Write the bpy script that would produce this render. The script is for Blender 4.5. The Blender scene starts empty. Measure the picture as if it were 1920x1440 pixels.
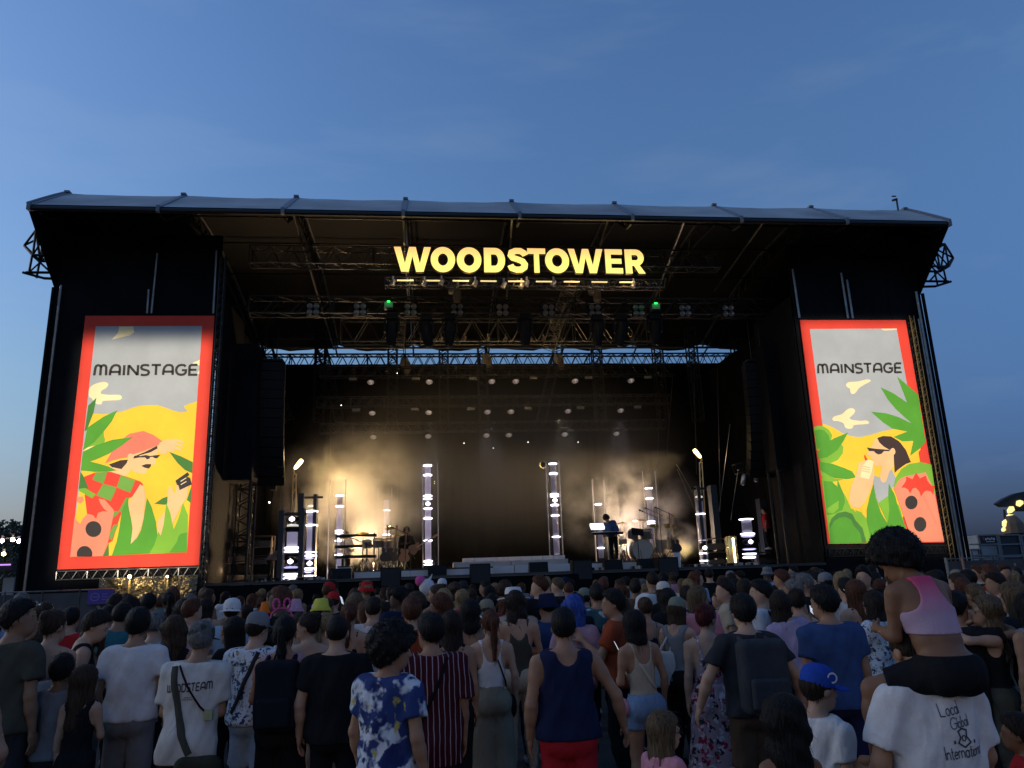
import bpy, bmesh, math, random
import numpy as np
from math import sin, cos, pi, radians, sqrt, atan2
from mathutils import Vector, Matrix
from mathutils.bvhtree import BVHTree

random.seed(7)
rng = np.random.default_rng(7)
SC = bpy.context.scene
COL = SC.collection

# ------------------------------------------------------------------ camera
CAM_Z = 1.93
FPX = 1410.0                       # focal length in pixels of a 1920 px wide picture
_a, _p, _r = radians(6.4), radians(14.1), radians(1.94)
FW = Vector((sin(_a) * cos(_p), cos(_a) * cos(_p), sin(_p)))
_r0 = Vector((cos(_a), -sin(_a), 0))
_u0 = _r0.cross(FW)
RT = cos(_r) * _r0 - sin(_r) * _u0
UP = sin(_r) * _r0 + cos(_r) * _u0
CAM = Vector((0, 0, CAM_Z))
_m = Matrix((RT, UP, -FW)).transposed().to_4x4()
_m.translation = CAM
cam_data = bpy.data.cameras.new('camera')
cam = bpy.data.objects.new('camera', cam_data)
COL.objects.link(cam)
cam.matrix_world = _m
cam_data.sensor_width = 36
cam_data.lens = 36 * FPX / 1920
cam_data.clip_start = 0.1
cam_data.clip_end = 6000
SC.camera = cam

# ------------------------------------------------------------------ sky, sun, exposure (dusk)
W = bpy.data.worlds.new('World')
SC.world = W
W.use_nodes = True
_nt = W.node_tree
_sky = _nt.nodes.new('ShaderNodeTexSky')
_sky.sky_type = 'NISHITA'
_sky.sun_disc = False
_sky.sun_elevation = radians(20)
_sky.sun_rotation = radians(-75)
_sky.ozone_density = 6
_sky.dust_density = 2
_sky.air_density = 2
_tint = _nt.nodes.new('ShaderNodeMix')
_tint.data_type = 'RGBA'
_tint.blend_type = 'MULTIPLY'
_tint.inputs[0].default_value = 1
_tint.inputs[7].default_value = (.84, .99, 1.36, 1)
_nt.links.new(_sky.outputs[0], _tint.inputs[6])
# thin high cirrus drawn out in streaks
_tc = _nt.nodes.new('ShaderNodeTexCoord')
_mp = _nt.nodes.new('ShaderNodeMapping')
_mp.inputs['Rotation'].default_value = (0.3, 0.5, 0.35)
_mp.inputs['Scale'].default_value = (1.3, 3.0, 7.5)
_nz = _nt.nodes.new('ShaderNodeTexNoise')
_nz.inputs['Scale'].default_value = 1.6
_nz.inputs['Detail'].default_value = 5
_nz.inputs['Roughness'].default_value = .52
_rp = _nt.nodes.new('ShaderNodeMapRange')
_rp.inputs[1].default_value = .52
_rp.inputs[2].default_value = .95
_rp.inputs[3].default_value = 0
_rp.inputs[4].default_value = .27
_nt.links.new(_tc.outputs['Generated'], _mp.inputs[0])
_nt.links.new(_mp.outputs[0], _nz.inputs['Vector'])
_nt.links.new(_nz.outputs[0], _rp.inputs[0])
_sx = _nt.nodes.new('ShaderNodeSeparateXYZ')
_nt.links.new(_tc.outputs['Generated'], _sx.inputs[0])
_ea = _nt.nodes.new('ShaderNodeMapRange'); _ea.interpolation_type = 'SMOOTHSTEP'
_ea.inputs[1].default_value = -.35; _ea.inputs[2].default_value = .85; _ea.inputs[3].default_value = 0; _ea.inputs[4].default_value = 1
_nt.links.new(_sx.outputs[0], _ea.inputs[0])
_lo = _nt.nodes.new('ShaderNodeMapRange'); _lo.interpolation_type = 'SMOOTHSTEP'
_lo.inputs[1].default_value = .55; _lo.inputs[2].default_value = .0; _lo.inputs[3].default_value = 0; _lo.inputs[4].default_value = 1
_nt.links.new(_sx.outputs[2], _lo.inputs[0])
_am = _nt.nodes.new('ShaderNodeMath'); _am.operation = 'MULTIPLY'
_nt.links.new(_ea.outputs[0], _am.inputs[0]); _nt.links.new(_lo.outputs[0], _am.inputs[1])
_dk = _nt.nodes.new('ShaderNodeMix'); _dk.data_type = 'RGBA'; _dk.blend_type = 'MULTIPLY'
_dk.inputs[7].default_value = (.26, .42, .82, 1)          # the side away from the sunset: the earth's blue shadow
_nt.links.new(_am.outputs[0], _dk.inputs[0]); _nt.links.new(_tint.outputs[2], _dk.inputs[6])
_cl = _nt.nodes.new('ShaderNodeMix')
_cl.data_type = 'RGBA'
_cl.inputs[7].default_value = (3.6, 4.5, 5.6, 1)
_nt.links.new(_rp.outputs[0], _cl.inputs[0])
_l2 = _nt.nodes.new('ShaderNodeMapRange'); _l2.interpolation_type = 'SMOOTHSTEP'
_l2.inputs[1].default_value = .24; _l2.inputs[2].default_value = -.02; _l2.inputs[3].default_value = 0; _l2.inputs[4].default_value = 1
_nt.links.new(_sx.outputs[2], _l2.inputs[0])
_hz = _nt.nodes.new('ShaderNodeMix'); _hz.data_type = 'RGBA'; _hz.blend_type = 'MULTIPLY'
_hz.inputs[7].default_value = (.80, .80, 1.18, 1)
_nt.links.new(_l2.outputs[0], _hz.inputs[0]); _nt.links.new(_dk.outputs[2], _hz.inputs[6])
_nt.links.new(_hz.outputs[2], _cl.inputs[6])
_bg = _nt.nodes['Background']
_bg.inputs[1].default_value = .108
_nt.links.new(_cl.outputs[2], _bg.inputs[0])

_sun = bpy.data.lights.new('sun', 'SUN')          # last light of a sun already down: very weak and soft
_sun.energy = .02
_sun.angle = radians(12)
_sun.color = (1, .85, .7)
_suno = bpy.data.objects.new('sun', _sun)
COL.objects.link(_suno)
_d = Vector((sin(radians(-75)) * cos(radians(20)), cos(radians(-75)) * cos(radians(20)), sin(radians(20))))
_suno.rotation_euler = _d.to_track_quat('Z', 'Y').to_euler()

VS = SC.view_settings
VS.view_transform = 'Standard'
VS.look = 'None'
VS.exposure = 0
VS.gamma = 1
VS.use_curve_mapping = False
CY = SC.cycles
CY.max_bounces = 6
CY.diffuse_bounces = 2
CY.glossy_bounces = 2
CY.transmission_bounces = 3
CY.volume_bounces = 0
CY.transparent_max_bounces = 8
CY.caustics_reflective = False
CY.caustics_refractive = False
CY.sample_clamp_indirect = 4
CY.use_denoising = True
CY.volume_step_rate = 2.0
CY.volume_max_steps = 64


LK = 2.46                          # one dial for all lamps and glowing parts


def P(px, py, Y):
    """the point at depth Y (metres from the camera towards the stage) seen at photo pixel px, py"""
    d = FW + RT * ((px - 960) / FPX) - UP * ((py - 720) / FPX)
    return CAM + d * (Y / d.y)


def lamp(name, kind, loc, power, color, target=None, size=.3, spot=None, blend=.3, scale=None):
    l = bpy.data.lights.new(name, kind)
    l.energy = power * LK
    l.color = color
    if kind == 'AREA':
        l.size = size
    else:
        l.shadow_soft_size = size
    if kind == 'SPOT':
        l.spot_size = spot
        l.spot_blend = blend
    o = bpy.data.objects.new(name, l)
    COL.objects.link(o)
    o.location = loc
    if target is not None:
        o.rotation_euler = (Vector(loc) - Vector(target)).to_track_quat('Z', 'Y').to_euler()
    if scale:
        o.scale = scale
    return o


def gobo(o, x0, x1, y0, y1, soft=.006, soft_top=None):
    """framing shutters of a profile projector: the beam passes only between these tangents of the lamp's own axes"""
    l = o.data
    l.use_nodes = True
    nt = l.node_tree
    em = nt.nodes['Emission']
    tc = nt.nodes.new('ShaderNodeTexCoord'); sp = nt.nodes.new('ShaderNodeSeparateXYZ')
    nt.links.new(tc.outputs['Normal'], sp.inputs[0])
    prev = None
    for ax, lo, hi, s0, s1 in ((0, x0, x1, soft, soft), (1, y0, y1, soft, soft_top or soft)):
        dv = nt.nodes.new('ShaderNodeMath'); dv.operation = 'DIVIDE'
        ab = nt.nodes.new('ShaderNodeMath'); ab.operation = 'ABSOLUTE'
        nt.links.new(sp.outputs[2], ab.inputs[0])
        nt.links.new(sp.outputs[ax], dv.inputs[0]); nt.links.new(ab.outputs[0], dv.inputs[1])
        for a_, b_ in ((lo - s0, lo + s0), (hi + s1, hi - s1)):
            m = nt.nodes.new('ShaderNodeMapRange'); m.interpolation_type = 'SMOOTHSTEP'
            m.inputs[1].default_value = a_; m.inputs[2].default_value = b_; m.inputs[3].default_value = 0; m.inputs[4].default_value = 1
            nt.links.new(dv.outputs[0], m.inputs[0])
            if prev is None: prev = m.outputs[0]
            else:
                mu = nt.nodes.new('ShaderNodeMath'); mu.operation = 'MULTIPLY'
                nt.links.new(prev, mu.inputs[0]); nt.links.new(m.outputs[0], mu.inputs[1]); prev = mu.outputs[0]
    nt.links.new(prev, em.inputs['Strength'])
    return o


def aim_tangents(o, pts):
    """tangents of world points in the lamp's own axes"""
    q = o.rotation_euler.to_matrix().transposed()
    out = []
    for p in pts:
        v = q @ (Vector(p) - o.location)
        out.append((v.x / abs(v.z), v.y / abs(v.z)))
    return min(t[0] for t in out), max(t[0] for t in out), min(t[1] for t in out), max(t[1] for t in out)


# ------------------------------------------------------------------ mesh helpers
class MB:
    def __init__(s):
        s.v = []; s.f = []; s.m = []; s.cur = 0

    def add(s, vs, fs):
        k = len(s.v)
        s.v += [tuple(x) for x in vs]
        for f in fs:
            s.f.append([k + i for i in f]); s.m.append(s.cur)
        return s

    def box(s, c, size, rot=None):
        hx, hy, hz = size[0] / 2, size[1] / 2, size[2] / 2
        vs = [Vector((x, y, z)) for x in (-hx, hx) for y in (-hy, hy) for z in (-hz, hz)]
        if rot is not None:
            vs = [rot @ v for v in vs]
        c = Vector(c)
        return s.add([v + c for v in vs], [(0, 1, 3, 2), (4, 6, 7, 5), (0, 4, 5, 1), (2, 3, 7, 6), (0, 2, 6, 4), (1, 5, 7, 3)])

    def box2(s, lo, hi):
        return s.box([(a + b) / 2 for a, b in zip(lo, hi)], [b - a for a, b in zip(lo, hi)])

    def tube(s, a, b, r, n=4, r2=None, caps=True):
        a, b = Vector(a), Vector(b)
        d = (b - a)
        if d.length < 1e-6:
            return s
        d.normalize()
        u = d.orthogonal().normalized(); w = d.cross(u)
        r2 = r if r2 is None else r2
        vs = []
        for i in range(n):
            t = 2 * pi * (i + .5) / n
            o = u * cos(t) + w * sin(t)
            vs += [a + o * r, b + o * r2]
        fs = [(2 * i, 2 * ((i + 1) % n), 2 * ((i + 1) % n) + 1, 2 * i + 1) for i in range(n)]
        if caps:
            fs += [tuple(2 * i for i in reversed(range(n))), tuple(2 * i + 1 for i in range(n))]
        return s.add(vs, fs)

    def path(s, pts, r, n=5):
        for a, b in zip(pts[:-1], pts[1:]):
            s.tube(a, b, r, n)
        return s

    def lathe(s, prof, c=(0, 0, 0), n=16, rot=None, cap=True):
        c = Vector(c)
        vs = []
        for (r, z) in prof:
            for i in range(n):
                t = 2 * pi * i / n
                v = Vector((r * cos(t), r * sin(t), z))
                vs.append((rot @ v if rot is not None else v) + c)
        fs = []
        m = len(prof)
        for j in range(m - 1):
            for i in range(n):
                k = (i + 1) % n
                fs.append((j * n + i, j * n + k, (j + 1) * n + k, (j + 1) * n + i))
        if cap:
            fs.append(tuple(reversed(range(n)))); fs.append(tuple((m - 1) * n + i for i in range(n)))
        return s.add(vs, fs)

    def poly(s, pts):
        return s.add(pts, [tuple(range(len(pts)))])

    def slab(s, pts, off):
        """closed prism: polygon pts (3-D, planar) pushed by vector off"""
        n = len(pts); off = Vector(off)
        a = [Vector(p) for p in pts]
        return s.add(a + [p + off for p in a], [tuple(range(n)), tuple(reversed(range(n, 2 * n)))] + [(i, n + i, n + (i + 1) % n, (i + 1) % n) for i in range(n)])

    def mesh(s, name):
        me = bpy.data.meshes.new(name)
        me.from_pydata(s.v, [], s.f)
        if any(s.m):
            me.polygons.foreach_set('material_index', s.m)
        me.update()
        return me


def obj(name, mb, mat, parent=None, smooth=False, keep=False):
    """one mesh object; world-space coordinates unless keep (already local to its parent)"""
    me = mb if isinstance(mb, bpy.types.Mesh) else mb.mesh(name)
    for m in (mat if isinstance(mat, (list, tuple)) else [mat]):
        if m is not None:
            me.materials.append(m)
    if smooth:
        me.polygons.foreach_set('use_smooth', [True] * len(me.polygons))
    o = bpy.data.objects.new(name, me)
    COL.objects.link(o)
    if parent is not None:
        o.parent = parent
        if not keep:
            q = parent; off = Vector((0, 0, 0))
            while q is not None:
                off += q.location; q = q.parent
            o.location = -off
    return o


def tag(o, label, cat, group=None, kind=None):
    if label: o['label'] = label
    if cat: o['category'] = cat
    if group: o['group'] = group
    if kind: o['kind'] = kind
    return o


def thing(name, label, cat, loc=(0, 0, 0), group=None, rz=0):
    o = bpy.data.objects.new(name, None)
    o.empty_display_size = .2
    COL.objects.link(o)
    o.location = loc
    o.rotation_euler = (0, 0, rz)
    return tag(o, label, cat, group)


def stuff(o):
    o['kind'] = 'stuff'
    return o


def dup(root, loc, label=None, rz=None, scale=None):
    r = root.copy(); COL.objects.link(r); r.location = loc
    if rz is not None: r.rotation_euler = (root.rotation_euler[0], root.rotation_euler[1], rz)
    if scale is not None: r.scale = (scale,) * 3
    if label: r['label'] = label
    for ch in root.children:
        c = ch.copy(); COL.objects.link(c); c.parent = r
        for g in ch.children:
            d = g.copy(); COL.objects.link(d); d.parent = c
    return r


# ------------------------------------------------------------------ materials
_mats = {}


def mat(name, color, rough=.6, metal=0., noise=None, bump=None, emit=None, estr=1., spec=.5, color2=None, coord='Object', sheen=0, alpha=None):
    if name in _mats:
        return _mats[name]
    m = bpy.data.materials.new(name)
    m.use_nodes = True
    nt = m.node_tree
    b = nt.nodes['Principled BSDF']
    c4 = (*color, 1)
    b.inputs['Base Color'].default_value = c4
    b.inputs['Roughness'].default_value = rough
    b.inputs['Metallic'].default_value = metal
    b.inputs['Specular IOR Level'].default_value = spec
    if sheen:
        b.inputs['Sheen Weight'].default_value = sheen
    if noise or bump:
        tc = nt.nodes.new('ShaderNodeTexCoord')
    if noise:
        sc, amt = noise[0], noise[1]
        n = nt.nodes.new('ShaderNodeTexNoise')
        n.inputs['Scale'].default_value = sc
        n.inputs['Detail'].default_value = 4
        nt.links.new(tc.outputs[coord], n.inputs['Vector'])
        mr = nt.nodes.new('ShaderNodeMapRange')
        mr.inputs[1].default_value = .32; mr.inputs[2].default_value = .68
        nt.links.new(n.outputs[0], mr.inputs[0])
        mx = nt.nodes.new('ShaderNodeMix'); mx.data_type = 'RGBA'
        c2 = color2 or tuple(min(1, x * (1 + amt)) for x in color)
        mx.inputs[6].default_value = (*[x * (1 - amt) for x in color], 1) if not color2 else c4
        mx.inputs[7].default_value = (*c2, 1)
        nt.links.new(mr.outputs[0], mx.inputs[0])
        nt.links.new(mx.outputs[2], b.inputs['Base Color'])
    if bump:
        n2 = nt.nodes.new('ShaderNodeTexNoise')
        n2.inputs['Scale'].default_value = bump[0]
        n2.inputs['Detail'].default_value = 3
        nt.links.new(tc.outputs[coord], n2.inputs['Vector'])
        bp = nt.nodes.new('ShaderNodeBump')
        bp.inputs['Strength'].default_value = bump[1]
        bp.inputs['Distance'].default_value = bump[2] if len(bump) > 2 else .02
        nt.links.new(n2.outputs[0], bp.inputs['Height'])
        nt.links.new(bp.outputs[0], b.inputs['Normal'])
    if emit:
        b.inputs['Emission Color'].default_value = (*emit, 1)
        b.inputs['Emission Strength'].default_value = estr * LK
    if alpha is not None:
        b.inputs['Alpha'].default_value = alpha
    _mats[name] = m
    return m


STEEL = mat('dark_steel', (.035, .034, .034), .45, .6, noise=(9, .3))
ALU = mat('aluminium_truss', (.24, .23, .22), .38, .85, noise=(6, .2))
BLACKM = mat('black_truss', (.010, .010, .011), .5, .2)
BLACKP = mat('black_plastic', (.007, .007, .008), .6, spec=.2)
DRAPE = mat('black_drape', (.0050, .0048, .0052), .9, noise=(1.2, .35), bump=(14, .35, .01), spec=.08)
SCRIM = mat('black_scrim', (.0075, .0078, .0098), .85, noise=(.7, .35), bump=(6, .5, .03), spec=.10)
LINING = mat('roof_lining', (.0065, .006, .006), .8, noise=(.6, .3))
CANVAS = mat('roof_canvas', (.37, .37, .37), .75, noise=(.5, .22), bump=(1.6, .5, .06), spec=.15)
DECKM = mat('stage_deck_ply', (.03, .029, .028), .5, noise=(2, .4))
WHITEP = mat('white_riser', (.62, .58, .56), .5, noise=(3, .08))
CHROME = mat('chrome', (.6, .58, .55), .18, 1.)
BRASS = mat('cymbal_brass', (.55, .38, .12), .28, 1.)
# ================================================================== GROUND AND SURROUNDINGS
ground_m = mat('trodden_ground', (.055, .048, .040), .9, noise=(.35, .5), bump=(3, .6, .05))
_g = MB()
_xs = [-3000, -400, -80, -30, -12, 0, 12, 30, 80, 400, 3000]
_ys = [-3000, -400, -60, -20, 0, 8, 16, 24, 40, 90, 400, 3000]
_g.add([(x, y, 0) for y in _ys for x in _xs], [(j * len(_xs) + i, j * len(_xs) + i + 1, (j + 1) * len(_xs) + i + 1, (j + 1) * len(_xs) + i) for j in range(len(_ys) - 1) for i in range(len(_xs) - 1)])
tag(obj('ground', _g, ground_m), None, None, None, 'structure')

# ------------------------------------------------------------------ truss
def truss(name, label, a, b, w=.4, h=.4, m=STEEL, group=None, bay=None, cat='truss', r=.028, zig=True, parent=None, upv=(0, 0, 1)):
    a, b = Vector(a), Vector(b)
    d = (b - a); L = d.length; d.normalize()
    upv = Vector(upv)
    s = d.cross(upv).normalized(); u = s.cross(d).normalized()
    t = thing(name, label, cat, a, group) if parent is None else parent
    offs = [(s * (w / 2) + u * (h / 2)), (s * (-w / 2) + u * (h / 2)), (s * (-w / 2) - u * (h / 2)), (s * (w / 2) - u * (h / 2))]
    for o in offs:
        obj('chord', MB().tube(a + o, b + o, r, 5), m, t)
    k = max(2, round(L / (bay or h * 1.15)))
    br = MB()
    for i in range(k):
        p, q = a + d * (L * i / k), a + d * (L * (i + 1) / k)
        mid = (p + q) / 2
        for (o1, o2) in ((0, 3), (1, 2), (0, 1), (3, 2)):
            br.tube(p + offs[o1], mid + offs[o2], r * .55, 3, caps=False)
            br.tube(mid + offs[o2], q + offs[o1], r * .55, 3, caps=False)
    for i in range(0, k + 1, 3):
        p = a + d * (L * i / k)
        for (o1, o2) in ((0, 1), (1, 2), (2, 3), (3, 0)):
            br.tube(p + offs[o1], p + offs[o2], r * .7, 3, caps=False)
    stuff(obj('bracing', br, m, t))
    return t


# ================================================================== THE STAGE
XL, XR = -12.0, 17.9               # outer faces of the two towers
YF, YB = 24.1, 36.0                # front and back of the stage building
ZD = 1.93                          # deck
PROFILE = [(22.0, 13.17), (22.7, 13.68), (23.4, 14.18), (24.1, 14.66), (26, 14.85), (28.5, 14.8), (31, 14.45), (33.5, 13.9), (36.2, 13.12)]


def zroof(y):
    for (y0, z0), (y1, z1) in zip(PROFILE[:-1], PROFILE[1:]):
        if y0 <= y <= y1:
            return z0 + (z1 - z0) * (y - y0) / (y1 - y0)
    return PROFILE[-1][1]


stage = thing('stage_roof', 'grey canvas stage roof on black towers, lining dark underneath', 'stage roof', (3, 24, 0))
NB = 8
RX = [-11.95 + (17.75 + 11.95) * i / NB for i in range(NB + 1)]
for i in range(NB):
    x0, x1 = RX[i] + .09, RX[i + 1] - .09
    nu = 8
    mb = MB()
    top = []
    for j, (y, z) in enumerate(PROFILE):
        for k in range(nu + 1):
            u = k / nu
            sag = -.035 * sin(pi * u) * (j > 0)
            if j == len(PROFILE) - 1: sag = -.30 * sin(pi * u) + .1 * random.random()
            top.append((x0 + (x1 - x0) * u, y, z + sag + .012 * random.uniform(-1, 1) * (0 < j)))
    n = nu + 1
    fs = [(j * n + k, j * n + k + 1, (j + 1) * n + k + 1, (j + 1) * n + k) for j in range(len(PROFILE) - 1) for k in range(nu)]
    mb.add(top, fs)
    mb.cur = 1
    mb.add([(x, y + (.03 if j < n else 0), z - .07) for j, (x, y, z) in enumerate(top)], [tuple(reversed(f)) for f in fs])
    obj('roof_panel', mb, [CANVAS, LINING], stage, smooth=True)
seam_m = mat('seam_flap_pvc', (.17, .18, .20), .5)
for i in range(NB + 1):
    mb = MB()
    for (y0, z0), (y1, z1) in zip(PROFILE[:-1], PROFILE[1:]):
        x = RX[i]
        wv = .085
        mb.slab([(x - wv, y0, z0 + .035), (x + wv, y0, z0 + .035), (x + wv + .02, y1, z1 + .035), (x - wv, y1, z1 + .035)], (0, -.02, -.06))
    mb.box((RX[i], 24.1, 14.70), (.16, .2, .07)).box((RX[i], 21.97, 13.08), (.10, .12, .22))
    obj('seam_flap', mb, seam_m, stage)
obj('front_beam', MB().tube((RX[0] - .05, 22.03, 13.06), (RX[-1] + .05, 22.03, 13.06), .085, 8), BLACKM, stage)
for s, x in ((-1, RX[0] - .03), (1, RX[-1] + .03)):
    pts = [(x, 22.0, 13.12), (x, 24.1, 14.6), (x, 26, 14.8), (x, 28.5, 14.75), (x, 31, 14.4), (x, 33.5, 13.85), (x, 36.2, 13.17), (x, 36.2, 0.02), (x, YF + .1, .02), (x, YF + .1, 11.25)]
    obj('side_cover', MB().slab(pts, (.05 * s, 0, 0)), SCRIM, stage)
    obj('gable_edge', MB().path([(x + .04 * s, y, z + .04) for y, z in PROFILE], .05, 5), seam_m, stage)
# the small wind gauge on the ridge
wg = thing('wind_gauge', 'thin wind gauge standing on the roof ridge', 'wind gauge', P(1682, 393, 24.0))
_b = P(1684, 394, 24.0); _t = P(1681, 374, 24.0); _h = P(1677, 376, 24.0)
obj('mast', MB().tube(_b - Vector((0, 0, .1)), _t, .035, 5), BLACKM, wg)
obj('vane', MB().tube(_h - Vector((.08, 0, 0)), _t + Vector((.02, 0, .02)), .045, 5).box(P(1676, 368, 24.0), (.16, .05, .03)), BLACKM, wg)

# rafters and purlins under the roof
RAFT = ['outermost roof rafter over the moustached man banner side', 'roof rafter just inside the moustached man tower', 'roof rafter over the percussion side wing', 'roof rafter above the first letters of the name', 'roof rafter above the letter D of the name', 'roof rafter above the letter E of the name', 'roof rafter over the drum side wing', 'roof rafter just inside the drinking woman tower', 'outermost roof rafter over the drinking woman banner side']
NTH = ['frontmost', 'second', 'third', 'fourth', 'fifth', 'rearmost']
for i in range(NB + 1):
    x = RX[i] + (.25 if i == 0 else -.25 if i == NB else 0)
    mb = MB()
    prs = [(y, z - .17) for y, z in PROFILE]
    r = thing('roof_rafter', RAFT[i], 'rafter', (x, 22, 13), 'rafters under the stage roof')
    obj('upper_pipe', mb.path([(x, y, z) for y, z in prs], .045, 5), STEEL, r)
    low = [(y, z - .62 - .12 * sin(pi * (y - 22) / 14.2)) for y, z in PROFILE]
    low[0] = (22.15, 12.95)
    obj('lower_pipe', MB().path([(x, y, z) for y, z in low], .045, 5), STEEL, r)
    br = MB()
    for k in range(16):
        y0 = 22.6 + k * .82; y1 = y0 + .41
        br.tube((x, y0, zroof(y0) - .17), (x, y1, zroof(y1) - .62 - .1), .022, 3, caps=False)
        br.tube((x, y1, zroof(y1) - .72), (x, y0 + .82, zroof(y0 + .82) - .17), .022, 3, caps=False)
    stuff(obj('bracing', br, STEEL, r))
for _k, y in enumerate((23.0, 25.2, 27.5, 30, 32.6, 35.2)):
    z = zroof(y) - .3
    tag(obj('roof_purlin', MB().tube((RX[0] + .1, y, z), (RX[-1] - .1, y, z), .04, 5), STEEL), NTH[_k] + ' steel purlin crossing under the stage roof', 'purlin', 'purlins under the stage roof')

# wind braces: the pipes that slope from the front edge inwards
for _k, (p0, p1, Y0, Y1) in enumerate((((548, 393), (626, 655), 22.4, 34), ((755, 398), (765, 560), 22.4, 29), ((1283, 415), (1222, 575), 22.4, 29.5), ((1432, 415), (1340, 545), 22.4, 29), ((1140, 412), (1125, 460), 22.4, 26), ((1060, 570), (1040, 620), 27, 32), ((960, 410), (950, 560), 22.5, 29))):
    tag(obj('wind_brace', MB().tube(P(*p0, Y0), P(*p1, Y1), .04, 5), ALU), 'slanting roof brace pipe ' + ['running from the front edge to the sky strip on the left', 'behind the left end of the name', 'above the right green laser', 'over the drum side wing', 'above the letter W near the name end', 'beside the slanting ladder truss', 'above the middle of the name'][_k], 'brace pipe', 'brace pipes under the stage roof')

# ------------------------------------------------------------------ tower covers: hung black scrim in strips
def cloth_panel(x0, x1, z0, z1, y, nx=9, nz=14, amp=.08, ph=0):
    mb = MB(); vs = []
    for j in range(nz + 1):
        for i in range(nx + 1):
            u, v = i / nx, j / nz
            w = sin(u * pi * 5 + ph + .6 * sin(v * 3 + ph)) * amp * (.35 + .65 * (1 - v)) + .5 * amp * sin(u * 17 + v * 2.2 + ph * 3)
            vs.append((x0 + (x1 - x0) * u, y - abs(w) * .6 - .01, z0 + (z1 - z0) * v))
    n = nx + 1
    return mb.add(vs, [(j * n + i, j * n + i + 1, (j + 1) * n + i + 1, (j + 1) * n + i) for j in range(nz) for i in range(nx)])


for s, xa, xb, lab in ((-1, XL + .05, -6.85, 'black scrim covered tower behind the banner with the moustached man'), (1, 12.85, XR - .15, 'black scrim covered tower behind the banner with the drinking woman')):
    t = thing('stage_tower', lab, 'tower', ((xa + xb) / 2, YF + 1, 0), 'stage towers')
    n = 4
    for i in range(n):
        u0 = xa + (xb - xa) * i / n; u1 = xa + (xb - xa) * (i + 1) / n
        zt = 13.2 if not (s > 0 and i >= 2) else 12.6
        obj('cover_panel', cloth_panel(u0 - (.03 if i else 0), u1 + (.03 if i < n - 1 else 0), .02, zt, YF - .025 * (i % 2), ph=i * 1.7 + s), SCRIM, t, smooth=True)
    inner = xb if s < 0 else xa
    sg = MB().slab([(inner, YF + .06, .02), (inner, YF + 3.2, .02), (inner, YF + 3.2, 11.2), (inner, YF + .06, 11.2)], (.04 * -s, 0, 0))
    obj('side_cover', sg, SCRIM, t)
    obj('top_rail', MB().box(((xa + xb) / 2, YF + .12, 11.75 if s < 0 else 11.9), (abs(xb - xa) - .1, .06, .05)), STEEL, t)
    po = MB().tube((xa + .2 if s < 0 else xb - .2, YF - .12, .0), (xa + .2 if s < 0 else xb - .2, YF - .12, 11.35), .045, 6)
    obj('corner_pole', po, ALU, t)
    hem = MB().tube((XL + .0 if s < 0 else XR - .06, YF - .06, .02), (XL if s < 0 else XR - .06, YF - .06, 11.3), .06, 5)
    obj('edge_hem', hem, SCRIM, t)

# outrigger truss ends that stick out at both sides
def outrigger(label, sgn, px0, px1, pxa, Y):
    """a triangular truss nose: (px0) root at the tower, (px1) its tip"""
    t = thing('outrigger_truss', label, 'truss', P(*px0, Y), 'outrigger trusses at the tower sides')
    r0 = P(*px0, Y); tip = P(*px1, Y); top = P(*pxa, Y)
    mb = MB()
    dz = Vector((0, 0, .52)); dy = Vector((0, .5, 0)); out = Vector((sgn, 0, 0))
    root = r0
    A = [root + dz * .9, root - dz * .9, root + dz * .9 + dy, root - dz * .9 + dy]
    e = root + out * (abs(tip.x - root.x) - .45)
    B = [e + dz * .9, e - dz * .9, e + dz * .9 + dy, e - dz * .9 + dy]
    tip = root + out * abs(tip.x - root.x) + dy * .5
    for a, b in zip(A, B):
        obj('chord', MB().tube(a, b, .05, 5), BLACKM, t)
    br = MB()
    for a, b in ((0, 1), (2, 3), (0, 3)):
        br.tube(A[a], B[b], .035, 4).tube(B[a], B[b], .045, 4)
    for b in B: br.tube(b, tip, .045, 4)
    br.tube(B[0], B[2], .04, 4).tube(B[1], B[3], .04, 4)
    br.tube(A[0] + out * .3, root + dz * 2.4 - out * .1, .04, 4)
    obj('nose_bracing', br, BLACKM, t)
    # the frame hanging below it
    f = MB()
    q0 = root - dz * .9 + out * .42; q1 = root - dz * 2.1 + out * .45
    f.tube(q0, q1, .045, 4).tube(q0 + dy, q1 + dy, .045, 4).tube(q1 + out * .1, q1 - out * .9, .05, 4).tube(q1 + out * .2 - dz * .0, q1 - out * .5 - dz * .4, .045, 4)
    f.tube(q0 - out * .5, q1, .035, 4).tube(q0, q1 - out * .7, .035, 4).tube(q1 - out * .5 - dz * .4, q1 - out * 1.2 - dz * .45, .05, 4)
    obj('drop_frame', f, BLACKM, t)
    return t


outrigger('black truss nose sticking out of the tower with the moustached man banner', -1, (88, 455), (38, 456), (75, 400), 25.2)
outrigger('black truss nose sticking out of the tower with the drinking woman banner', 1, (1745, 478), (1796, 481), (1760, 430), 25.2)

# pipes above the banners
for (a, b, lab) in (((295, 475), (284, 588), 'bright hanging pipe at the middle of the moustached man banner top'), ((279, 543), (276, 588), 'short hanging pipe beside the longer pipe above the moustached man banner'), ((406, 470), (400, 588), 'hanging pipe at the stage side corner of the moustached man banner'),
                    ((1486, 505), (1499, 596), 'hanging pipe at the stage side corner of the drinking woman banner'), ((1577, 512), (1590, 597), 'bright hanging pipe at the middle of the drinking woman banner top'), ((1588, 525), (1599, 597), 'short hanging pipe beside the longer pipe above the drinking woman banner')):
    tag(obj('hanging_pipe', MB().tube(P(*a, 23.95), P(*b, 23.95), .04, 6), ALU), lab, 'pipe', 'pipes above the banners')

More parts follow.
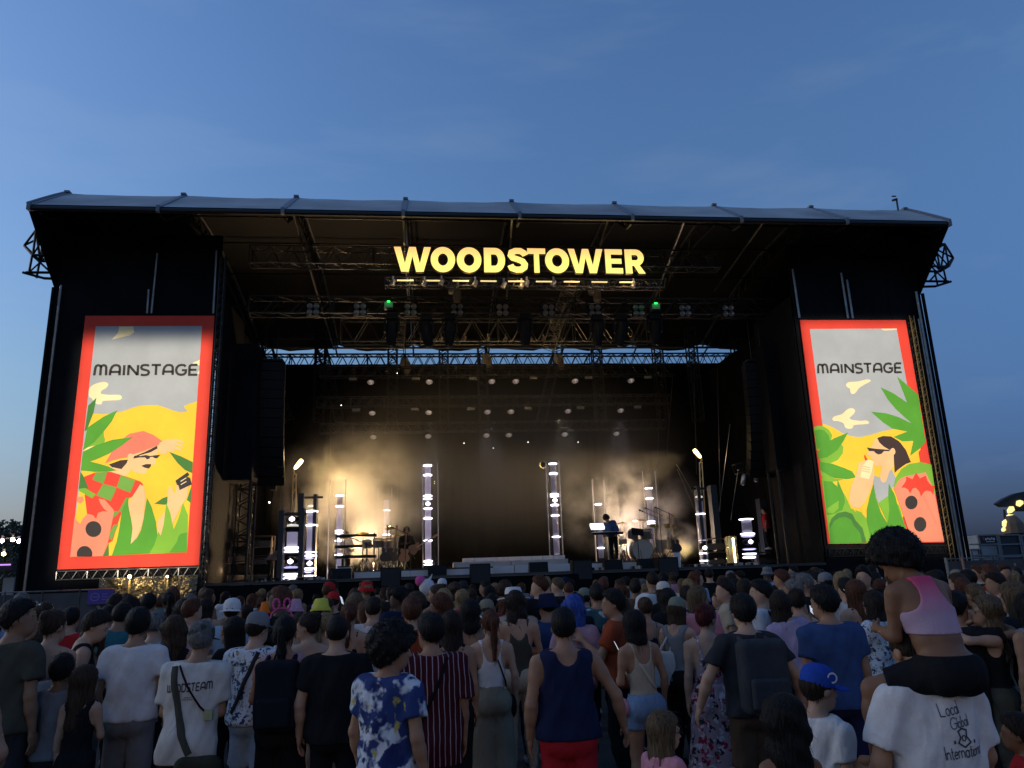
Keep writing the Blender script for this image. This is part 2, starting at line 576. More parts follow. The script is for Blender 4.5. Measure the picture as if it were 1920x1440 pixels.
# ------------------------------------------------------------------ deck, skirt, back drape, wings
deck = thing('stage_deck', 'raised stage deck with a black front skirt above the crowd', 'stage deck', (3, 24, 0))
XD0, XD1 = -6.8, 12.8
for i in range(8):
    for j in range(4):
        w = (XD1 - XD0) / 8; dpt = (YB - 24) / 4
        obj('deck_board', MB().box((XD0 + w * (i + .5), 24 + dpt * (j + .5), ZD - .04), (w - .01, dpt - .01, .08)), DECKM, deck)
for i in range(10):
    w = (XD1 - XD0) / 10
    obj('skirt_panel', cloth_panel(XD0 + w * i - .03, XD0 + w * (i + 1) + .03, .02, ZD - .085, 24.0 - .02 * (i % 2), 8, 4, .035, i), DRAPE, deck, smooth=True)
drape = thing('back_drape', 'tall pleated black drape closing the back of the stage', 'drape', (4, YB, ZD))
for i in range(14):
    w = 25.6 / 14; x0 = -8.9 + w * i
    obj('drape_panel', cloth_panel(x0 - .04, x0 + w + .04, ZD + .01, 12.06, YB - .04 * (i % 2), 16, 8, .10, i * .9), DRAPE, drape, smooth=True)
for s, x, lab in ((-1, -6.9, 'black side drape on the percussion side of the stage'), (1, 13.2, 'black side drape on the drum kit side of the stage')):
    t = thing('side_drape', lab, 'drape', (x, 30, ZD), 'side drapes of the stage')
    for k in range(5):
        y0 = 27.3 + k * 1.72
        mb = cloth_panel(-.04, 1.76, ZD + .01, 11.0, -.03 * (k % 2), 12, 6, .08, k)
        mb.v = [(x - s * (vy), y0 + vx, vz) for (vx, vy, vz) in mb.v]
        obj('drape_panel', mb, DRAPE, t, smooth=True)

# black wrapped loudspeaker tower in the left wing and its twin
for xa, xb, lab in ((P(413, 800, 25.6).x, P(477, 800, 25.6).x, 'tall black wrapped block in the wing beside the moustached man banner'), (P(1448, 800, 25.6).x, P(1512, 800, 25.6).x, 'tall black wrapped block in the wing beside the drinking woman banner')):
    t = thing('wing_block', lab, 'wing block', ((xa + xb) / 2, 25.6, 0), 'wing blocks')
    obj('cover', cloth_panel(xa, xb, 5.2, P(440, 645, 25.6).z, 25.6, 8, 8, .03, xa), SCRIM, t, smooth=True)
    obj('body', MB().box2((xa + .02, 25.63, 5.2), (xb - .02, 26.6, P(440, 645, 25.6).z - .03)), SCRIM, t)
    mb = MB()
    for x in (xa + .06, xb - .06):
        for y in (25.7, 26.5):
            mb.tube((x, y, 0), (x, y, 5.3), .05, 5)
    obj('leg_frame', mb, STEEL, t)

# ------------------------------------------------------------------ trusses in the roof
def PZ(px, py, Y):
    return P(px, py, Y)


def level(px0, px1, py_mid, pxm, Y):
    z = P(pxm, py_mid, Y).z
    return Vector((P(px0, py_mid, Y).x, Y, z)), Vector((P(px1, py_mid, Y).x, Y, z))


a, b = level(470, 1345, 487, 980, 24.5)
truss('sign_truss', 'long truss that carries the lit festival name', a, b, .5, .62, STEEL, bay=.7)
a, b = level(722, 1240, 532, 980, 24.2)
truss('lamp_truss', 'shallow truss under the festival name with small lamps', a, b, .3, .28, STEEL, r=.026)
a, b = level(470, 1450, 577, 980, 26.2)
T2 = truss('front_light_truss', 'black lighting truss with the four-eyed blinder lamps', a, b, .5, .62, BLACKM, bay=1.0, r=.032)
T2z = a.z
a, b = level(640, 1215, 622, 930, 31.5)
truss('mid_roof_truss', 'deep aluminium truss lit warm in the middle of the roof', a, b, .5, 1.05, ALU, bay=1.1, r=.035)
a, b = level(440, 1420, 652, 930, 34.3)
tag(obj('cross_pipe', MB().tube(a, b, .06, 6), ALU), 'bright horizontal pipe just before the strip of open sky', 'pipe')
a, b = level(398, 1450, 677, 930, 36.2)
truss('rear_truss', 'dark truss crossing the strip of open sky at the back', a, b, .5, .62, BLACKM, bay=.62, r=.045)
rows = []
for py, Y, x0, x1, lab in ((697, 31.6, 600, 1262, 'upper black truss above the back drape holding round lamps'), (752, 33.0, 595, 1255, 'middle black truss above the back drape holding round lamps'), (800, 34.4, 600, 1245, 'lowest black truss above the back drape holding round lamps')):
    a, b = level(x0, x1, py, 930, Y)
    truss('wash_truss', lab, a, b, .4, .42, STEEL, 'lamp trusses above the back drape', r=.025)
    rows.append((a, b, Y))
# drop cables/masts between roof and trusses
for _k, (px, py0, py1, Y) in enumerate(((760, 560, 690, 31.6), (898, 700, 890, 33), (846, 520, 560, 26), (1110, 520, 560, 26), (978, 505, 560, 25), (1262, 700, 880, 31), (1240, 700, 1000, 32), (1345, 690, 960, 29), (1300, 640, 890, 30), (620, 700, 860, 33), (745, 870, 1000, 33))):
    tag(obj('drop_cable', MB().tube(P(px, py0, Y), P(px + (6 if px > 1230 else 0) - (20 if px in (1262, 1240) else 0), py1, Y), .018, 4), STEEL), 'thin hanging cable ' + ['below the left end of the name', 'before the back drape left of the middle', 'holding the left chain hoist', 'holding the right chain hoist', 'behind the middle of the name', 'on the drum side of the back drape', 'over the drum kit', 'beside the drum side wing block', 'above the glaring drum side spotlight', 'on the percussion side of the back drape', 'over the golden smoke'][_k], 'cable', 'thin cables hanging from the roof')
# towers carrying the roof inside, seen against the strip of sky
for px, Y, lab in ((545, 34.5, 'dark mast crossing the sky strip beside the percussion side wing'), (640, 35.2, 'dark ladder mast crossing the sky strip'), (736, 35.4, 'dark truss mast crossing the sky strip below the green laser'), (832, 35.4, 'dark truss mast crossing the sky strip near the middle'), (1010, 35.2, 'dark slanting mast right of the middle'), (1235, 34.8, 'dark mast cluster crossing the sky strip on the drum side'), (600, 33.5, 'dark mast between the two left ladder masts at the sky strip'), (905, 34.5, 'dark mast at the middle of the sky strip'), (1120, 34.6, 'dark mast below the letter E at the sky strip'), (1300, 33.8, 'dark mast beside the drum side cluster at the sky strip'), (1385, 34, 'dark mast crossing the sky strip beside the drum side wing')):
    z0 = P(px, 790, Y).z; x = P(px, 690, Y).x
    lean = {640: -1.0, 1010: 1.1, 545: -1.3}.get(px, 0)
    truss('roof_mast', lab, (x, Y, z0), (x + lean, Y, zroof(min(Y, 36)) - .5), .42, .42, BLACKM, 'dark masts crossing the strip of sky', r=.04, upv=(0, 1, 0))
# slanted ladder trusses lit by the sign
for (p0, p1, Y, lab) in (((1065, 545), (1028, 655), 29, 'slanting ladder truss lit warm under the letter W'), ((750, 590), (745, 655), 29.5, 'upright ladder truss lit warm left of the middle')):
    truss('ladder_truss', lab, P(*p1, Y), P(*p0, Y), .5, .25, ALU, 'ladder trusses under the name', r=.022, bay=.3, upv=(0, 1, 0))
# chain hoists
for px, py in ((848, 540), (1110, 542), (757, 680), (910, 672), (1045, 672)):
    Y = 25.0 if py < 600 else 33.5
    c = P(px, py, Y)
    t = thing('chain_hoist', {848: 'chain hoist with its chain bag hanging below the letters O and O', 1110: 'chain hoist with its chain bag hanging below the letter E'}.get(px, {757: 'small chain hoist before the sky strip, below the left green laser', 910: 'small chain hoist before the sky strip at the middle', 1045: 'small chain hoist before the sky strip, right of the middle'}.get(px, '')), 'hoist', c, 'chain hoists on the trusses' if py > 600 else 'chain hoists below the name')
    obj('motor', MB().lathe([(.0, -.22), (.14, -.2), (.16, 0), (.14, .2), (.0, .22)], c, 8).box(c + Vector((.12, 0, .02)), (.2, .22, .26)), mat('hoist_grey', (.25, .22, .17), .5), t)
    obj('chain_bag', MB().lathe([(.10, -.55), (.15, -.4), (.14, -.1), (.11, -.02)], c + Vector((.16, -.05, 0)), 8), mat('bag_canvas', (.2, .15, .10), .9), t)
    obj('chain', MB().tube(c + Vector((0, 0, .2)), c + Vector((0, 0, 1.1)), .02, 4), STEEL, t)

# ------------------------------------------------------------------ lamps on the trusses
lens_dim = mat('lamp_lens', (.55, .52, .50), .25, 0, emit=(.9, .85, .95), estr=.10)
refl = mat('lamp_reflector', (.32, .29, .26), .3, .8)
def quad_lamp(c, label):
    t = thing('blinder_lamp', label, 'stage lamp', c, 'four-eyed blinder lamps along the front truss')
    obj('housing', MB().box(c + Vector((0, .08, 0)), (.46, .16, .46)), BLACKP, t)
    for dx in (-.115, .115):
        for dz in (-.115, .115):
            rot = Matrix.Rotation(radians(90), 3, 'X')
            q = obj('lens', MB().lathe([(.10, 0), (.105, .05), (.075, .045), (.045, .015), (0, .01)], c + Vector((dx, -.0, dz)), 12, rot, cap=False), refl, t, smooth=True)
    obj('bracket', MB().tube(c + Vector((-.26, .08, 0)), c + Vector((-.26, .08, .38)), .02, 4).tube(c + Vector((.26, .08, 0)), c + Vector((.26, .08, .38)), .02, 4).tube(c + Vector((-.26, .08, .38)), c + Vector((.26, .08, .38)), .02, 4), BLACKM, t)
    return t


qx = [587, 675, 770, 857, 942, 1028, 1115, 1197, 1284, 1365]
q0 = quad_lamp(P(qx[0], 580, 25.85), 'four-eyed blinder lamp nearest the moustached man banner')
qlab = ['', 'four-eyed blinder lamp just left of the green laser', 'four-eyed blinder lamp just right of the green laser on the left', 'four-eyed blinder lamp above the third hanging black spotlight', 'four-eyed blinder lamp just left of the truss middle', 'four-eyed blinder lamp beside the slanting ladder truss', 'four-eyed blinder lamp below the letter E of the name', 'four-eyed blinder lamp left of the right-hand green laser', 'four-eyed blinder lamp just right of the right-hand green laser', 'four-eyed blinder lamp nearest the drinking woman banner']
for k in range(1, 10):
    dup(q0, Vector((P(qx[k], 580, 25.85).x, 25.85, q0.location.z)), qlab[k])

def mover(c, tilt, label):
    """hanging moving-head spotlight: base, yoke, head"""
    t = thing('moving_spotlight', label, 'stage lamp', c, 'black moving spotlights under the front truss')
    obj('base', MB().box(c + Vector((0, 0, .0)), (.42, .36, .2)), BLACKP, t)
    obj('yoke', MB().box(c + Vector((-.25, 0, -.32)), (.06, .16, .5)).box(c + Vector((.25, 0, -.32)), (.06, .16, .5)).box(c + Vector((0, 0, -.12)), (.5, .18, .06)), BLACKP, t)
    rot = Matrix.Rotation(radians(tilt), 3, 'Y') @ Matrix.Rotation(radians(8), 3, 'X')
    h = c + Vector((0, 0, -.48))
    obj('head', MB().lathe([(.12, .34), (.2, .30), (.22, .05), (.21, -.2), (.16, -.5), (.13, -.58), (.11, -.56)], h, 12, rot), BLACKP, t, smooth=False)
    obj('lens', MB().lathe([(.11, 0), (.08, -.03), (0, -.04)], h + rot @ Vector((0, 0, -.57)), 12, rot, cap=False), mat('lens_glass', (.02, .02, .03), .08), t, smooth=True)
    return t


for px, py, tilt, lab in ((735, 595, 3, 'black moving spotlight hanging under the left green laser'), (799, 597, -9, 'black moving spotlight second from the left green laser, tilted'), (843, 595, 3, 'black moving spotlight third from the left green laser'), (984, 595, 0, 'black moving spotlight hanging near the middle of the truss'), (1119, 597, 2, 'black moving spotlight below the letter E'), (1163, 597, 10, 'black moving spotlight tilted inwards below the letter R'), (1226, 595, 0, 'black moving spotlight hanging under the right green laser')):
    mover(P(px, py, 25.9), tilt, lab)
GREEN = mat('laser_glow', (.02, .3, .06), .4, emit=(.03, 1, .12), estr=1.2)
for px, py, lab in ((729, 574, 'white laser box with green glow left of the hanging spotlights'), (1228, 577, 'green glowing laser box right of the hanging spotlights')):
    c = P(px, py, 25.7)
    t = thing('laser_box', lab, 'laser', c, 'green lasers on the front truss')
    obj('housing', MB().box(c, (.30, .3, .20)), mat('laser_white', (.35, .38, .36), .5), t)
    obj('aperture', MB().box(c + Vector((0, -.14, .12)), (.10, .06, .05)), GREEN, t)
    lamp('laser_light', 'POINT', c + Vector((0, -.3, .15)), .35, (.05, 1, .15), size=.1)

# round wash lamps and flat strobes in three rows above the back drape
def wash(c, label, grp):
    t = thing('wash_lamp', label, 'stage lamp', c, grp)
    rot = Matrix.Rotation(radians(-34), 3, 'X')
    obj('body', MB().lathe([(.08, .26), (.14, .18), (.165, .02), (.165, 0), (.145, -.01)], c, 14, rot), BLACKP, t, smooth=False)
    obj('lens', MB().lathe([(.145, -.012), (.09, -.026), (0, -.03)], c, 14, rot, cap=False), LENSW, t, smooth=True)
    obj('yoke', MB().box(c + Vector((-.19, .05, .16)), (.03, .08, .4)).box(c + Vector((.19, .05, .16)), (.03, .08, .4)).box(c + Vector((0, .05, .37)), (.38, .18, .10)), BLACKP, t)
    return t


LENSW = mat('wash_lens', (.5, .48, .5), .3, emit=(1, .88, .95), estr=.14)
def _cells(m):
    nt = m.node_tree; b = nt.nodes['Principled BSDF']
    tc = nt.nodes.new('ShaderNodeTexCoord'); v = nt.nodes.new('ShaderNodeTexVoronoi'); v.inputs['Scale'].default_value = 13
    r = nt.nodes.new('ShaderNodeMapRange'); r.inputs[1].default_value = .25; r.inputs[2].default_value = .55; r.inputs[3].default_value = .28; r.inputs[4].default_value = .0
    nt.links.new(tc.outputs['Object'], v.inputs['Vector']); nt.links.new(v.outputs['Distance'], r.inputs[0]); nt.links.new(r.outputs[0], b.inputs['Emission Strength'])
_cells(LENSW)
W0 = None
xs3 = ([695, 805, 922, 967, 1078, 1183], [698, 804, 914, 958, 1065, 1164], [700, 803, 912, 954, 1059, 1156])
ys3 = (715, 772, 816)
ss3 = ([662, 780, 887, 1000, 1103, 1214], [668, 778, 883, 990, 1088, 1195], [])
words3 = ('upper', 'middle', 'lowest')
from_left = ('nearest the percussion side', 'second from the percussion side', 'left one of the central pair', 'right one of the central pair', 'second from the drum side', 'nearest the drum side')
S0 = None
for r in range(3):
    a, b, Y = rows[r]
    for k, px in enumerate(xs3[r]):
        lab = 'round lit wash lamp on the %s truss, %s' % (words3[r], from_left[k])
        c = P(px, ys3[r], Y - .1); c = Vector((c.x, c.y, P(930, ys3[r], Y - .1).z))
        if W0 is None: W0 = wash(c, lab, 'round wash lamps above the back drape')
        else: dup(W0, c, lab)
    for k, px in enumerate(ss3[r]):
        c = P(px, ys3[r] - 6, Y + .05); c = Vector((c.x, c.y, P(930, ys3[r] - 6, Y).z))
        lab = 'flat grey strobe on the %s truss, %s' % (words3[r], from_left[k].replace('left one of the central pair', 'third from the percussion side').replace('right one of the central pair', 'third from the drum side'))
        if S0 is None:
            S0 = thing('strobe_lamp', lab, 'strobe', c, 'flat strobes above the back drape')
            obj('housing', MB().box(c, (.36, .14, .16)), BLACKP, S0)
            obj('tube_panel', MB().box(c + Vector((0, -.08, 0)), (.33, .02, .12)), mat('strobe_face', (.12, .11, .09), .35, emit=(.9, .8, .6), estr=.004), S0)
        else: dup(S0, c, lab)
# small status lights
for px, py in ((870, 831), (925, 840), (990, 829), (1084, 829), (745, 700), (640, 760)):
    tag(obj('status_light', MB().lathe([(0, -.025), (.025, 0), (0, .025)], P(px, py, 34), 6), mat('white_spark', (1, 1, 1), .5, emit=(1, .97, .9), estr=2.5)), 'tiny white status light ' + {870: 'left of the stage middle', 925: 'at the stage middle', 990: 'just right of the stage middle', 1084: 'above the keyboard', 745: 'high over the percussion', 640: 'high over the white box'}[px], 'status light', 'tiny status lights')
# clamp lamps along the lamp truss and the mid truss
cl = mat('clamp_lamp_metal', (.45, .40, .33), .4, .7)
CL0 = None
ORD = ['first', 'second', 'third', 'fourth', 'fifth', 'sixth', 'seventh', 'eighth', 'ninth', 'tenth']
for k, (px, py, Y) in enumerate([(737, 530, 24.0), (796, 531, 24.0), (828, 529, 24.0), (891, 531, 24.0), (945, 534, 24.0), (978, 535, 24.0), (988, 531, 24.0), (1038, 531, 24.0), (1188, 534, 24.0), (797, 636, 31.2), (827, 636, 31.2), (871, 635, 31.2), (915, 636, 31.2), (948, 636, 31.2), (994, 636, 31.2), (1019, 636, 31.2), (1040, 634, 31.2), (1114, 635, 31.2), (1186, 634, 31.2)]):
    c = P(px, py, Y)
    up = k < 9
    lab = ('small bare clamp lamp under the name, %s from its left end' if up else 'small bare clamp lamp on the deep warm truss, %s from its left end') % ORD[k if up else k - 9]
    if k in (0, 9):
        CL0 = thing('clamp_lamp', lab, 'lamp', c, 'clamp lamps under the name' if up else 'clamp lamps on the deep truss')
        obj('can', MB().lathe([(.05, .12), (.08, .05), (.09, -.1), (.08, -.1)], c, 8, Matrix.Rotation(radians(25), 3, 'Y')), cl, CL0)
        obj('clamp', MB().box(c + Vector((0, 0, .17)), (.06, .08, .12)), cl, CL0)
    else: dup(CL0, c, lab)
# louder: hung line arrays
def line_array(px, sgn, lab):
    Y = 26.6
    top = P(px, 690, Y)
    t = thing('line_array', lab, 'loudspeaker', top, 'hung loudspeaker arrays')
    z = top.z; y = Y; ang = 0
    for k in range(13):
        ang += radians(.4 + .28 * k)
        rot = Matrix.Rotation(ang, 3, 'X') 
        c = Vector((top.x, y, z))
        obj('cabinet', MB().box(c, (1.05, .55, .31), Matrix.Rotation(radians(8 * sgn), 3, 'Z') @ rot), BLACKP, t)
        z -= .33 * cos(ang); y += .33 * sin(ang)
    obj('rigging', MB().box((top.x, Y, top.z + .25), (.9, .5, .08)).tube((top.x - .2, Y, top.z + .25), (top.x - .2, Y, top.z + 2.2), .02, 4).tube((top.x + .2, Y, top.z + .25), (top.x + .2, Y, top.z + 2.2), .02, 4), BLACKM, t)
line_array(507, 1, 'black loudspeaker column hanging beside the percussion side wing')
line_array(1420, -1, 'black loudspeaker column hanging beside the drum side wing')
# ================================================================== LETTERING
def arc(cx, cy, rx, ry, a0, a1, n=10):
    return [(cx + rx * cos(radians(a0 + (a1 - a0) * i / n)), cy + ry * sin(radians(a0 + (a1 - a0) * i / n))) for i in range(n + 1)]


GLYPH = {
 'M': (1.04, [[(0, 0), (.05, .78), (.12, .93), (.25, 1), (.4, .97), (.5, .86), (.53, .7), (.53, 0)], [(.53, .78), (.6, .95), (.76, 1), (.92, .95), (1.0, .8), (1.04, 0)]]),
 'A': (.86, [[(0, 0), (.03, .5), (.12, .8), (.3, .97), (.52, 1), (.72, .95), (.83, .8), (.86, .5), (.86, 0)], [(.03, .33), (.86, .33)]]),
 'I': (0, [[(0, 0), (0, 1)]]),
 'N': (.84, [[(0, 0), (0, 1.02)], [(.02, .98), (.82, .02)], [(.84, -.02), (.84, 1)]]),
 'S': (.74, [[(.70, .9), (.6, .98), (.45, 1), (.25, 1), (.08, .93), (.02, .76), (.1, .6), (.3, .53), (.5, .48), (.67, .4), (.73, .25), (.66, .08), (.47, 0), (.22, 0), (.02, .05)]]),
 'T': (.84, [[(0, 1), (.84, 1)], [(.42, 1), (.42, 0)]]),
 'G': (.9, [[(.85, .84), (.7, .97), (.47, 1), (.22, .93), (.05, .73), (0, .5), (.05, .25), (.2, .07), (.45, 0), (.7, .04), (.86, .2), (.89, .46), (.52, .46)]]),
 'E': (.72, [[(.72, 1), (.2, 1), (.06, .93), (0, .8), (0, 0), (.72, 0)], [(0, .5), (.64, .5)]]),
 'W': (1.04, [[(0, 1), (0, .2), (.1, .05), (.26, 0), (.42, .05), (.52, .2), (.52, .95)], [(.52, .2), (.62, .05), (.78, 0), (.94, .05), (1.04, .2), (1.04, 1)]]),
 'O': (.86, [arc(.43, .5, .43, .5, 90, 450, 20)]),
 'D': (.82, [[(0, 0), (0, 1), (.4, 1), (.66, .92), (.8, .7), (.82, .5), (.8, .3), (.66, .08), (.4, 0), (0, 0)]]),
 'L': (.5, [[(0, 1), (0, 0), (.5, 0)]]),
 'o': (.42, [arc(.21, .27, .21, .27, 0, 360, 14)]),
 'c': (.38, [arc(.22, .27, .22, .27, 40, 320, 12)]),
 'a': (.42, [arc(.2, .27, .2, .27, 0, 360, 14), [(.41, .55), (.41, 0)]]),
 'l': (.0, [[(0, 1), (0, 0)]]),
 'b': (.42, [[(0, 1), (0, 0)], arc(.21, .27, .21, .27, 0, 360, 14)]),
 'n': (.38, [[(0, .55), (0, 0)], [(0, .35), (.08, .5), (.2, .55), (.32, .48), (.38, .33), (.38, 0)]]),
 't': (.26, [[(.12, .85), (.12, .1), (.2, 0), (.27, .02)], [(0, .55), (.27, .55)]]),
 'e': (.42, [[(.02, .28), (.42, .28), (.38, .45), (.22, .55), (.06, .45), (0, .27), (.06, .08), (.22, 0), (.4, .08)]]),
 'r': (.24, [[(0, .55), (0, 0)], [(0, .35), (.1, .52), (.25, .55)]]),
 'i': (.0, [[(0, .55), (0, 0)], [(0, .78), (0, .72)]]),
}


def ribbon2d(pts, t, closed=False):
    """offset outline of a polyline: two lists left/right"""
    pts = [Vector(p) for p in pts]
    n = len(pts); L = []; R_ = []
    for i in range(n):
        if closed or 0 < i < n - 1:
            d0 = (pts[i] - pts[i - 1]); d1 = (pts[(i + 1) % n] - pts[i])
        elif i == 0:
            d0 = d1 = pts[1] - pts[0]
        else:
            d0 = d1 = pts[-1] - pts[-2]
        d0 = d0.normalized(); d1 = d1.normalized()
        m = (d0 + d1)
        m = m.normalized() if m.length > 1e-4 else d0
        nrm = Vector((-m.y, m.x))
        c = max(.55, m.dot(d0))
        L.append(pts[i] + nrm * (t / 2 / c)); R_.append(pts[i] - nrm * (t / 2 / c))
    return L, R_


def ribbon(mb, pts, t, fn, depth=None):
    closed = len(pts) > 3 and (Vector(pts[0]) - Vector(pts[-1])).length < 1e-6
    if closed: pts = pts[:-1]
    L, R_ = ribbon2d(pts, t, closed)
    n = len(L)
    seg = n if closed else n - 1
    a = [fn(p.x, p.y) for p in L] + [fn(p.x, p.y) for p in R_]
    fs = [(i, n + i, n + (i + 1) % n, (i + 1) % n) for i in range(seg)]
    if depth is None:
        return mb.add(a, fs)
    b = [Vector(p) + depth for p in a]
    k = 2 * n
    fs += [(k + i, k + (i + 1) % n, k + n + (i + 1) % n, k + n + i) for i in range(seg)]
    fs += [(i, (i + 1) % n, k + (i + 1) % n, k + i) for i in range(seg)]
    fs += [(n + i, k + n + i, k + n + (i + 1) % n, n + (i + 1) % n) for i in range(seg)]
    if not closed:
        fs += [(0, k, k + n, n), (n - 1, n + n - 1, k + n + n - 1, k + n - 1)]
    return mb.add(a + b, fs)


KERN = {'ST': -.10, 'TA': -.07, 'NS': -.03, 'AI': .07, 'IN': .09, 'MA': .03, 'TE': -.02, 'EA': .0}


def text_strokes(word, gap=.28):
    x = 0; out = []; last = ''
    for ch in word:
        if ch == ' ':
            x += .5; continue
        w, st = GLYPH[ch]
        x += KERN.get(last + ch, 0); last = ch
        out += [[(x + px, py) for px, py in s] for s in st]
        x += w + gap
    return out, x - gap


def write(mb, word, fn, t, gap=.28):
    """word drawn as strokes; fn maps (u 0..1 along the word, v 0..1 in height) to 3-D; t relative to the letter height"""
    st, w = text_strokes(word, gap)
    for s in st:
        ribbon(mb, s, t, lambda x, y: fn(x / w, y))
    return mb


# ------------------------------------------------------------------ the lit festival name
def sx(x): return 720 + x / 3.765
def sy(y): return 440 + y / 3.765


YS = 23.75
sign = thing('festival_sign', 'big yellow lit letters of the festival name under the roof', 'sign', P(975, 490, YS))
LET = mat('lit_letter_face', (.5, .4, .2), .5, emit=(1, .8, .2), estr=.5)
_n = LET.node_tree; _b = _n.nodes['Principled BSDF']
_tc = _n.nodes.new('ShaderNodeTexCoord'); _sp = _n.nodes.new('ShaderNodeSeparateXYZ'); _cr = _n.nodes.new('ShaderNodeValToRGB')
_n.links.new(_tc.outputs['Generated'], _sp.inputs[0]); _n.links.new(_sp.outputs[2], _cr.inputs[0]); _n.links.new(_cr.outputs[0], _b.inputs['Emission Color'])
_cr.color_ramp.elements[0].color = (1, .86, .20, 1); _cr.color_ramp.elements[0].position = 0  # glow painted brighter at the foot, as lamps below would light it
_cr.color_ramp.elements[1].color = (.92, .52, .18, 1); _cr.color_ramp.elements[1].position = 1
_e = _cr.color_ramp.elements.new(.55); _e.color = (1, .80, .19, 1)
SIDE = mat('letter_return', (.10, .08, .05), .5)


def glyph_heavy(ch):
    """heavy sans letter in a unit box: list of (kind, data)"""
    t = .27
    if ch == 'W': return [[(0, 1), (.185, 1), (.30, .33), (.41, 1), (.59, 1), (.70, .33), (.815, 1), (1, 1), (.80, 0), (.60, 0), (.50, .62), (.40, 0), (.20, 0)]]
    if ch == 'T': return [[(0, 1), (1, 1), (1, .77), (.645, .77), (.645, 0), (.355, 0), (.355, .77), (0, .77)]]
    if ch == 'E': return [[(0, 0), (0, 1), (1, 1), (1, .78), (.34, .78), (.34, .61), (.94, .61), (.94, .40), (.34, .40), (.34, .22), (1.0, .22), (1.0, 0)]]
    return None


letters = [('W', 68, 332), ('O', 332, 502), ('O', 517, 688), ('D', 708, 858), ('S', 875, 1022), ('T', 1017, 1145), ('O', 1143, 1310), ('W', 1305, 1552), ('E', 1568, 1690), ('R', 1708, 1848)]
for ch, x0, x1 in letters:
    xm = (x0 + x1) / 2
    yt = 85 + (xm - 68) / 1780 * 21; yb = 260 + (xm - 68) / 1780 * 15
    A = P(sx(x0), sy(yb), YS); B = P(sx(x1), sy(yb), YS); zt = P(sx(xm), sy(yt), YS).z
    zb = (A.z + B.z) / 2
    wx = B.x - A.x; hz = zt - zb
    fn = lambda u, v: Vector((A.x + u * wx, YS, zb + v * hz))
    mb = MB(); dep = Vector((0, .16, 0))
    g = glyph_heavy(ch)
    if g:
        for pl in g:
            pts = [fn(*p) for p in pl]
            mb.slab(pts, dep)
    else:
        asp = wx / hz
        fa = lambda x, y: fn(x / asp, y)          # x measured in letter heights so that strokes keep one width
        t = .27
        if ch == 'O':
            ribbon(mb, arc(asp / 2, .5, asp / 2 - t / 2 + .01, .515 - t / 2, 90, 450, 28), t, fa, dep)
        elif ch == 'D':
            ribbon(mb, [(t / 2, t / 2), (t / 2, 1 - t / 2)] + arc(asp * .52, .5, asp * .48 - t / 2, .5 - t / 2, 90, -90, 14) + [(t / 2, t / 2)], t, fa, dep)
        elif ch == 'S':
            ribbon(mb, [(asp * .86, .70), (asp * .80, .80), (asp * .62, .885), (asp * .40, .885), (asp * .21, .82), (asp * .17, .70), (asp * .26, .60), (asp * .5, .535), (asp * .72, .46), (asp * .82, .34), (asp * .80, .22), (asp * .64, .125), (asp * .42, .115), (asp * .20, .18), (asp * .13, .31)], .245, fa, dep)
        elif ch == 'R':
            ribbon(mb, [(t / 2, 0), (t / 2, 1)], t, fa, dep)
            ribbon(mb, [(t - .02, .885), (asp * .55, .885)] + arc(asp * .55, .66, asp * .26, .225, 80, -80, 8) + [(asp * .55, .435), (t - .02, .435)], .235, fa, dep)
            mb.slab([fa(*p) for p in [(asp * .38, .40), (asp * .68, .40), (asp * 1.0, 0), (asp * .66, 0)]], dep)
    mb2 = mb
    me = mb2.mesh('letter')
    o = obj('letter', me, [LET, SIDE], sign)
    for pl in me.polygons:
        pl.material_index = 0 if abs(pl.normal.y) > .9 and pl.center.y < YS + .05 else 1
BGL = mat('bar_glow', (.6, .5, .3), .4, emit=(1, .75, .3), estr=.40)
for k, wd in enumerate(('first W', 'first O', 'second O', 'D', 'S', 'T', 'last O', 'second W', 'E')):
    x = P(760 + k * 52, 532, 24).x
    z = P(980, 528, 24).z
    tag(obj('light_bar', MB().box((x, 23.98, z), (.55, .06, .03)), BGL), 'warm light bar under the ' + wd + ' of the festival name', 'light bar', 'light bars under the name')
_c = P(975, 520, 23.9)
for k in range(5):
    x = P(775 + k * 100, 520, 24).x
    lamp('name_uplight', 'POINT', (x, 23.7, _c.z - .18), 4, (1, .66, .26), size=.06)
    lamp('roof_glow', 'SPOT', (x, 27.2, _c.z - .9), 15, (1, .66, .28), (x, 33, _c.z + .5), .12, radians(150), .6)  # added spots without a fixture, warming the mid truss and roof lining

# ================================================================== THE TWO BANNERS
YBN = 23.9
def spline(pts, k=5):
    """closed Catmull-Rom through pts"""
    n = len(pts); out = []
    for i in range(n):
        p0, p1, p2, p3 = (Vector(pts[(i + j - 1) % n]) for j in range(4))
        for s in range(k):
            t = s / k
            out.append(tuple(.5 * ((2 * p1) + (p2 - p0) * t + (2 * p0 - 5 * p1 + 4 * p2 - p3) * t * t + (3 * p1 - p0 - 3 * p2 + p3) * t ** 3)))
    return out


PC = dict(red=(.80, .050, .022), grey=(.40, .42, .42), yel=(.95, .56, .03), cream=(.95, .77, .42), dk=(.055, .20, .028), md=(.085, .33, .02), lt=(.20, .45, .03), skin=(.95, .53, .24), coral=(.78, .20, .12), pink=(.86, .27, .15), hair=(.045, .022, .016), blk=(.035, .026, .022), green=(.16, .36, .05))
PM = [(k, mat('print_' + k, v, .75, noise=(1.1, .07), bump=(.9, .55, .12))) for k, v in PC.items()]
PI = {k: i for i, (k, _) in enumerate(PM)}


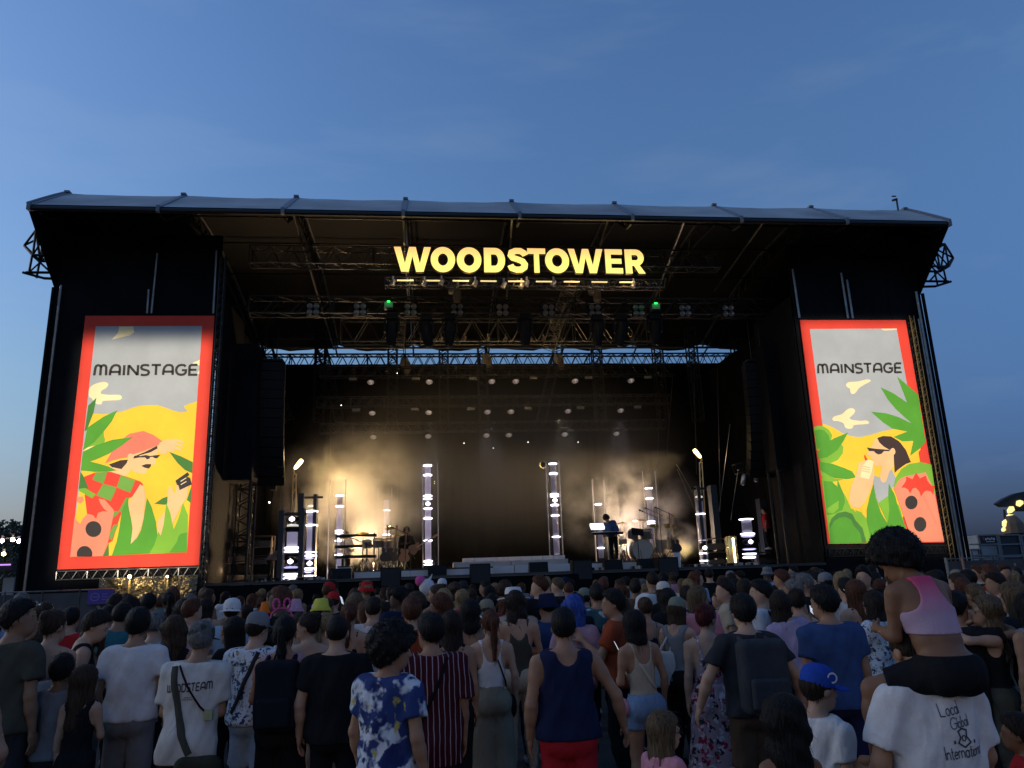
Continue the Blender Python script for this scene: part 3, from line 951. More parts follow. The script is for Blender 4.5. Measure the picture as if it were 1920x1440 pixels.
class Art:
    def __init__(s, conv):
        s.conv = conv; s.mb = MB(); s.k = 0

    def shape(s, col, pts, smooth=False, conv=None):
        if smooth: pts = spline(pts, smooth if smooth > 1 else 4)
        s.k += 1
        s.mb.cur = PI[col]
        q = []
        for p in pts:
            v = P(*(conv or s.conv)(*p), YBN)
            q.append((v.x, YBN - .004 - .0006 * s.k, v.z))
        s.mb.poly(q)
        return s

    def disc(s, col, cx, cy, rx, ry, n=24, cut=None):
        pts = [(cx + rx * cos(2 * pi * i / n), cy + ry * sin(2 * pi * i / n)) for i in range(n)]
        if cut is not None: pts = [(x, min(y, cut)) for x, y in pts]
        return s.shape(col, pts)


def LC(x, y): return 90 + x / 2.879, 580 + y / 2.88
def LZ(x, y): return x / 3.429, 720 + y / 3.429
def RC(x, y): return 1490 + x / 3.273, 590 + y / 3.273
def RZ(x, y): return 1240 + x / 3.429, 680 + y / 3.429


# ---- banner with the man
ban1 = thing('mainstage_banner', 'tall banner of a moustached man in a coral cap shading his eyes', 'banner', P(260, 1064, YBN), 'tall printed banners on the towers')
q = [P(*p, YBN) for p in ((160, 592), (402, 592), (373, 1060), (107, 1068))]
obj('canvas', MB().slab(q, (0, .04, 0)), PM[PI['red']][1], ban1)
A = Art(LC)
inner = [(258, 92), (832, 90), (750, 1312), (122, 1338)]
A.shape('grey', inner)
A.shape('cream', [(385, 93), (460, 93), (467, 125), (440, 141), (345, 164), (355, 152), (378, 128)])
A.shape('cream', [(820, 273), (785, 287), (777, 298), (800, 300), (818, 304)]).shape('cream', [(817, 328), (806, 345), (816, 352)])
A.shape('yel', [(222, 562), (250, 563), (300, 566), (350, 562), (400, 552), (430, 542), (460, 530), (500, 521), (540, 518), (590, 518), (630, 530), (680, 548), (720, 557), (745, 553), (752, 545), (740, 535), (734, 522), (760, 511), (805, 497), (750, 1312), (122, 1338)])
A.shape('cream', [(222, 468), (224, 430), (250, 405), (300, 392), (325, 402), (318, 422), (290, 440), (288, 456), (330, 462), (385, 462), (400, 477), (385, 490), (340, 492), (297, 496), (290, 512), (265, 512), (250, 498), (235, 480)], 4)
A.shape('lt', [(300, 655), (304, 690), (310, 705), (300, 730), (240, 738), (195, 752), (240, 690)])
A.shape('dk', [(262, 478), (246, 560), (228, 605), (212, 650), (198, 660), (218, 520)])
A.shape('md', [(375, 545), (345, 605), (300, 662), (250, 718), (190, 762), (212, 640), (300, 580)])
A.shape('cream', [(188, 764), (220, 745), (255, 738), (240, 748)])
# back of neck, face, hand
A.shape('skin', [(330, 850), (400, 840), (430, 820), (452, 862), (430, 890), (400, 905), (340, 880)])
A.shape('skin', [(432, 815), (435, 785), (470, 775), (590, 738), (593, 780), (583, 806), (581, 836), (552, 842), (535, 850), (540, 862), (528, 885), (505, 890), (470, 880), (446, 862), (400, 872)])
A.shape('coral', [(308, 832), (345, 770), (395, 705), (440, 672), (515, 657), (570, 678), (622, 715), (600, 733), (520, 765), (455, 785), (440, 782), (430, 800), (390, 806), (345, 818)])
A.shape('hair', [(330, 838), (392, 815), (432, 812), (426, 830), (398, 863), (345, 852)])
A.shape('hair', [(462, 796), (520, 772), (590, 737), (592, 752), (555, 772), (500, 787), (466, 806)])
A.disc('skin', 447, 800, 17, 21)
A.shape('blk', [(470, 790), (500, 793), (530, 787), (552, 792), (580, 788), (608, 786), (590, 804), (576, 804), (566, 797), (552, 798), (550, 806), (535, 811), (525, 800), (498, 800), (462, 806)])
A.shape('blk', [(505, 845), (530, 836), (557, 836), (557, 846), (545, 860), (522, 855)])
A.shape('skin', [(592, 745), (605, 720), (640, 703), (700, 700), (728, 712), (733, 722), (700, 717), (690, 720), (732, 735), (730, 745), (690, 735), (684, 738), (724, 755), (718, 765), (672, 750), (690, 768), (670, 772), (648, 765), (640, 785), (600, 778)])
# lower leaves behind the shirt
A.shape('dk', [(655, 770), (720, 795), (782, 825), (779, 885), (740, 868), (700, 830)]).shape('dk', [(575, 1050), (620, 1020), (655, 1008), (655, 1055), (620, 1055)]).shape('dk', [(775, 955), (750, 1030), (772, 1045)])
A.shape('red', [(195, 905), (260, 880), (340, 878), (430, 905), (500, 930), (515, 945), (485, 1000), (440, 1018), (400, 1092), (380, 1150), (350, 1250), (325, 1265), (300, 1332), (240, 1332), (200, 1010)])
for sq in ([(262, 880), (322, 878), (300, 942), (240, 920)], [(395, 895), (472, 925), (445, 990), (372, 962)], [(300, 942), (372, 962), (340, 1035), (262, 1005)], [(422, 1018), (440, 1018), (400, 1095), (382, 1092)], [(345, 1090), (388, 1092), (372, 1110), (352, 1130)], [(355, 1165), (382, 1160), (345, 1245), (325, 1230)]):
    A.shape('green', sq)
A.shape('yel', [(350, 1250), (382, 1160), (395, 1180), (370, 1260), (346, 1330), (328, 1331)])
A.shape('dk', [(318, 1290), (328, 1262), (330, 1331), (298, 1333)])
A.shape('md', [(458, 690), (400, 735), (330, 780), (250, 815), (182, 832), (190, 770), (260, 735), (350, 705)])
A.shape('md', [(372, 870), (330, 850), (280, 835), (230, 822), (185, 825), (178, 870), (250, 877), (320, 877)])
A.shape('lt', [(175, 930), (200, 965), (260, 1000), (240, 1020), (168, 980)]).shape('dk', [(178, 875), (200, 915), (222, 972), (200, 965), (167, 970)])
A.shape('skin', [(500, 945), (520, 962), (528, 1010), (518, 1130), (502, 1190), (480, 1235), (448, 1268), (458, 1180), (445, 1100), (432, 1050), (465, 1000)])
A.shape('md', [(432, 1018), (440, 1090), (452, 1140), (458, 1190), (448, 1268), (482, 1235), (505, 1190), (518, 1130), (535, 1018), (560, 1065), (583, 1145), (592, 1222), (572, 1290), (550, 1319), (346, 1329), (372, 1260), (387, 1180), (400, 1090)])
A.shape('skin', [(655, 955), (668, 958), (688, 1000), (698, 930), (708, 905), (716, 905), (722, 950), (760, 950), (754, 1010), (722, 1060), (690, 1125), (660, 1190), (625, 1200), (605, 1228), (592, 1190), (595, 1140), (642, 1080), (646, 1040), (648, 990)])
A.shape('lt', [(640, 1045), (662, 1100), (680, 1190), (705, 1130), (730, 1045), (756, 1110), (755, 1220), (750, 1312), (548, 1319), (575, 1275), (598, 1200), (610, 1222), (626, 1160)])
A.shape('md', [(751, 1205), (718, 1212), (705, 1228), (700, 1250), (680, 1280), (655, 1314), (750, 1312)])
A.shape('blk', [(690, 925), (755, 880), (765, 894), (752, 905), (768, 910), (778, 945), (712, 977), (706, 952), (697, 948)])
A.shape('cream', [(716, 928), (748, 908), (749, 912), (718, 932)]).shape('cream', [(718, 945), (748, 928), (749, 932), (720, 949)])
# dotted box
A.shape('pink', [(145, 1125), (176, 1160), (190, 1130), (215, 1104), (245, 1112), (262, 1132), (272, 1100), (300, 1090), (330, 1094), (360, 1090), (325, 1265), (298, 1333), (122, 1337)])
A.shape('pink', [(157, 1012), (190, 1012), (193, 1032), (175, 1048), (158, 1038)]).shape('pink', [(275, 1022), (310, 1030), (360, 1088), (330, 1097), (305, 1078), (287, 1052)])
A.disc('blk', 248, 1187, 43, 43).disc('blk', 200, 1321, 42, 43, cut=1335)
obj('printed_picture', A.mb, [m for _, m in PM], ban1)
txt = mat('print_ink', (.025, .020, .018), .7)
tw = MB()
lb, rb, lt_, rt_ = P(*LC(250, 362), YBN), P(*LC(806, 358), YBN), P(*LC(256, 298), YBN), P(*LC(808, 296), YBN)
def bi(u, v, a, b, c, d, off):
    p = (a * (1 - u) + b * u) * (1 - v) + (c * (1 - u) + d * u) * v
    return Vector((p.x, YBN - off, p.z))
write(tw, 'MAINSTAGE', lambda u, v: bi(u, .07 + v * .86, lb, rb, lt_, rt_, .20), .225, .30)
tw.v = [(x, YBN - .016, z) for x, y, z in tw.v]
obj('lettering', tw, txt, ban1)

# ---- banner with the woman
ban2 = thing('mainstage_banner', 'tall banner of a long haired woman in sunglasses drinking from a cup', 'banner', P(1660, 1018, YBN), 'tall printed banners on the towers')
q = [P(*p, YBN) for p in ((1500, 600), (1698, 600), (1770, 1017), (1553, 1020))]
obj('canvas', MB().slab(q, (0, .04, 0)), PM[PI['red']][1], ban2)
B2 = Art(RC)
B2.shape('grey', [(92, 88), (625, 85), (690, 430), (740, 640), (700, 900), (172, 900), (170, 672)])
B2.shape('cream', [(532, 87), (625, 85), (628, 91), (600, 95), (560, 97), (540, 95)])
B2.shape('yel', [(170, 668), (230, 690), (290, 725), (340, 745), (400, 752), (460, 740), (540, 715), (620, 700), (760, 725), (775, 850), (765, 1000), (640, 1300), (300, 1300), (200, 900)])
B2.shape('cream', [(315, 430), (330, 415), (365, 412), (400, 408), (440, 398), (465, 402), (460, 412), (430, 428), (395, 450), (372, 480), (350, 487), (340, 470), (338, 455), (322, 445)], 4)
B2.shape('cream', [(230, 640), (245, 624), (290, 610), (325, 580), (355, 575), (370, 590), (360, 610), (337, 633), (350, 645), (400, 652), (440, 650), (457, 663), (440, 672), (380, 675), (360, 682), (352, 697), (328, 700), (308, 690), (300, 668), (270, 655), (240, 652)], 4)
B2.shape('md', [(628, 380), (757, 490), (803, 780), (770, 820), (708, 867), (727, 775), (660, 778), (606, 750), (690, 718), (600, 700), (540, 660), (468, 596), (560, 605), (640, 630), (717, 668), (620, 580), (570, 520), (527, 446), (600, 480), (690, 540), (655, 450)])
B2.shape('lt', [(116, 690), (140, 683), (170, 683), (208, 705), (230, 740), (220, 780), (180, 825), (135, 835)])
B2.shape('md', [(121, 712), (150, 703), (180, 710), (208, 740), (215, 775), (180, 815), (137, 825)])
B2.shape('lt', [(280, 790), (298, 810), (295, 850), (265, 892), (220, 912), (165, 907), (150, 885), (210, 870)])
B2.shape('md', [(327, 723), (300, 775), (262, 830), (200, 875), (147, 885), (140, 850), (170, 800), (240, 760)])
B2.shape('lt', [(157, 955), (240, 1005), (300, 1012), (262, 1020), (215, 1030), (190, 1020), (163, 990)])
B2.shape('md', [(152, 903), (230, 915), (300, 940), (352, 962), (377, 1000), (320, 1010), (240, 1003), (158, 958)])
B2.shape('lt', [(163, 1000), (200, 1020), (260, 1050), (310, 1110), (345, 1190), (430, 1220), (480, 1330), (700, 1393), (217, 1407), (190, 1200)])
B2.shape('md', [(175, 1020), (230, 1025), (262, 1062), (262, 1010), (300, 1100), (308, 1150), (290, 1200), (235, 1225), (198, 1230), (185, 1120)])
B2.shape('lt', [(198, 1190), (270, 1140), (268, 1190), (235, 1220), (200, 1215)])
B2.shape('dk', [(211, 1290), (225, 1250), (262, 1217), (310, 1208), (352, 1222), (372, 1262), (415, 1310), (440, 1400), (218, 1407)])
B2.shape('md', [(215, 1310), (240, 1268), (275, 1245), (312, 1242), (345, 1258), (362, 1295), (400, 1340), (412, 1400), (219, 1407)])
B2.shape('yel', [(320, 1085), (345, 1150), (378, 1218), (330, 1160)]).shape('yel', [(400, 1190), (440, 1150), (437, 1250), (415, 1225)])
# woman
B2.shape('grey', [(585, 930), (607, 980), (625, 1010), (575, 1110), (510, 1157), (478, 1050), (482, 985), (520, 1000)])
B2.shape('skin', [(505, 757), (520, 765), (600, 815), (606, 860), (605, 930), (578, 965), (558, 1025), (540, 1032), (528, 1020), (522, 995), (532, 930), (495, 932), (478, 918), (478, 892), (462, 880), (468, 870), (440, 862), (455, 832), (475, 800), (488, 770)])
B2.shape('hair', [(505, 757), (540, 745), (590, 748), (640, 778), (680, 830), (712, 905), (680, 917), (640, 945), (612, 971), (606, 860), (585, 832), (545, 810), (518, 785)])
B2.disc('skin', 600, 841, 16, 22)
B2.shape('blk', [(442, 815), (470, 820), (500, 824), (582, 830), (580, 838), (545, 838), (533, 853), (512, 859), (495, 850), (484, 838), (455, 838)])
B2.shape('skin', [(390, 912), (440, 888), (480, 905), (487, 985), (470, 1060), (430, 1150), (392, 1190), (352, 1178), (330, 1140), (345, 1050), (375, 985), (385, 940)])
B2.shape('cream', [(415, 925), (450, 888), (483, 900), (472, 960), (455, 1010), (402, 998)])
B2.shape('red', [(428, 858), (446, 890), (432, 897), (425, 876)])
for k in range(3):
    B2.shape('skin', [(412, 925 + 14 * k), (462, 937 + 14 * k), (460, 943 + 14 * k), (410, 932 + 14 * k)])
# fruit and front leaves
B2.shape('red', [(758, 845), (800, 783), (832, 915), (770, 912)])
B2.shape('lt', [(606, 1050), (618, 1000), (655, 945), (700, 917), (770, 905), (836, 920), (862, 1100), (700, 1140), (610, 1070)])
B2.shape('lt', [(640, 1175), (700, 1393), (640, 1393), (575, 1290), (510, 1155), (575, 1110)])
B2.shape('md', [(482, 1040), (495, 1120), (530, 1220), (568, 1282), (578, 1200), (572, 1120), (575, 1038), (612, 1105), (640, 1210), (690, 1330), (703, 1395), (470, 1398), (443, 1270), (440, 1200), (460, 1110)])
B2.shape('pink', [(606, 1066), (640, 1010), (670, 994), (800, 968), (832, 1030), (858, 1105), (915, 1393), (722, 1396), (700, 1330)])
B2.shape('red', [(652, 1062), (680, 1022), (682, 994), (720, 1010), (743, 970), (766, 1005), (802, 988), (812, 1020), (836, 1050), (857, 1050), (848, 1108), (832, 1085), (805, 1080), (790, 1090), (772, 1117), (762, 1085), (740, 1062), (722, 1068), (705, 1098), (692, 1072), (672, 1062)])
B2.disc('blk', 713, 1153, 38, 42).disc('blk', 767, 1287, 38, 45)
B2.shape('coral', [(788, 1110), (868, 1285), (866, 1289), (784, 1112)])
obj('printed_picture', B2.mb, [m for _, m in PM], ban2)
tw = MB()
lb, rb, lt_, rt_ = P(*RC(145, 365), YBN), P(*RC(655, 358), YBN), P(*RC(138, 302), YBN), P(*RC(652, 294), YBN)
write(tw, 'MAINSTAGE', lambda u, v: bi(u, .07 + v * .86, lb, rb, lt_, rt_, .20), .225, .30)
tw.v = [(x, YBN - .016, z) for x, y, z in tw.v]
obj('lettering', tw, txt, ban2)

# trusses that frame the banners
a = P(107, 1078, 23.95); b = P(373, 1070, 23.95)
truss('banner_truss', 'light truss lying along the foot of the moustached man banner', (a.x, 24.0, a.z - .02), (b.x, 24.0, a.z - .02), .2, .24, ALU, 'trusses framing the banners', r=.022)
truss('banner_truss', 'upright truss along the stage side of the moustached man banner', (-6.78, 23.98, .1), (-6.78, 23.98, 12.4), .16, .16, STEEL, 'trusses framing the banners', r=.02, bay=.3, upv=(0, 1, 0))
a = P(1553, 1030, 23.95); b = P(1770, 1027, 23.95)
truss('banner_truss', 'dark truss lying along the foot of the drinking woman banner', (a.x, 24.0, b.z - .05), (b.x, 24.0, b.z - .05), .2, .24, STEEL, 'trusses framing the banners', r=.022)
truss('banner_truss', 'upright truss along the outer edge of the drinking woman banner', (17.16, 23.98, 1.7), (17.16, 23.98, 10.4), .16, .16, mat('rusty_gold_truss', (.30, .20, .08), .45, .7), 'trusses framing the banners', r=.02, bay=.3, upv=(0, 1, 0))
tag(obj('hanging_pipe', MB().tube((17.45, 23.96, 1.6), (17.45, 23.96, 10.3), .03, 6), ALU), 'long thin pipe beside the outer edge of the drinking woman banner', 'pipe', 'pipes above the banners')

# floodlights of the festival field that shine on the banners (they stand behind the camera)
_l = lamp('field_floodlight', 'SPOT', (-3, -22, 9), 43000, (1, .90, .74), (-8.94, 23.9, 6.1), .30, radians(24), 0)
gobo(_l, *aim_tangents(_l, [(-11.0, 23.9, 2.3), (-6.88, 23.9, 2.3), (-11.0, 23.9, 9.50), (-6.88, 23.9, 9.50)]), .0025, .0055)
_l = lamp('field_floodlight', 'SPOT', (6, -22, 9), 43000, (1, .90, .76), (14.98, 23.9, 6.2), .30, radians(24), 0)
gobo(_l, *aim_tangents(_l, [(12.9, 23.9, 2.3), (17.1, 23.9, 2.3), (12.9, 23.9, 10.22), (17.1, 23.9, 10.22)]), .0025, .004)

_l = lamp('crowd_fill', 'AREA', (3, -24, 9), 200, (1, .68, .43), (3, 8, 1.2), 7)  # added warm fill behind the camera, taking the blue off the crowd
# ================================================================== ON THE STAGE
PW = mat('ring_light', (.8, .8, .9), .4, emit=(.90, .86, 1.0), estr=1.5)
PWS = mat('ring_light_soft', (.6, .6, .75), .4, emit=(.62, .58, 1.0), estr=.35)
TUBE = mat('frosted_tube', (.10, .09, .12), .35, emit=(.70, .62, .95), estr=.115)
TUBED = mat('dim_tube', (.05, .05, .07), .3, emit=(.5, .47, .78), estr=.045)
CLEAR = mat('clear_acrylic', (.1, .1, .12), .08, alpha=.06)
WARMLIT = mat('warm_lit_metal', (.5, .42, .25), .3, .8)  # warm light on the metal put into its base colour


def light_column(px, yb, Y, parts, label, w_px=22, posts=None, frame=None, kit='tall'):
    """a stack of lamps: parts = list of (kind, y_top, y_bottom) in photo rows"""
    base = P(px, yb, Y); base.z = ZD
    t = thing('light_column', label, 'light column', base, 'columns of rings and tubes of light on the stage')
    W_ = w_px / FPX * Y * 1.0
    R0 = W_ / 2
    for kind, y0, y1 in parts:
        z0, z1 = P(px, y1, Y).z, P(px, y0, Y).z
        z0 = max(z0, ZD + .01); z1 = max(z1, z0 + .03)
        c = Vector((base.x, Y, 0))
        if kind == 'ring':
            obj('light_ring', MB().lathe([(R0 * .72, z0), (R0 * 1.22, z0 + (z1 - z0) * .2), (R0 * 1.22, z0 + (z1 - z0) * .8), (R0 * .72, z1)], c, 16), PW, t, smooth=True)
        elif kind == 'soft':
            obj('light_ring', MB().lathe([(R0 * .8, z0), (R0 * 1.15, (z0 * 2 + z1) / 3), (R0 * 1.15, (z0 + 2 * z1) / 3), (R0 * .8, z1)], c, 16), PWS, t, smooth=True)
        elif kind == 'tube':
            obj('tube', MB().lathe([(R0 * .86, z0), (R0 * .86, z1)], c, 16), TUBE, t, smooth=True)
        elif kind == 'dim':
            obj('tube', MB().lathe([(R0 * .86, z0), (R0 * .86, z1)], c, 16), TUBED, t, smooth=True)
        elif kind == 'head':
            obj('lamp_head', MB().lathe([(R0 * .3, z0), (R0 * 1.0, z0 + (z1 - z0) * .25), (R0 * 1.05, z0 + (z1 - z0) * .7), (R0 * .5, z1)], c, 12), BLACKP, t, smooth=True)
            obj('bulb', MB().lathe([(0, -.09), (.09, -.04), (.1, .02), (0, .1)], Vector((base.x, Y - R0 * .95, (z0 + z1) / 2)), 8), PW, t, smooth=True)
        elif kind == 'arc':
            obj('top_lens', MB().lathe([(R0 * .95, z0), (R0 * .9, z1 - .02), (R0 * .5, z1)], c, 12), mat('pale_lens', (.6, .58, .5), .3, emit=(1, .95, .85), estr=.25), t, smooth=True)
        elif kind == 'dark':
            obj('lamp_drum', MB().lathe([(R0 * 1.1, z0), (R0 * 1.2, (z0 + z1) / 2), (R0 * 1.1, z1)], c, 12), BLACKP, t, smooth=True)
        elif kind == 'bar':
            obj('cross_bar', MB().box((base.x, Y, (z0 + z1) / 2), (W_ * 2.1, .08, max(.04, z1 - z0))), BLACKM, t)
    if posts:
        for x0, x1, yt, yb2 in posts:
            a = P((x0 + x1) / 2, yt, Y); wz = (x1 - x0) / FPX * Y
            obj('side_post', MB().box2((a.x - wz / 2, Y - .15, ZD), (a.x + wz / 2, Y + .25, a.z)), mat('post_black', (.028, .03, .034), .6), t)
    if frame:
        x0, x1, yt = frame
        zt = P(px, yt, Y).z
        for x in (x0, x1):
            X = P(x, yb, Y).x
            obj('clear_rod', MB().tube((X, Y - .2, ZD), (X, Y - .2, zt), .022, 5), mat('rod', (.5, .5, .55), .15, .6), t)
        X0, X1 = P(x0, yb, Y).x, P(x1, yb, Y).x
        obj('clear_shell', MB().lathe([((X1 - X0) / 2, ZD + .05), ((X1 - X0) / 2, zt)], ((X0 + X1) / 2, Y, 0), 14, cap=False), CLEAR, t, smooth=True)
    return t


light_column(545, 1088, 27.0, [('bar', 961, 967), ('head', 969, 979), ('arc', 983, 988), ('dark', 988, 997), ('tube', 998, 1024), ('ring', 1025, 1030), ('soft', 1030, 1036), ('ring', 1033, 1036), ('dark', 1037, 1044), ('head', 1046, 1060), ('soft', 1062, 1066), ('dark', 1066, 1074), ('ring', 1075, 1079), ('soft', 1080, 1083), ('ring', 1083, 1086)], 'short light column between two black posts, nearest the percussion side wing', 22, posts=((525, 534, 957, 1088), (564, 572, 953, 1088)))
light_column(581, 1084, 28.2, [('bar', 931, 935), ('arc', 947, 950), ('ring', 957, 961), ('tube', 961, 984), ('ring', 983, 987), ('tube', 987, 1034), ('ring', 1034, 1037), ('ring', 1040, 1044), ('soft', 1045, 1049), ('head', 1051, 1062), ('ring', 1064, 1068), ('soft', 1068, 1074), ('ring', 1078, 1081)], 'taller light column with lavender tube just behind the short black posts', 18, posts=((561, 571, 925, 1084), (589, 595, 927, 1040)))
light_column(634, 1076, 29.5, [('ring', 928, 931), ('dim', 931, 949), ('ring', 948, 951), ('tube', 951, 994), ('ring', 994, 997), ('ring', 999, 1001), ('head', 1002, 1010), ('ring', 1012, 1016), ('tube', 1016, 1040), ('ring', 1039, 1042), ('tube', 1042, 1066), ('ring', 1068, 1074)], 'light column with golden rod cage beside the white box', 12, frame=(615, 646, 900))
light_column(724, 1064, 32, [('tube', 938, 956), ('ring', 956, 958), ('tube', 958, 999), ('ring', 1001, 1004), ('ring', 1040, 1044)], 'slim dim light column behind the percussion stands', 11, frame=(708, 734, 915))
light_column(803, 1064, 30, [('ring', 871, 875), ('tube', 875, 889), ('ring', 889, 893), ('tube', 893, 928), ('ring', 928, 932), ('ring', 934, 937), ('head', 939, 951), ('ring', 952, 955), ('tube', 955, 970), ('ring', 970, 974), ('tube', 974, 1011), ('ring', 1012, 1015), ('tube', 1015, 1049), ('ring', 1050, 1055), ('ring', 1057, 1060)], 'tallest light column, left of the empty stage middle', 13, frame=(793, 822, 868))
light_column(1045, 1054, 30, [('ring', 868, 871), ('dim', 871, 886), ('ring', 886, 890), ('dim', 890, 925), ('ring', 925, 929), ('ring', 929, 932), ('head', 933, 944), ('ring', 945, 949), ('dim', 949, 965), ('ring', 965, 968), ('dim', 968, 1005), ('ring', 1005, 1008), ('dim', 1008, 1040), ('ring', 1043, 1047), ('ring', 1048, 1051)], 'tallest light column, right of the empty stage middle', 13, frame=(1030, 1055, 866))
light_column(1128, 1050, 30.5, [('ring', 944, 947), ('head', 985, 992), ('ring', 985, 989), ('dim', 992, 1026), ('ring', 1026, 1029), ('dim', 1029, 1046)], 'slim light column beside the keyboard player', 11, frame=(1117, 1139, 900))
light_column(1226, 1042, 32, [('ring', 914, 917), ('dim', 917, 932), ('ring', 933, 936), ('dim', 936, 975), ('ring', 976, 979), ('ring', 980, 983), ('dim', 985, 1036)], 'light column with golden rods behind the drum kit', 12, frame=(1214, 1238, 884))
light_column(1322, 1056, 28.2, [('bar', 914, 918), ('arc', 929, 933), ('dim', 940, 962), ('ring', 962, 965), ('dim', 965, 1010), ('soft', 1012, 1014), ('dark', 1018, 1030), ('head', 1022, 1032), ('ring', 1036, 1039), ('dim', 1040, 1050), ('ring', 1050, 1053)], 'light column between black posts under the bright flaring spotlight on the drum side', 15, posts=((1304, 1310, 912, 1056), (1329, 1341, 910, 1056)))
light_column(1407, 1050, 29, [('ring', 972, 975), ('dim', 975, 998), ('ring', 999, 1003), ('soft', 1003, 1007), ('head', 1010, 1022), ('soft', 1028, 1031), ('ring', 1037, 1040), ('ring', 1043, 1047)], 'short bright light column in the dark drum side wing', 22, posts=((1420, 1440, 935, 1050),))

# the two flaring spotlights on their masts
def flare_spot(px, py, foot_px, foot_py, Y, sgn, lab, top_px, lean):
    h = P(px, py, Y)
    t = thing('flare_spotlight', lab, 'spotlight', (P(foot_px, foot_py, Y).x, Y, ZD), 'bright warm spotlights on masts')
    ax = Vector((sgn * .62, -.18, .72)).normalized()
    q = ax.to_track_quat('Z', 'Y').to_matrix()
    obj('glowing_head', MB().lathe([(.03, -.24), (.065, -.18), (.085, .12), (.06, .20)], h, 12, q), mat('flare_glow', (1, .9, .6), .4, emit=(1, .74, .30), estr=2.0), t, smooth=True)
    foot = P(foot_px, foot_py, Y)
    mb = MB()
    for o in (-.10, .10):
        mb.tube((foot.x + o, Y + .1, ZD), (h.x - sgn * .15 + o * .5, Y + .1, h.z - .35), .025, 5)
    mb.tube((h.x - sgn * .15, Y + .1, h.z - .38), h - ax * .3, .04, 5)
    n = 9
    for k in range(n):
        f0, f1 = k / n, (k + 1) / n
        A_ = Vector((foot.x, Y + .1, ZD)); B_ = Vector((h.x - sgn * .15, Y + .1, h.z - .35))
        p, r_ = A_.lerp(B_, f0), A_.lerp(B_, f1)
        mb.tube(p + Vector((-.08, 0, 0)), r_ + Vector((.08, 0, 0)), .012, 3)
    obj('mast', mb, WARMLIT, t)
    return h


h1 = flare_spot(560, 870, 546, 1080, 28.6, 1, 'glaring warm spotlight on a mast on the percussion side', 0, 0)
h2 = flare_spot(1307, 850, 1324, 1056, 28.9, -1, 'glaring warm spotlight on a mast on the drum side', 0, 0)
lamp('flare_light', 'SPOT', h1 + Vector((.35, -.05, .02)), 430, (1, .66, .24), h1 + Vector((6.5, 2.6, -3.2)), .3, radians(165), 1)
lamp('flare_light', 'SPOT', h2 + Vector((-.3, -.05, .02)), 1500, (1, .68, .34), h2 + Vector((-6.5, 2.2, -2.6)), .14, radians(62), .7)
lamp('flare_spill', 'POINT', h1 + Vector((-.1, -.55, .2)), 9, (1, .72, .32), size=.15)
lamp('flare_spill', 'POINT', h2 + Vector((.1, -.55, .2)), 9, (1, .70, .34), size=.15)
_j = P(1317, 1050, 28.0); lamp('jet_light', 'SPOT', _j, 150, (1, .68, .26), P(1225, 1000, 28.3), .05, radians(50), .5)
# small lamp beside the right tall column
c = P(1018, 872, 30)
t = thing('yellow_lamp', 'small yellow lamp beside the top of the right tall light column', 'lamp', c)
obj('can', MB().lathe([(.10, .1), (.16, 0), (.15, -.05)], c, 10, Matrix.Rotation(radians(70), 3, 'X')), BLACKP, t)
obj('lens', MB().lathe([(.14, 0), (.1, .04), (0, .05)], c + Vector((0, -.04, 0)), 10, Matrix.Rotation(radians(80), 3, 'X')), mat('amber_lens', (1, .8, .3), .3, emit=(1, .78, .3), estr=1.2), t)
obj('arm', MB().tube(c, P(1031, 868, 30), .02, 4), BLACKM, t)

# risers, steps, white box
def white_block(x0, x1, yt, yb, Y, depth, name, label, cat, n=1, m=WHITEP):
    a, b = P(x0, yb, Y), P(x1, yb, Y)
    zt = P((x0 + x1) / 2, yt, Y).z
    z0 = ZD
    t = thing(name, label, cat, ((a.x + b.x) / 2, Y, z0))
    w = (b.x - a.x) / n
    for k in range(n):
        obj('front_board', MB().box2((a.x + w * k + .004, Y - .02, z0 + .003), (a.x + w * (k + 1) - .004, Y + .02, zt)), m, t)
    obj('top_board', MB().box2((a.x, Y - .03, zt + .003), (b.x, Y + depth, zt + .05)), DECKM, t)
    return t


white_block(664, 925, 1069, 1083, 25.3, 3.0, 'low_riser', 'long low white fronted riser on the percussion side', 'riser', 5)
white_block(632, 660, 1064, 1084, 25.2, .5, 'white_box', 'small white box standing at the left end of the low riser', 'box')
white_block(1108, 1266, 1054, 1067, 25.3, 4.5, 'drum_riser', 'white edged riser carrying keyboard and drum kit', 'riser', 4)
white_block(1264, 1277, 1036, 1062, 25.15, .3, 'white_post', 'slim white post at the drum side end of the drum riser', 'post')
st = thing('centre_steps', 'wide pale steps in the middle of the stage', 'steps', P(960, 1072, 26))
for k, (x0, x1, yt, yb, Y) in enumerate(((856, 1072, 1060, 1073, 26.0), (850, 1066, 1051, 1060, 27.0), (868, 1060, 1044, 1050, 28.0))):
    a, b = P(x0, yb, Y), P(x1, yb, Y); zt = P(960, yt, Y).z
    n = 4 if k < 2 else 9
    w = (b.x - a.x) / n
    for i in range(n):
        obj('step_board', MB().box2((a.x + w * i + .01, Y, ZD + .003), (a.x + w * (i + 1) - .01, Y + .98, zt)), WHITEP, st)
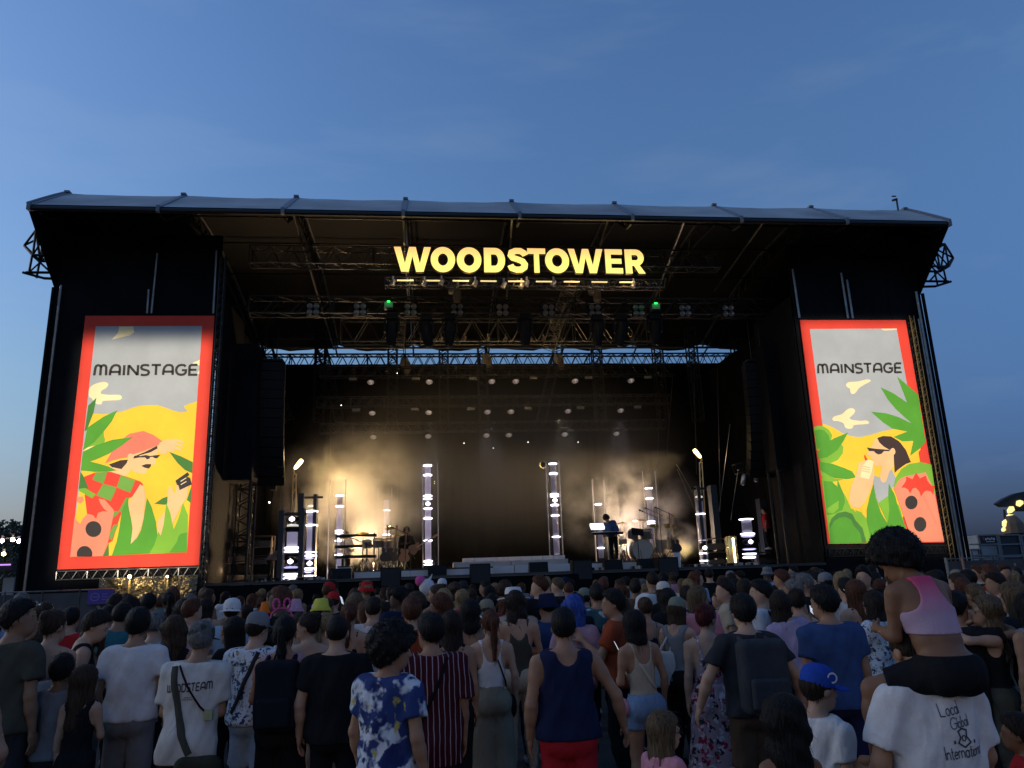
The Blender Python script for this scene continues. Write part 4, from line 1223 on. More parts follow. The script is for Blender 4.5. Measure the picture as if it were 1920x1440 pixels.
# front fill loudspeakers on the deck edge
for x0, x1, yt, yb, lab in ((714, 752, 1064, 1088, 'black front fill loudspeaker below the percussion stands'), (881, 919, 1057, 1080, 'black front fill loudspeaker before the pale steps'), (1072, 1108, 1050, 1072, 'black front fill loudspeaker at the right end of the pale steps'), (1231, 1269, 1045, 1068, 'black front fill loudspeaker before the drum kit')):
    a, b = P(x0, yb, 24.2), P(x1, yb, 24.2); zt = P((x0 + x1) / 2, yt, 24.2).z
    t = thing('front_fill', lab, 'loudspeaker', ((a.x + b.x) / 2, 24.2, ZD), 'front fill loudspeakers on the stage edge')
    obj('cabinet', MB().slab([(a.x, 23.98, ZD - .30), (b.x, 23.98, ZD - .30), (b.x, 23.98, zt), (a.x, 23.98, zt)], (0, .5, 0)), BLACKP, t)
    obj('grille', MB().box2((a.x + .03, 23.955, ZD - .26), (b.x - .03, 23.975, zt - .04)), mat('grille', (.02, .02, .022), .8, bump=(60, .5)), t)

# keyboard and drum kit
def stand(mb, base, h, r=.018, spread=.28):
    b = Vector(base)
    mb.tube(b + Vector((0, 0, .25)), b + Vector((0, 0, h)), r, 5)
    for k in range(3):
        a_ = 2 * pi * k / 3 + .4
        mb.tube(b + Vector((0, 0, .45)), b + Vector((spread * cos(a_), spread * sin(a_), 0.01)), r * .9, 4)
    return mb


YK = 27.6
zk = P(1140, 1056, YK).z
RZT = P(1187, 1054, 25.3).z + .05
kx = P(1135, 1050, YK).x
t = thing('keyboard', 'keyboard on a stand before the bent musician', 'keyboard', (kx, YK, RZT))
obj('case', MB().box((kx + .1, YK - .05, RZT + 1.02), (1.15, .34, .09)), BLACKP, t)
for k in range(16):
    obj('key', MB().box((kx - .40 + k * .066, YK + .04, RZT + 1.075), (.06, .14, .02)), mat('key_white', (.7, .7, .68), .3), t)
mb = MB()
for dx in (-.35, .5):
    mb.tube((kx + dx, YK - .1, RZT), (kx + dx, YK - .1, RZT + .98), .025, 5).tube((kx + dx, YK - .3, RZT + .02), (kx + dx, YK + .2, RZT + .02), .025, 4)
obj('stand', mb, CHROME, t)
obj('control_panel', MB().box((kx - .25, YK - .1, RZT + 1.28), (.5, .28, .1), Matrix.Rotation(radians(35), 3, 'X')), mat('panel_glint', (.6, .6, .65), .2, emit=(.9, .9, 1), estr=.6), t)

def drum(mb_shell, mb_head, c, r, d, axis):
    q = Vector(axis).normalized().to_track_quat('Z', 'Y').to_matrix()
    mb_shell.lathe([(r * .97, -d / 2), (r, -d / 2), (r, d / 2), (r * .97, d / 2)], c, 18, q, cap=False)
    for s in (-1, 1):
        mb_shell.lathe([(r * 1.02, s * d / 2 - .03), (r * 1.05, s * d / 2 - .03), (r * 1.05, s * d / 2 + .02), (r * 1.0, s * d / 2 + .02)], c, 18, q, cap=False)
    mb_head.lathe([(0, d / 2 - .005), (r * .98, d / 2 - .005)], c, 18, q, cap=False)


YD = 28.0
dx0 = P(1203, 1040, YD).x
kit = thing('drum_kit', 'drum kit with brass cymbals and clear bass drum on its riser', 'drum kit', (dx0, YD, RZT))
SHELL = mat('drum_shell', (.30, .25, .20), .2, .3, emit=None)
HEAD = mat('drum_head', (.5, .42, .34), .4)
for nm, c, r, d, ax in (('bass_drum', (dx0, YD, RZT + .40), .39, .45, (0, -1, 0)), ('rack_tom', (dx0 - .28, YD - .05, RZT + .98), .19, .24, (.1, -.35, 1)), ('rack_tom', (dx0 + .24, YD - .05, RZT + .98), .2, .26, (-.1, -.35, 1)), ('floor_tom', (dx0 + .78, YD + .15, RZT + .52), .26, .42, (0, 0, 1)), ('floor_tom', (dx0 + 1.28, YD + .05, RZT + .62), .24, .40, (0, -.1, 1)), ('snare_drum', (dx0 - .68, YD + .2, RZT + .72), .2, .15, (0, 0, 1))):
    s_, h_ = MB(), MB()
    drum(s_, h_, Vector(c), r, d, ax)
    o = obj(nm, s_, SHELL, kit, smooth=False)
    obj('drum_head', h_, HEAD, o, keep=True)
    lg = MB()
    if 'tom' in nm and 'rack' in nm: lg.tube(Vector(c), (c[0], c[1], RZT + .7), .02, 4)
    else:
        for k in range(3):
            a_ = k * 2.1 + .3; rr = r * (.9 if nm != 'bass_drum' else 1.0)
            lg.tube((c[0] + rr * cos(a_), c[1] + rr * sin(a_) * .6, c[2]), (c[0] + rr * 1.15 * cos(a_), c[1] + rr * 1.1 * sin(a_), RZT), .014, 4)
    obj('leg', lg, CHROME, kit)
for cx, cy, cz, r, tilt in ((-.62, .1, 1.42, .25, 4), (.12, .3, 1.52, .27, -6), (.52, -.1, 1.28, .19, 28), (1.2, .1, 1.27, .24, 24), (1.42, .4, 1.62, .22, 8), (-.95, .2, 1.08, .17, 2)):
    c = Vector((dx0 + cx, YD + cy, RZT + cz))
    q = Matrix.Rotation(radians(tilt), 3, 'X')
    o = obj('cymbal', MB().lathe([(0, .035), (.04, .03), (.06, .012), (r, -.012), (r, -.016), (.05, .004)], c, 20, q, cap=False), BRASS, kit, smooth=True)
    obj('cymbal_stand', stand(MB(), (c.x, c.y + .02, RZT), cz + .06), CHROME, kit)
obj('drum_stool', MB().lathe([(.0, RZT + .48), (.16, RZT + .48), (.17, RZT + .54), (0, RZT + .56)], (dx0 + .1, YD + .75, 0), 12).tube((dx0 + .1, YD + .75, RZT), (dx0 + .1, YD + .75, RZT + .5), .03, 5), BLACKP, kit)
obj('music_tablet', MB().box((dx0 - .22, YD - .45, RZT + 1.05), (.44, .03, .3), Matrix.Rotation(radians(-35), 3, 'X') @ Matrix.Rotation(radians(12), 3, 'Y')).tube((dx0 - .22, YD - .42, RZT), (dx0 - .22, YD - .42, RZT + 1.0), .015, 4), BLACKP, kit)

# standing percussion, keyboards and guitars on the other side
def mic_stand(px, py, Y, h, lab, zb=ZD, boom=.45):
    b = P(px, py, Y); b.z = zb
    t = thing('microphone_stand', lab, 'microphone stand', b, 'microphone stands')
    obj('stand', stand(MB(), b, h, .014, .3), BLACKM, t)
    e = b + Vector((0, 0, h))
    obj('boom', MB().tube(e + Vector((boom * .3, 0, -.1)), e + Vector((-boom, -.1, .16)), .011, 4), BLACKM, t)
    obj('microphone', MB().lathe([(.02, -.1), (.022, 0), (.035, .02), (.035, .06), (.0, .09)], e + Vector((-boom - .04, -.11, .17)), 8, Matrix.Rotation(radians(-70), 3, 'Y')), CHROME, t)


mic_stand(1232, 1050, 26.4, 1.55, 'microphone stand before the drum kit, left one', RZT)
mic_stand(1262, 1050, 26.6, 1.65, 'microphone stand at the riser edge before the drum kit, right one', RZT)
mic_stand(686, 1068, 27.5, 1.2, 'microphone stand among the percussion')
mic_stand(760, 1066, 27.5, 1.55, 'microphone stand at the guitar beside the percussion')
mic_stand(1243, 1052, 27.2, 1.95, 'tall microphone stand behind the black wedge')
YP = 28.2
px_ = P(706, 1060, YP)
RL = P(790, 1069, 25.3).z + .05
t = thing('percussion_stand', 'percussion stand with drums and cymbals glinting warm', 'percussion', (px_.x, YP, RL))
for cx, cz, r, d in ((-.35, .95, .17, .2), (.05, .98, .19, .22), (.42, .92, .21, .3)):
    s_, h_ = MB(), MB(); drum(s_, h_, Vector((px_.x + cx, YP, RL + cz)), r, d, (0, -.3, 1))
    o = obj('drum_shell', s_, SHELL, t); obj('drum_head', h_, HEAD, o, keep=True)
    obj('drum_stand', stand(MB(), (px_.x + cx, YP + .1, RL), cz - .1), CHROME, t)
for cx, cz in ((-.5, 1.35), (.5, 1.5), (.75, 1.25)):
    obj('cymbal', MB().lathe([(0, .03), (.05, .012), (.22, -.012), (.22, -.016)], (px_.x + cx, YP, RL + cz), 18, Matrix.Rotation(radians(14), 3, 'X'), cap=False), BRASS, t, smooth=True)
    obj('cymbal_stand', stand(MB(), (px_.x + cx, YP + .05, RL), cz + .05), CHROME, t)
kx2 = P(662, 1040, 28.4)
t = thing('keyboard_rack', 'two tier keyboard rack in the golden smoke', 'keyboard', (kx2.x, 28.4, ZD))
for z in (.75, 1.12, 1.5):
    obj('keyboard', MB().box((kx2.x + .1, 28.4, ZD + z), (1.45, .38, .10)), BLACKP, t)
mb = MB()
for dx in (-.6, .75):
    mb.tube((kx2.x + dx, 28.4, ZD), (kx2.x + dx, 28.4, ZD + 1.6), .025, 5).tube((kx2.x + dx, 28.1, ZD + .03), (kx2.x + dx, 28.7, ZD + .03), .025, 4)
obj('rack_frame', mb, CHROME, t)

def guitar(px, py, Y, zb, col, lab, lean=6):
    b = P(px, py, Y); b.z = zb
    t = thing('guitar', lab, 'guitar', b, 'guitars on stands')
    q = Matrix.Rotation(radians(lean), 3, 'Y')
    body = [(0, 0), (.15, .02), (.19, .12), (.16, .22), (.12, .28), (.145, .36), (.11, .44), (.03, .42), (-.03, .42), (-.12, .46), (-.15, .36), (-.12, .28), (-.16, .22), (-.19, .12), (-.15, .02)]
    base = b + Vector((0, 0, .28))
    obj('body', MB().slab([base + q @ Vector((x, 0, z)) for x, z in spline(body, 3)], (0, .045, 0)), mat('guitar_' + lab[:6], col, .25), t)
    obj('neck', MB().slab([base + q @ Vector((x, -.015, z)) for x, z in ((-.025, .3), (.025, .3), (.02, 1.0), (.05, 1.05), (.03, 1.2), (-.04, 1.2), (-.035, 1.02), (-.02, 1.0))], (0, .03, 0)), mat('guitar_neck', (.35, .18, .08), .4), t)
    obj('stand', MB().tube(b + Vector((0, .12, 0)), base + Vector((0, .1, .4)), .015, 4).tube(b + Vector((-.2, -.1, 0)), base + Vector((0, .1, .1)), .015, 4).tube(b + Vector((.2, -.1, 0)), base + Vector((0, .1, .1)), .015, 4), BLACKM, t)


guitar(722, 1066, 26.2, RL, (.03, .02, .02), 'black guitar leaning on its stand above the first wedge', 4)
guitar(735, 1066, 26.3, RL, (.10, .04, .02), 'dark red guitar beside the black guitar above the first wedge', 8)
guitar(757, 1064, 27.6, RL, (.55, .20, .08), 'orange guitar glowing before the dark middle drape', 5)
guitar(1272, 1054, 27.3, RZT, (.02, .02, .02), 'black guitar leaning at the drum riser corner', -8)

# golden upright cylinder, racks and cases in the drum side wing
YW = 27.4
c = P(1374, 1055, YW)
t = thing('gold_cylinder', 'shining golden upright cylinder in the drum side wing', 'cylinder lamp', (c.x, YW, ZD))
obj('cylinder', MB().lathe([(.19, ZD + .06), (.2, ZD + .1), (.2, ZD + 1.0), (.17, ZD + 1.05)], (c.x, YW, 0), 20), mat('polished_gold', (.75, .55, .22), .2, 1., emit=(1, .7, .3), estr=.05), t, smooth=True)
obj('base', MB().lathe([(.24, ZD), (.24, ZD + .06)], (c.x, YW, 0), 16), BLACKP, t)
obj('glow_tube', MB().lathe([(.03, ZD + .1), (.035, ZD + .98)], (c.x + .02, YW - .215, 0), 8), mat('gold_tube', (1, .8, .4), .3, emit=(1, .78, .36), estr=4.5), t, smooth=True)
def rack(px, y0, y1, w, Y, lab, frame_m=WARMLIT, zb=ZD):
    a = P(px, y1, Y); zt = P(px, y0, Y).z
    t = thing('equipment_rack', lab, 'rack', (a.x, Y, zb), 'racks and cases in the wings')
    mb = MB()
    for sx_ in (-1, 1):
        for sy_ in (0, .5):
            mb.tube((a.x + sx_ * w / 2, Y + sy_, zb), (a.x + sx_ * w / 2, Y + sy_, zt), .022, 4)
    for z in (zb + .05, (zb + zt) / 2, zt):
        for sy_ in (0, .5):
            mb.tube((a.x - w / 2, Y + sy_, z), (a.x + w / 2, Y + sy_, z), .018, 4)
    obj('frame', mb, frame_m, t)
    n = max(2, int((zt - zb) / .3))
    for k in range(n):
        obj('drawer', MB().box((a.x, Y + .25, zb + .12 + (zt - zb - .1) * k / n), (w * .9, .42, (zt - zb) / n * .7)), BLACKP if k % 2 else mat('rack_panel', (.10, .09, .08), .35, .4), t)


rack(1350, 1010, 1055, .9, 28.0, 'rack with glinting frame behind the golden cylinder')
rack(1460, 1015, 1050, 1.0, 29, 'dark rack with red status lights in the drum side wing', STEEL)
rack(485, 1005, 1090, .8, 28.5, 'open frame rack in the percussion side wing', ALU)
rack(402, 1018, 1085, .95, 26.8, 'dark case stack beside the moustached man banner', STEEL)
rack(445, 1015, 1085, .7, 27.4, 'dark case stack at the foot of the wing truss', STEEL)
rack(1590, 1020, 1050, 1.2, 27, 'dark case stack behind the drum side wing', STEEL)
mb = MB()
for k in range(6): mb.box(P(1440 + k * 3, 1045, 28.9), (.03, .02, .03))
tag(obj('red_status_lights', mb, mat('red_led', (1, .05, .02), .4, emit=(1, .05, .03), estr=2.2)), 'row of tiny red status lights low in the drum side wing', 'status lights')
# the mast truss in the left wing and the slanting lamp truss in the right wing
a = P(453, 1085, 27.8); b = P(447, 890, 27.8)
truss('wing_truss', 'upright truss standing in the percussion side wing', (a.x, 27.8, ZD), (a.x, 27.8, b.z), .5, .5, STEEL, bay=.55, r=.035, upv=(0, 1, 0))
a = P(1378, 880, 27.5); b = P(1448, 860, 27.5)
truss('slanting_truss', 'small slanting truss with three lamps in the drum side wing', a, b, .3, .35, STEEL, bay=.4, r=.02)
for px, py, lab in ((1394, 899, 'lower lamp'), (1419, 893, 'middle lamp'), (1447, 883, 'upper lamp')):
    c = P(px, py, 27.4)
    t = thing('profile_lamp', lab + ' under the slanting truss in the drum side wing', 'stage lamp', c)
    q = Matrix.Rotation(radians(18), 3, 'Y')
    obj('barrel', MB().lathe([(.05, -.22), (.085, -.2), (.09, .1), (.06, .22)], c, 10, q), mat('lamp_silver', (.55, .53, .5), .3, .7), t, smooth=True)
    obj('hook', MB().tube(c + Vector((0, 0, .2)), c + Vector((0, .0, .42)), .015, 4), BLACKM, t)
# hanging spotlight cluster at the left
c = P(511, 880, 27.2)
t = thing('hanging_floodlight', 'boxy floodlight hung tilted on the percussion side with lit edge', 'stage lamp', c)
q = Matrix.Rotation(radians(35), 3, 'Y')
obj('housing', MB().box(c, (.42, .3, .5), q), BLACKP, t)
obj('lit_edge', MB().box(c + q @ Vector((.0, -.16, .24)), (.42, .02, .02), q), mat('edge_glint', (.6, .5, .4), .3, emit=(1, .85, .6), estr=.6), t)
obj('fixture', MB().box(c + Vector((-.12, 0, -.42)), (.32, .3, .3), q).box(c + Vector((.06, 0, -.62)), (.2, .2, .22)), BLACKP, t)
obj('hanger', MB().tube(c, c + Vector((-.1, 0, 1.5)), .02, 4), BLACKM, t)
c = P(505, 942, 27.4)
tag(obj('status_light', MB().lathe([(0, -.035), (.035, 0), (0, .035)], c, 6), mat('white_spark', (1, 1, 1), .5)), 'bright pin light under the hung floodlight', 'status light')
# work lamp in the right wing
c = P(1512, 995, 26.5)
t = thing('work_lamp', 'white work lamp glaring in the dark drum side wing', 'lamp', c)
obj('tube', MB().tube(P(1511, 984, 26.5), P(1509, 997, 26.5), .035, 6), PW, t)
obj('bulb', MB().lathe([(0, -.1), (.1, -.03), (.1, .03), (0, .1)], P(1513, 999, 26.5), 8), PW, t, smooth=True)
obj('hood', MB().box(P(1521, 977, 26.5), (.25, .12, .03)), mat('pale_hood', (.6, .55, .5), .4, emit=(1, .9, .7), estr=.5), t)
obj('pole', MB().tube((P(1512, 1000, 26.5).x, 26.55, .0), (P(1512, 1000, 26.5).x, 26.55, P(1512, 985, 26.5).z), .03, 5), BLACKM, t)
# stay wires on the right mast
for (p0, p1), lab_ in zip((((1268, 870), (1304, 932)), ((1270, 880), (1308, 968)), ((1369, 795), (1345, 985)), ((1384, 880), (1370, 975)), ((1310, 962), (1318, 1008))), ('upper, left of the drum side mast', 'lower, left of the drum side mast', 'long, right of the drum side mast', 'down to the golden cylinder', 'short, at the drum side mast')):
    tag(obj('stay_wire', MB().tube(P(*p0, 28.6), P(*p1, 28.6), .012, 4), ALU), 'taut stay line ' + lab_, 'stay line', 'stay lines at the drum side mast')

# small pedals, plugs and cable boxes that glint along the stage edge
_rs = random.Random(4)
_mb = MB()
for x0, x1, n in ((560, 650, 34), (1285, 1440, 44), (470, 540, 16), (1100, 1240, 18)):
    for k in range(n):
        c = P(_rs.uniform(x0, x1), 1075, _rs.uniform(24.5, 27)); s_ = _rs.uniform(.04, .14)
        _mb.cur = k % 3
        _mb.box((c.x, c.y, ZD + s_ * .35), (s_ * 1.4, s_, s_ * .7), Matrix.Rotation(_rs.uniform(0, 3), 3, 'Z'))
stuff(tag(obj('stage_clutter', _mb, [BLACKP, CHROME, mat('pale_case', (.35, .33, .30), .4)]), 'loose pedals, plugs and small boxes glinting along the stage edge', 'stage clutter'))
for px, lab in ((640, 'low wedge monitor at the white box'), (820, 'low wedge monitor left of the pale steps'), (1010, 'low wedge monitor before the pale steps'), (1150, 'low wedge monitor before the keyboard'), (1215, 'low wedge monitor before the bass drum')):
    c = P(px, 1070, 25.0)
    t = thing('wedge_monitor', lab, 'loudspeaker', (c.x, 25.0, ZD), 'wedge monitors on the deck')
    obj('cabinet', MB().slab([(c.x - .3, 24.85, ZD), (c.x - .3, 25.3, ZD), (c.x - .3, 25.22, ZD + .30), (c.x - .3, 24.95, ZD + .32)], (.6, 0, 0)), BLACKP, t)
    obj('grille', MB().slab([(c.x - .27, 25.31, ZD + .03), (c.x + .27, 25.31, ZD + .03), (c.x + .27, 25.235, ZD + .28), (c.x - .27, 25.235, ZD + .28)], (0, .012, .003)), mat('grille', (.02, .02, .022), .8), t)

# lit plastic sheets and lamps below the moustached man banner
shm = mat('crumpled_foil_sheet', (.12, .10, .06), .25, .5, bump=(2.2, 1.0, .35))
a, b = P(190, 1080, 23.9), P(372, 1080, 23.9)
obj_ = cloth_panel(a.x, b.x, .02, P(280, 1082, 23.9).z, 23.86, 28, 8, .14, 2.2)
tag(obj('plastic_sheet', obj_, shm, smooth=True), 'crumpled shiny plastic sheet lit golden below the moustached man banner', 'plastic sheet')
for px, lab in ((243, 'lamp glaring on a stand below the moustached man banner, brightest'), (314, 'smaller lamp glinting below the moustached man banner')):
    c = P(px, 1081, 23.55)
    t = thing('ground_lamp', lab, 'lamp', c)
    obj('lens', MB().lathe([(.055 if px < 300 else .03, 0), (.035, .03), (0, .04)], c, 10, Matrix.Rotation(radians(90), 3, 'X'), cap=False), mat('warm_lens', (1, .85, .6), .3, emit=(1, .82, .45), estr=3.5), t)
    obj('can', MB().lathe([(.06, 0), (.07, .1), (.05, .2)], c, 10, Matrix.Rotation(radians(-90), 3, 'X')), BLACKP, t)
    obj('pole', MB().tube((c.x, 23.6, 0), (c.x, 23.6, c.z - .05), .03, 5), mat('gold_pole', (.6, .45, .2), .3, .8), t)
    lamp('ground_lamp_light', 'POINT', c + Vector((0, -.15, -.12)), 7 if px < 300 else 2.5, (1, .72, .34), size=.08)
lamp('wing_work_light', 'POINT', P(420, 1070, 26.2), 3, (1, .62, .30), size=.1)

# ================================================================== BESIDE THE STAGE
def rough_poly(n, r, j): return [(r * cos(2 * pi * i / n) * random.uniform(1 - j, 1 + j), r * sin(2 * pi * i / n) * random.uniform(1 - j, 1 + j)) for i in range(n)]


fence_m = mat('fence_banner_cloth', (.075, .068, .066), .85, noise=(2, .25))
fence_p = mat('fence_print', (.30, .29, .26), .85)
fence_y = mat('fence_print_green', (.16, .18, .05), .85)
def fence(label, pts, zt, seed, purple=None):
    rs = random.Random(seed)
    t = thing('site_fence', label, 'fence', pts[0])
    for (a, b) in zip(pts[:-1], pts[1:]):
        a, b = Vector(a), Vector(b)
        d = (b - a); L = d.length; d.normalize(); nrm = Vector((d.y, -d.x, 0))
        up = Vector((0, 0, 1))
        obj('fence_panel', MB().slab([a + up * .1, b + up * .1, b + up * (zt - .06), a + up * (zt - .06)], nrm * -.012), fence_m, t)
        fr = MB().tube(a + up * 0, a + up * (zt + .03), .021, 5).tube(a + up * zt, b + up * zt, .021, 5).tube(b, b + up * (zt + .03), .021, 5)
        obj('fence_frame', fr, ALU, t)
        pr = MB()
        for k in range(int(L * 4)):
            u = rs.uniform(.1, L - .1); v = rs.uniform(.9, zt - .2)
            kind = rs.random()
            if kind < .45:
                an = rs.uniform(0, 6.3); bend = rs.uniform(-1.6, 1.6); p = [(u, v)]; 
                for q in range(6):
                    p.append((p[-1][0] + .075 * cos(an), p[-1][1] + .06 * sin(an))); an += bend / 3
                wd = .07
            elif kind < .8:
                an = rs.uniform(0, 6.3); p = [(u, v), (u + .16 * cos(an), v + .16 * sin(an))]; wd = .055
            else:
                p = [(u, v), (u + .06, v)]; wd = .075
            p = [(min(max(x, .05), L - .05), min(max(y, .2), zt - .12)) for x, y in p]
            if any((Vector(p[i]) - Vector(p[i + 1])).length < 1e-3 for i in range(len(p) - 1)): continue
            pr.cur = 1 if rs.random() < .12 else 0
            ribbon(pr, p, wd, lambda x, y, k=k: a + d * x + up * y + nrm * (.006 + .0004 * (k % 9)))
        obj('printed_pattern', pr, [fence_p, fence_y], t)
    return t


fl = [(P(x, 1108, 22.3).x, 22.3, 0) for x in (-60, 10, 80, 150, 214)]
fence('waist high print covered fence before the tower with the moustached man', fl, P(107, 1108, 22.3).z, 3)
c0, c1 = P(166, 1106, 22.2), P(210, 1132, 22.2)
t = thing('purple_sign', 'small purple sign hung on the fence below the moustached man banner', 'sign', ((c0.x + c1.x) / 2, 22.2, 0))
obj('board', MB().box2((c0.x, 22.18, c1.z), (c1.x, 22.22, c0.z)), mat('purple_board', (.10, .055, .27), .7), t)
mb = MB()
ribbon(mb, arc((c0.x * .7 + c1.x * .3), (c0.z + c1.z) / 2, .11, .10, 0, 360, 14), .03, lambda x, y: Vector((x, 22.172, y)))
ribbon(mb, [(c0.x * .7 + c1.x * .3 - .08, (c0.z + c1.z) / 2), (c0.x * .7 + c1.x * .3 + .08, (c0.z + c1.z) / 2)], .03, lambda x, y: Vector((x, 22.17, y)))
for k in range(3):
    ribbon(mb, [(c0.x * .3 + c1.x * .7 - .08, (c0.z + c1.z) / 2 + .07 - .07 * k), (c0.x * .3 + c1.x * .7 + .06, (c0.z + c1.z) / 2 + .07 - .07 * k)], .025, lambda x, y: Vector((x, 22.172, y)))
obj('icon', mb, mat('lilac_ink', (.22, .15, .42), .7), t)
fr_ = [(P(x, 1046, 22.3).x, 22.3, 0) for x in (1775, 1806, 1862, 1918, 1975, 2040)]
fence('print covered fence closing the field beside the drinking woman tower', fr_, P(1850, 1046, 22.3).z, 5)
# barrier posts by the right tower foot
for p0, p1, lab in (((1772, 1046), (1779, 1075), 'pale pole at the end of the fence beside the tower foot'), ((1803, 1046), (1812, 1078), 'pink lit pole leaning at the tower foot')):
    tag(obj('fence_pole', MB().tube(P(*p0, 22.0), P(*p1, 22.0) + Vector((0, 0, -1.2)), .035, 6), mat('pole_pink' if 'pink' in lab else 'pole_pale', (.5, .22, .16) if 'pink' in lab else (.35, .30, .28), .5)), lab, 'pole')

# front stage barrier
bm = MB()
t = thing('crowd_barrier', 'low steel crowd barrier before the stage skirt', 'barrier', (3, 22.6, 0))
for k in range(18):
    x = -8.5 + k * 1.28
    fr2 = MB().box((x + .63, 22.62, .62), (1.22, .03, 1.1))
    obj('barrier_panel', fr2, STEEL, t)
    obj('barrier_rail', MB().tube((x, 22.6, 1.2), (x + 1.26, 22.6, 1.2), .03, 6), STEEL, t)

# left: stall with purple light line, festoon lamps, trees
YL = 34
t = thing('bar_stall', 'white walled stall with a purple light line under its roof', 'stall', P(10, 1110, YL))
p = lambda x, y: P(x, y, YL)
w0, w1 = p(3, 1112), p(27, 1084)
obj('wall', MB().box2((w0.x - .0, YL, 0), (w1.x, YL + 2, p(15, 1083).z)), mat('stall_wall', (.45, .40, .37), .7), t)
obj('roof', MB().box2((p(-80, 1060).x, YL - .4, p(0, 1071).z), (p(33, 1060).x, YL + 4, p(0, 1060).z)), mat('stall_roof', (.05, .035, .04), .7), t)
obj('light_line', MB().box2((p(-80, 1060).x, YL - .45, p(0, 1061).z), (p(30, 1060).x, YL - .40, p(0, 1058.5).z)), mat('purple_line', (.6, .3, .9), .4, emit=(.55, .28, 1), estr=.55), t)
obj('awning_edge', MB().box2((p(-80, 1056).x, YL - .5, p(0, 1058).z), (p(33, 1056).x, YL - .3, p(0, 1055).z)), mat('awning_red', (.25, .06, .05), .7), t)
obj('brace', MB().tube(p(-6, 1092), p(22, 1064), .05, 5), ALU, t)
for px, py, col, lab in ((4, 1014, (1, .62, .75), 'pink festoon lamp in the trees'), (24, 1012, (1, .78, .40), 'upper warm festoon lamp in the trees'), (7, 1039, (1, .80, .42), 'lower warm festoon lamp in the trees'), (36, 1015, (.9, .75, 1), 'small pale festoon lamp beside the tower edge')):
    c = P(px, py, 38)
    t = thing('festoon_lamp', lab, 'lamp', c, None)
    obj('bulb', MB().lathe([(0, -.10), (.08, -.06), (.10, .01), (.06, .1), (0, .12)], c, 10), mat('festoon_%d' % px, col, .4, emit=col, estr=.9), t, smooth=True)
    obj('socket', MB().lathe([(.06, .13), (.06, .24), (0, .25)], c, 8), BLACKP, t)
    lamp('festoon_light', 'POINT', c + Vector((0, -.4, -.1)), 50, col, size=.15)
tag(obj('festoon_cable', MB().path([P(-60, 1008, 38) , P(4, 1010, 38), P(24, 1008, 38), P(60, 1004, 38)], .02, 4), BLACKP), 'sagging cable carrying the festoon lamps', 'cable')

# trees
leaf_m = [mat('leaf_%d' % i, c, .6) for i, c in enumerate(((.035, .05, .022), (.05, .065, .03), (.028, .04, .02)))]
bark_m = mat('bark', (.05, .04, .03), .9, noise=(8, .4))
def tree(x, y, h, r, seed, label, group, leaves=1500, poplar=False):
    rs = np.random.default_rng(seed)
    t = thing('tree', label, 'tree', (x, y, 0), group)
    mb = MB()
    mb.tube((x, y, 0), (x + .1, y, h * .55), r * .09, 7, r * .05)
    limbs = []
    for k in range(7):
        a_ = 2 * pi * k / 7 + rs.uniform(-.3, .3); z0 = h * rs.uniform(.25, .5)
        e = Vector((x + r * .55 * cos(a_), y + r * .55 * sin(a_), z0 + h * rs.uniform(.15, .4)))
        mb.tube((x, y, z0), e, r * .035, 5, r * .012); limbs.append(e)
    obj('trunk', mb, bark_m, t)
    cl = []
    for k in range(26):
        a_ = rs.uniform(0, 2 * pi); zz = rs.uniform(.28, .97)
        rad = r * sqrt(max(.02, 1 - ((zz - .52) / .5) ** 2)) * rs.uniform(.2, .95)
        cl.append((x + rad * cos(a_), y + rad * sin(a_), h * zz, r * rs.uniform(.2, .42)))
    crown = MB()
    for k in range(leaves):
        cx, cy, cz, cr = cl[rs.integers(len(cl))]
        v = rs.normal(size=3); v *= cr * rs.uniform(.5, 1.0) / np.linalg.norm(v)
        c = Vector((cx + v[0], cy + v[1], cz + v[2] * .8))
        u = Vector(rs.normal(size=3)).normalized(); w = u.orthogonal().normalized()
        s = h * rs.uniform(.012, .026)
        crown.cur = int(rs.integers(3))
        crown.add([c - u * s, c + w * s * .7, c + u * s, c - w * s * .7], [(0, 1, 2, 3)])
    o = obj('crown', crown, leaf_m, t)
    return t


def treeat(px, pytop, Y, r, seed, label, group, leaves=1500):
    c = P(px, pytop, Y)
    return tree(c.x, Y, c.z, r, seed, label, group, leaves)


treeat(8, 968, 55, 2.6, 1, 'dark feathery tree rising highest at the left picture edge', None, 2200)
treeat(26, 1003, 58, 2.2, 2, 'lower tree just beside the edge of the left tower', None, 1600)
treeat(-30, 990, 52, 3.5, 5, 'broad tree at the far left beyond the stall', None, 1800)
treeat(14, 1030, 48, 2.6, 9, 'bushy tree lit by the festoon lamps', None, 2000)
for k, (px, py, Y) in enumerate(((1822, 1012, 150), (1836, 1009, 155), (1850, 1013, 160), (1815, 1016, 140), (1880, 1010, 170), (1905, 1012, 175))):
    treeat(px, py, Y, 5.5, 20 + k, 'small dark tree far off beside the right tower, ' + ['first from the tower', 'second from the tower', 'third from the tower', 'half behind the tower edge', 'behind the grey cabin', 'behind the dark container'][k], 'far trees on the right', 700)

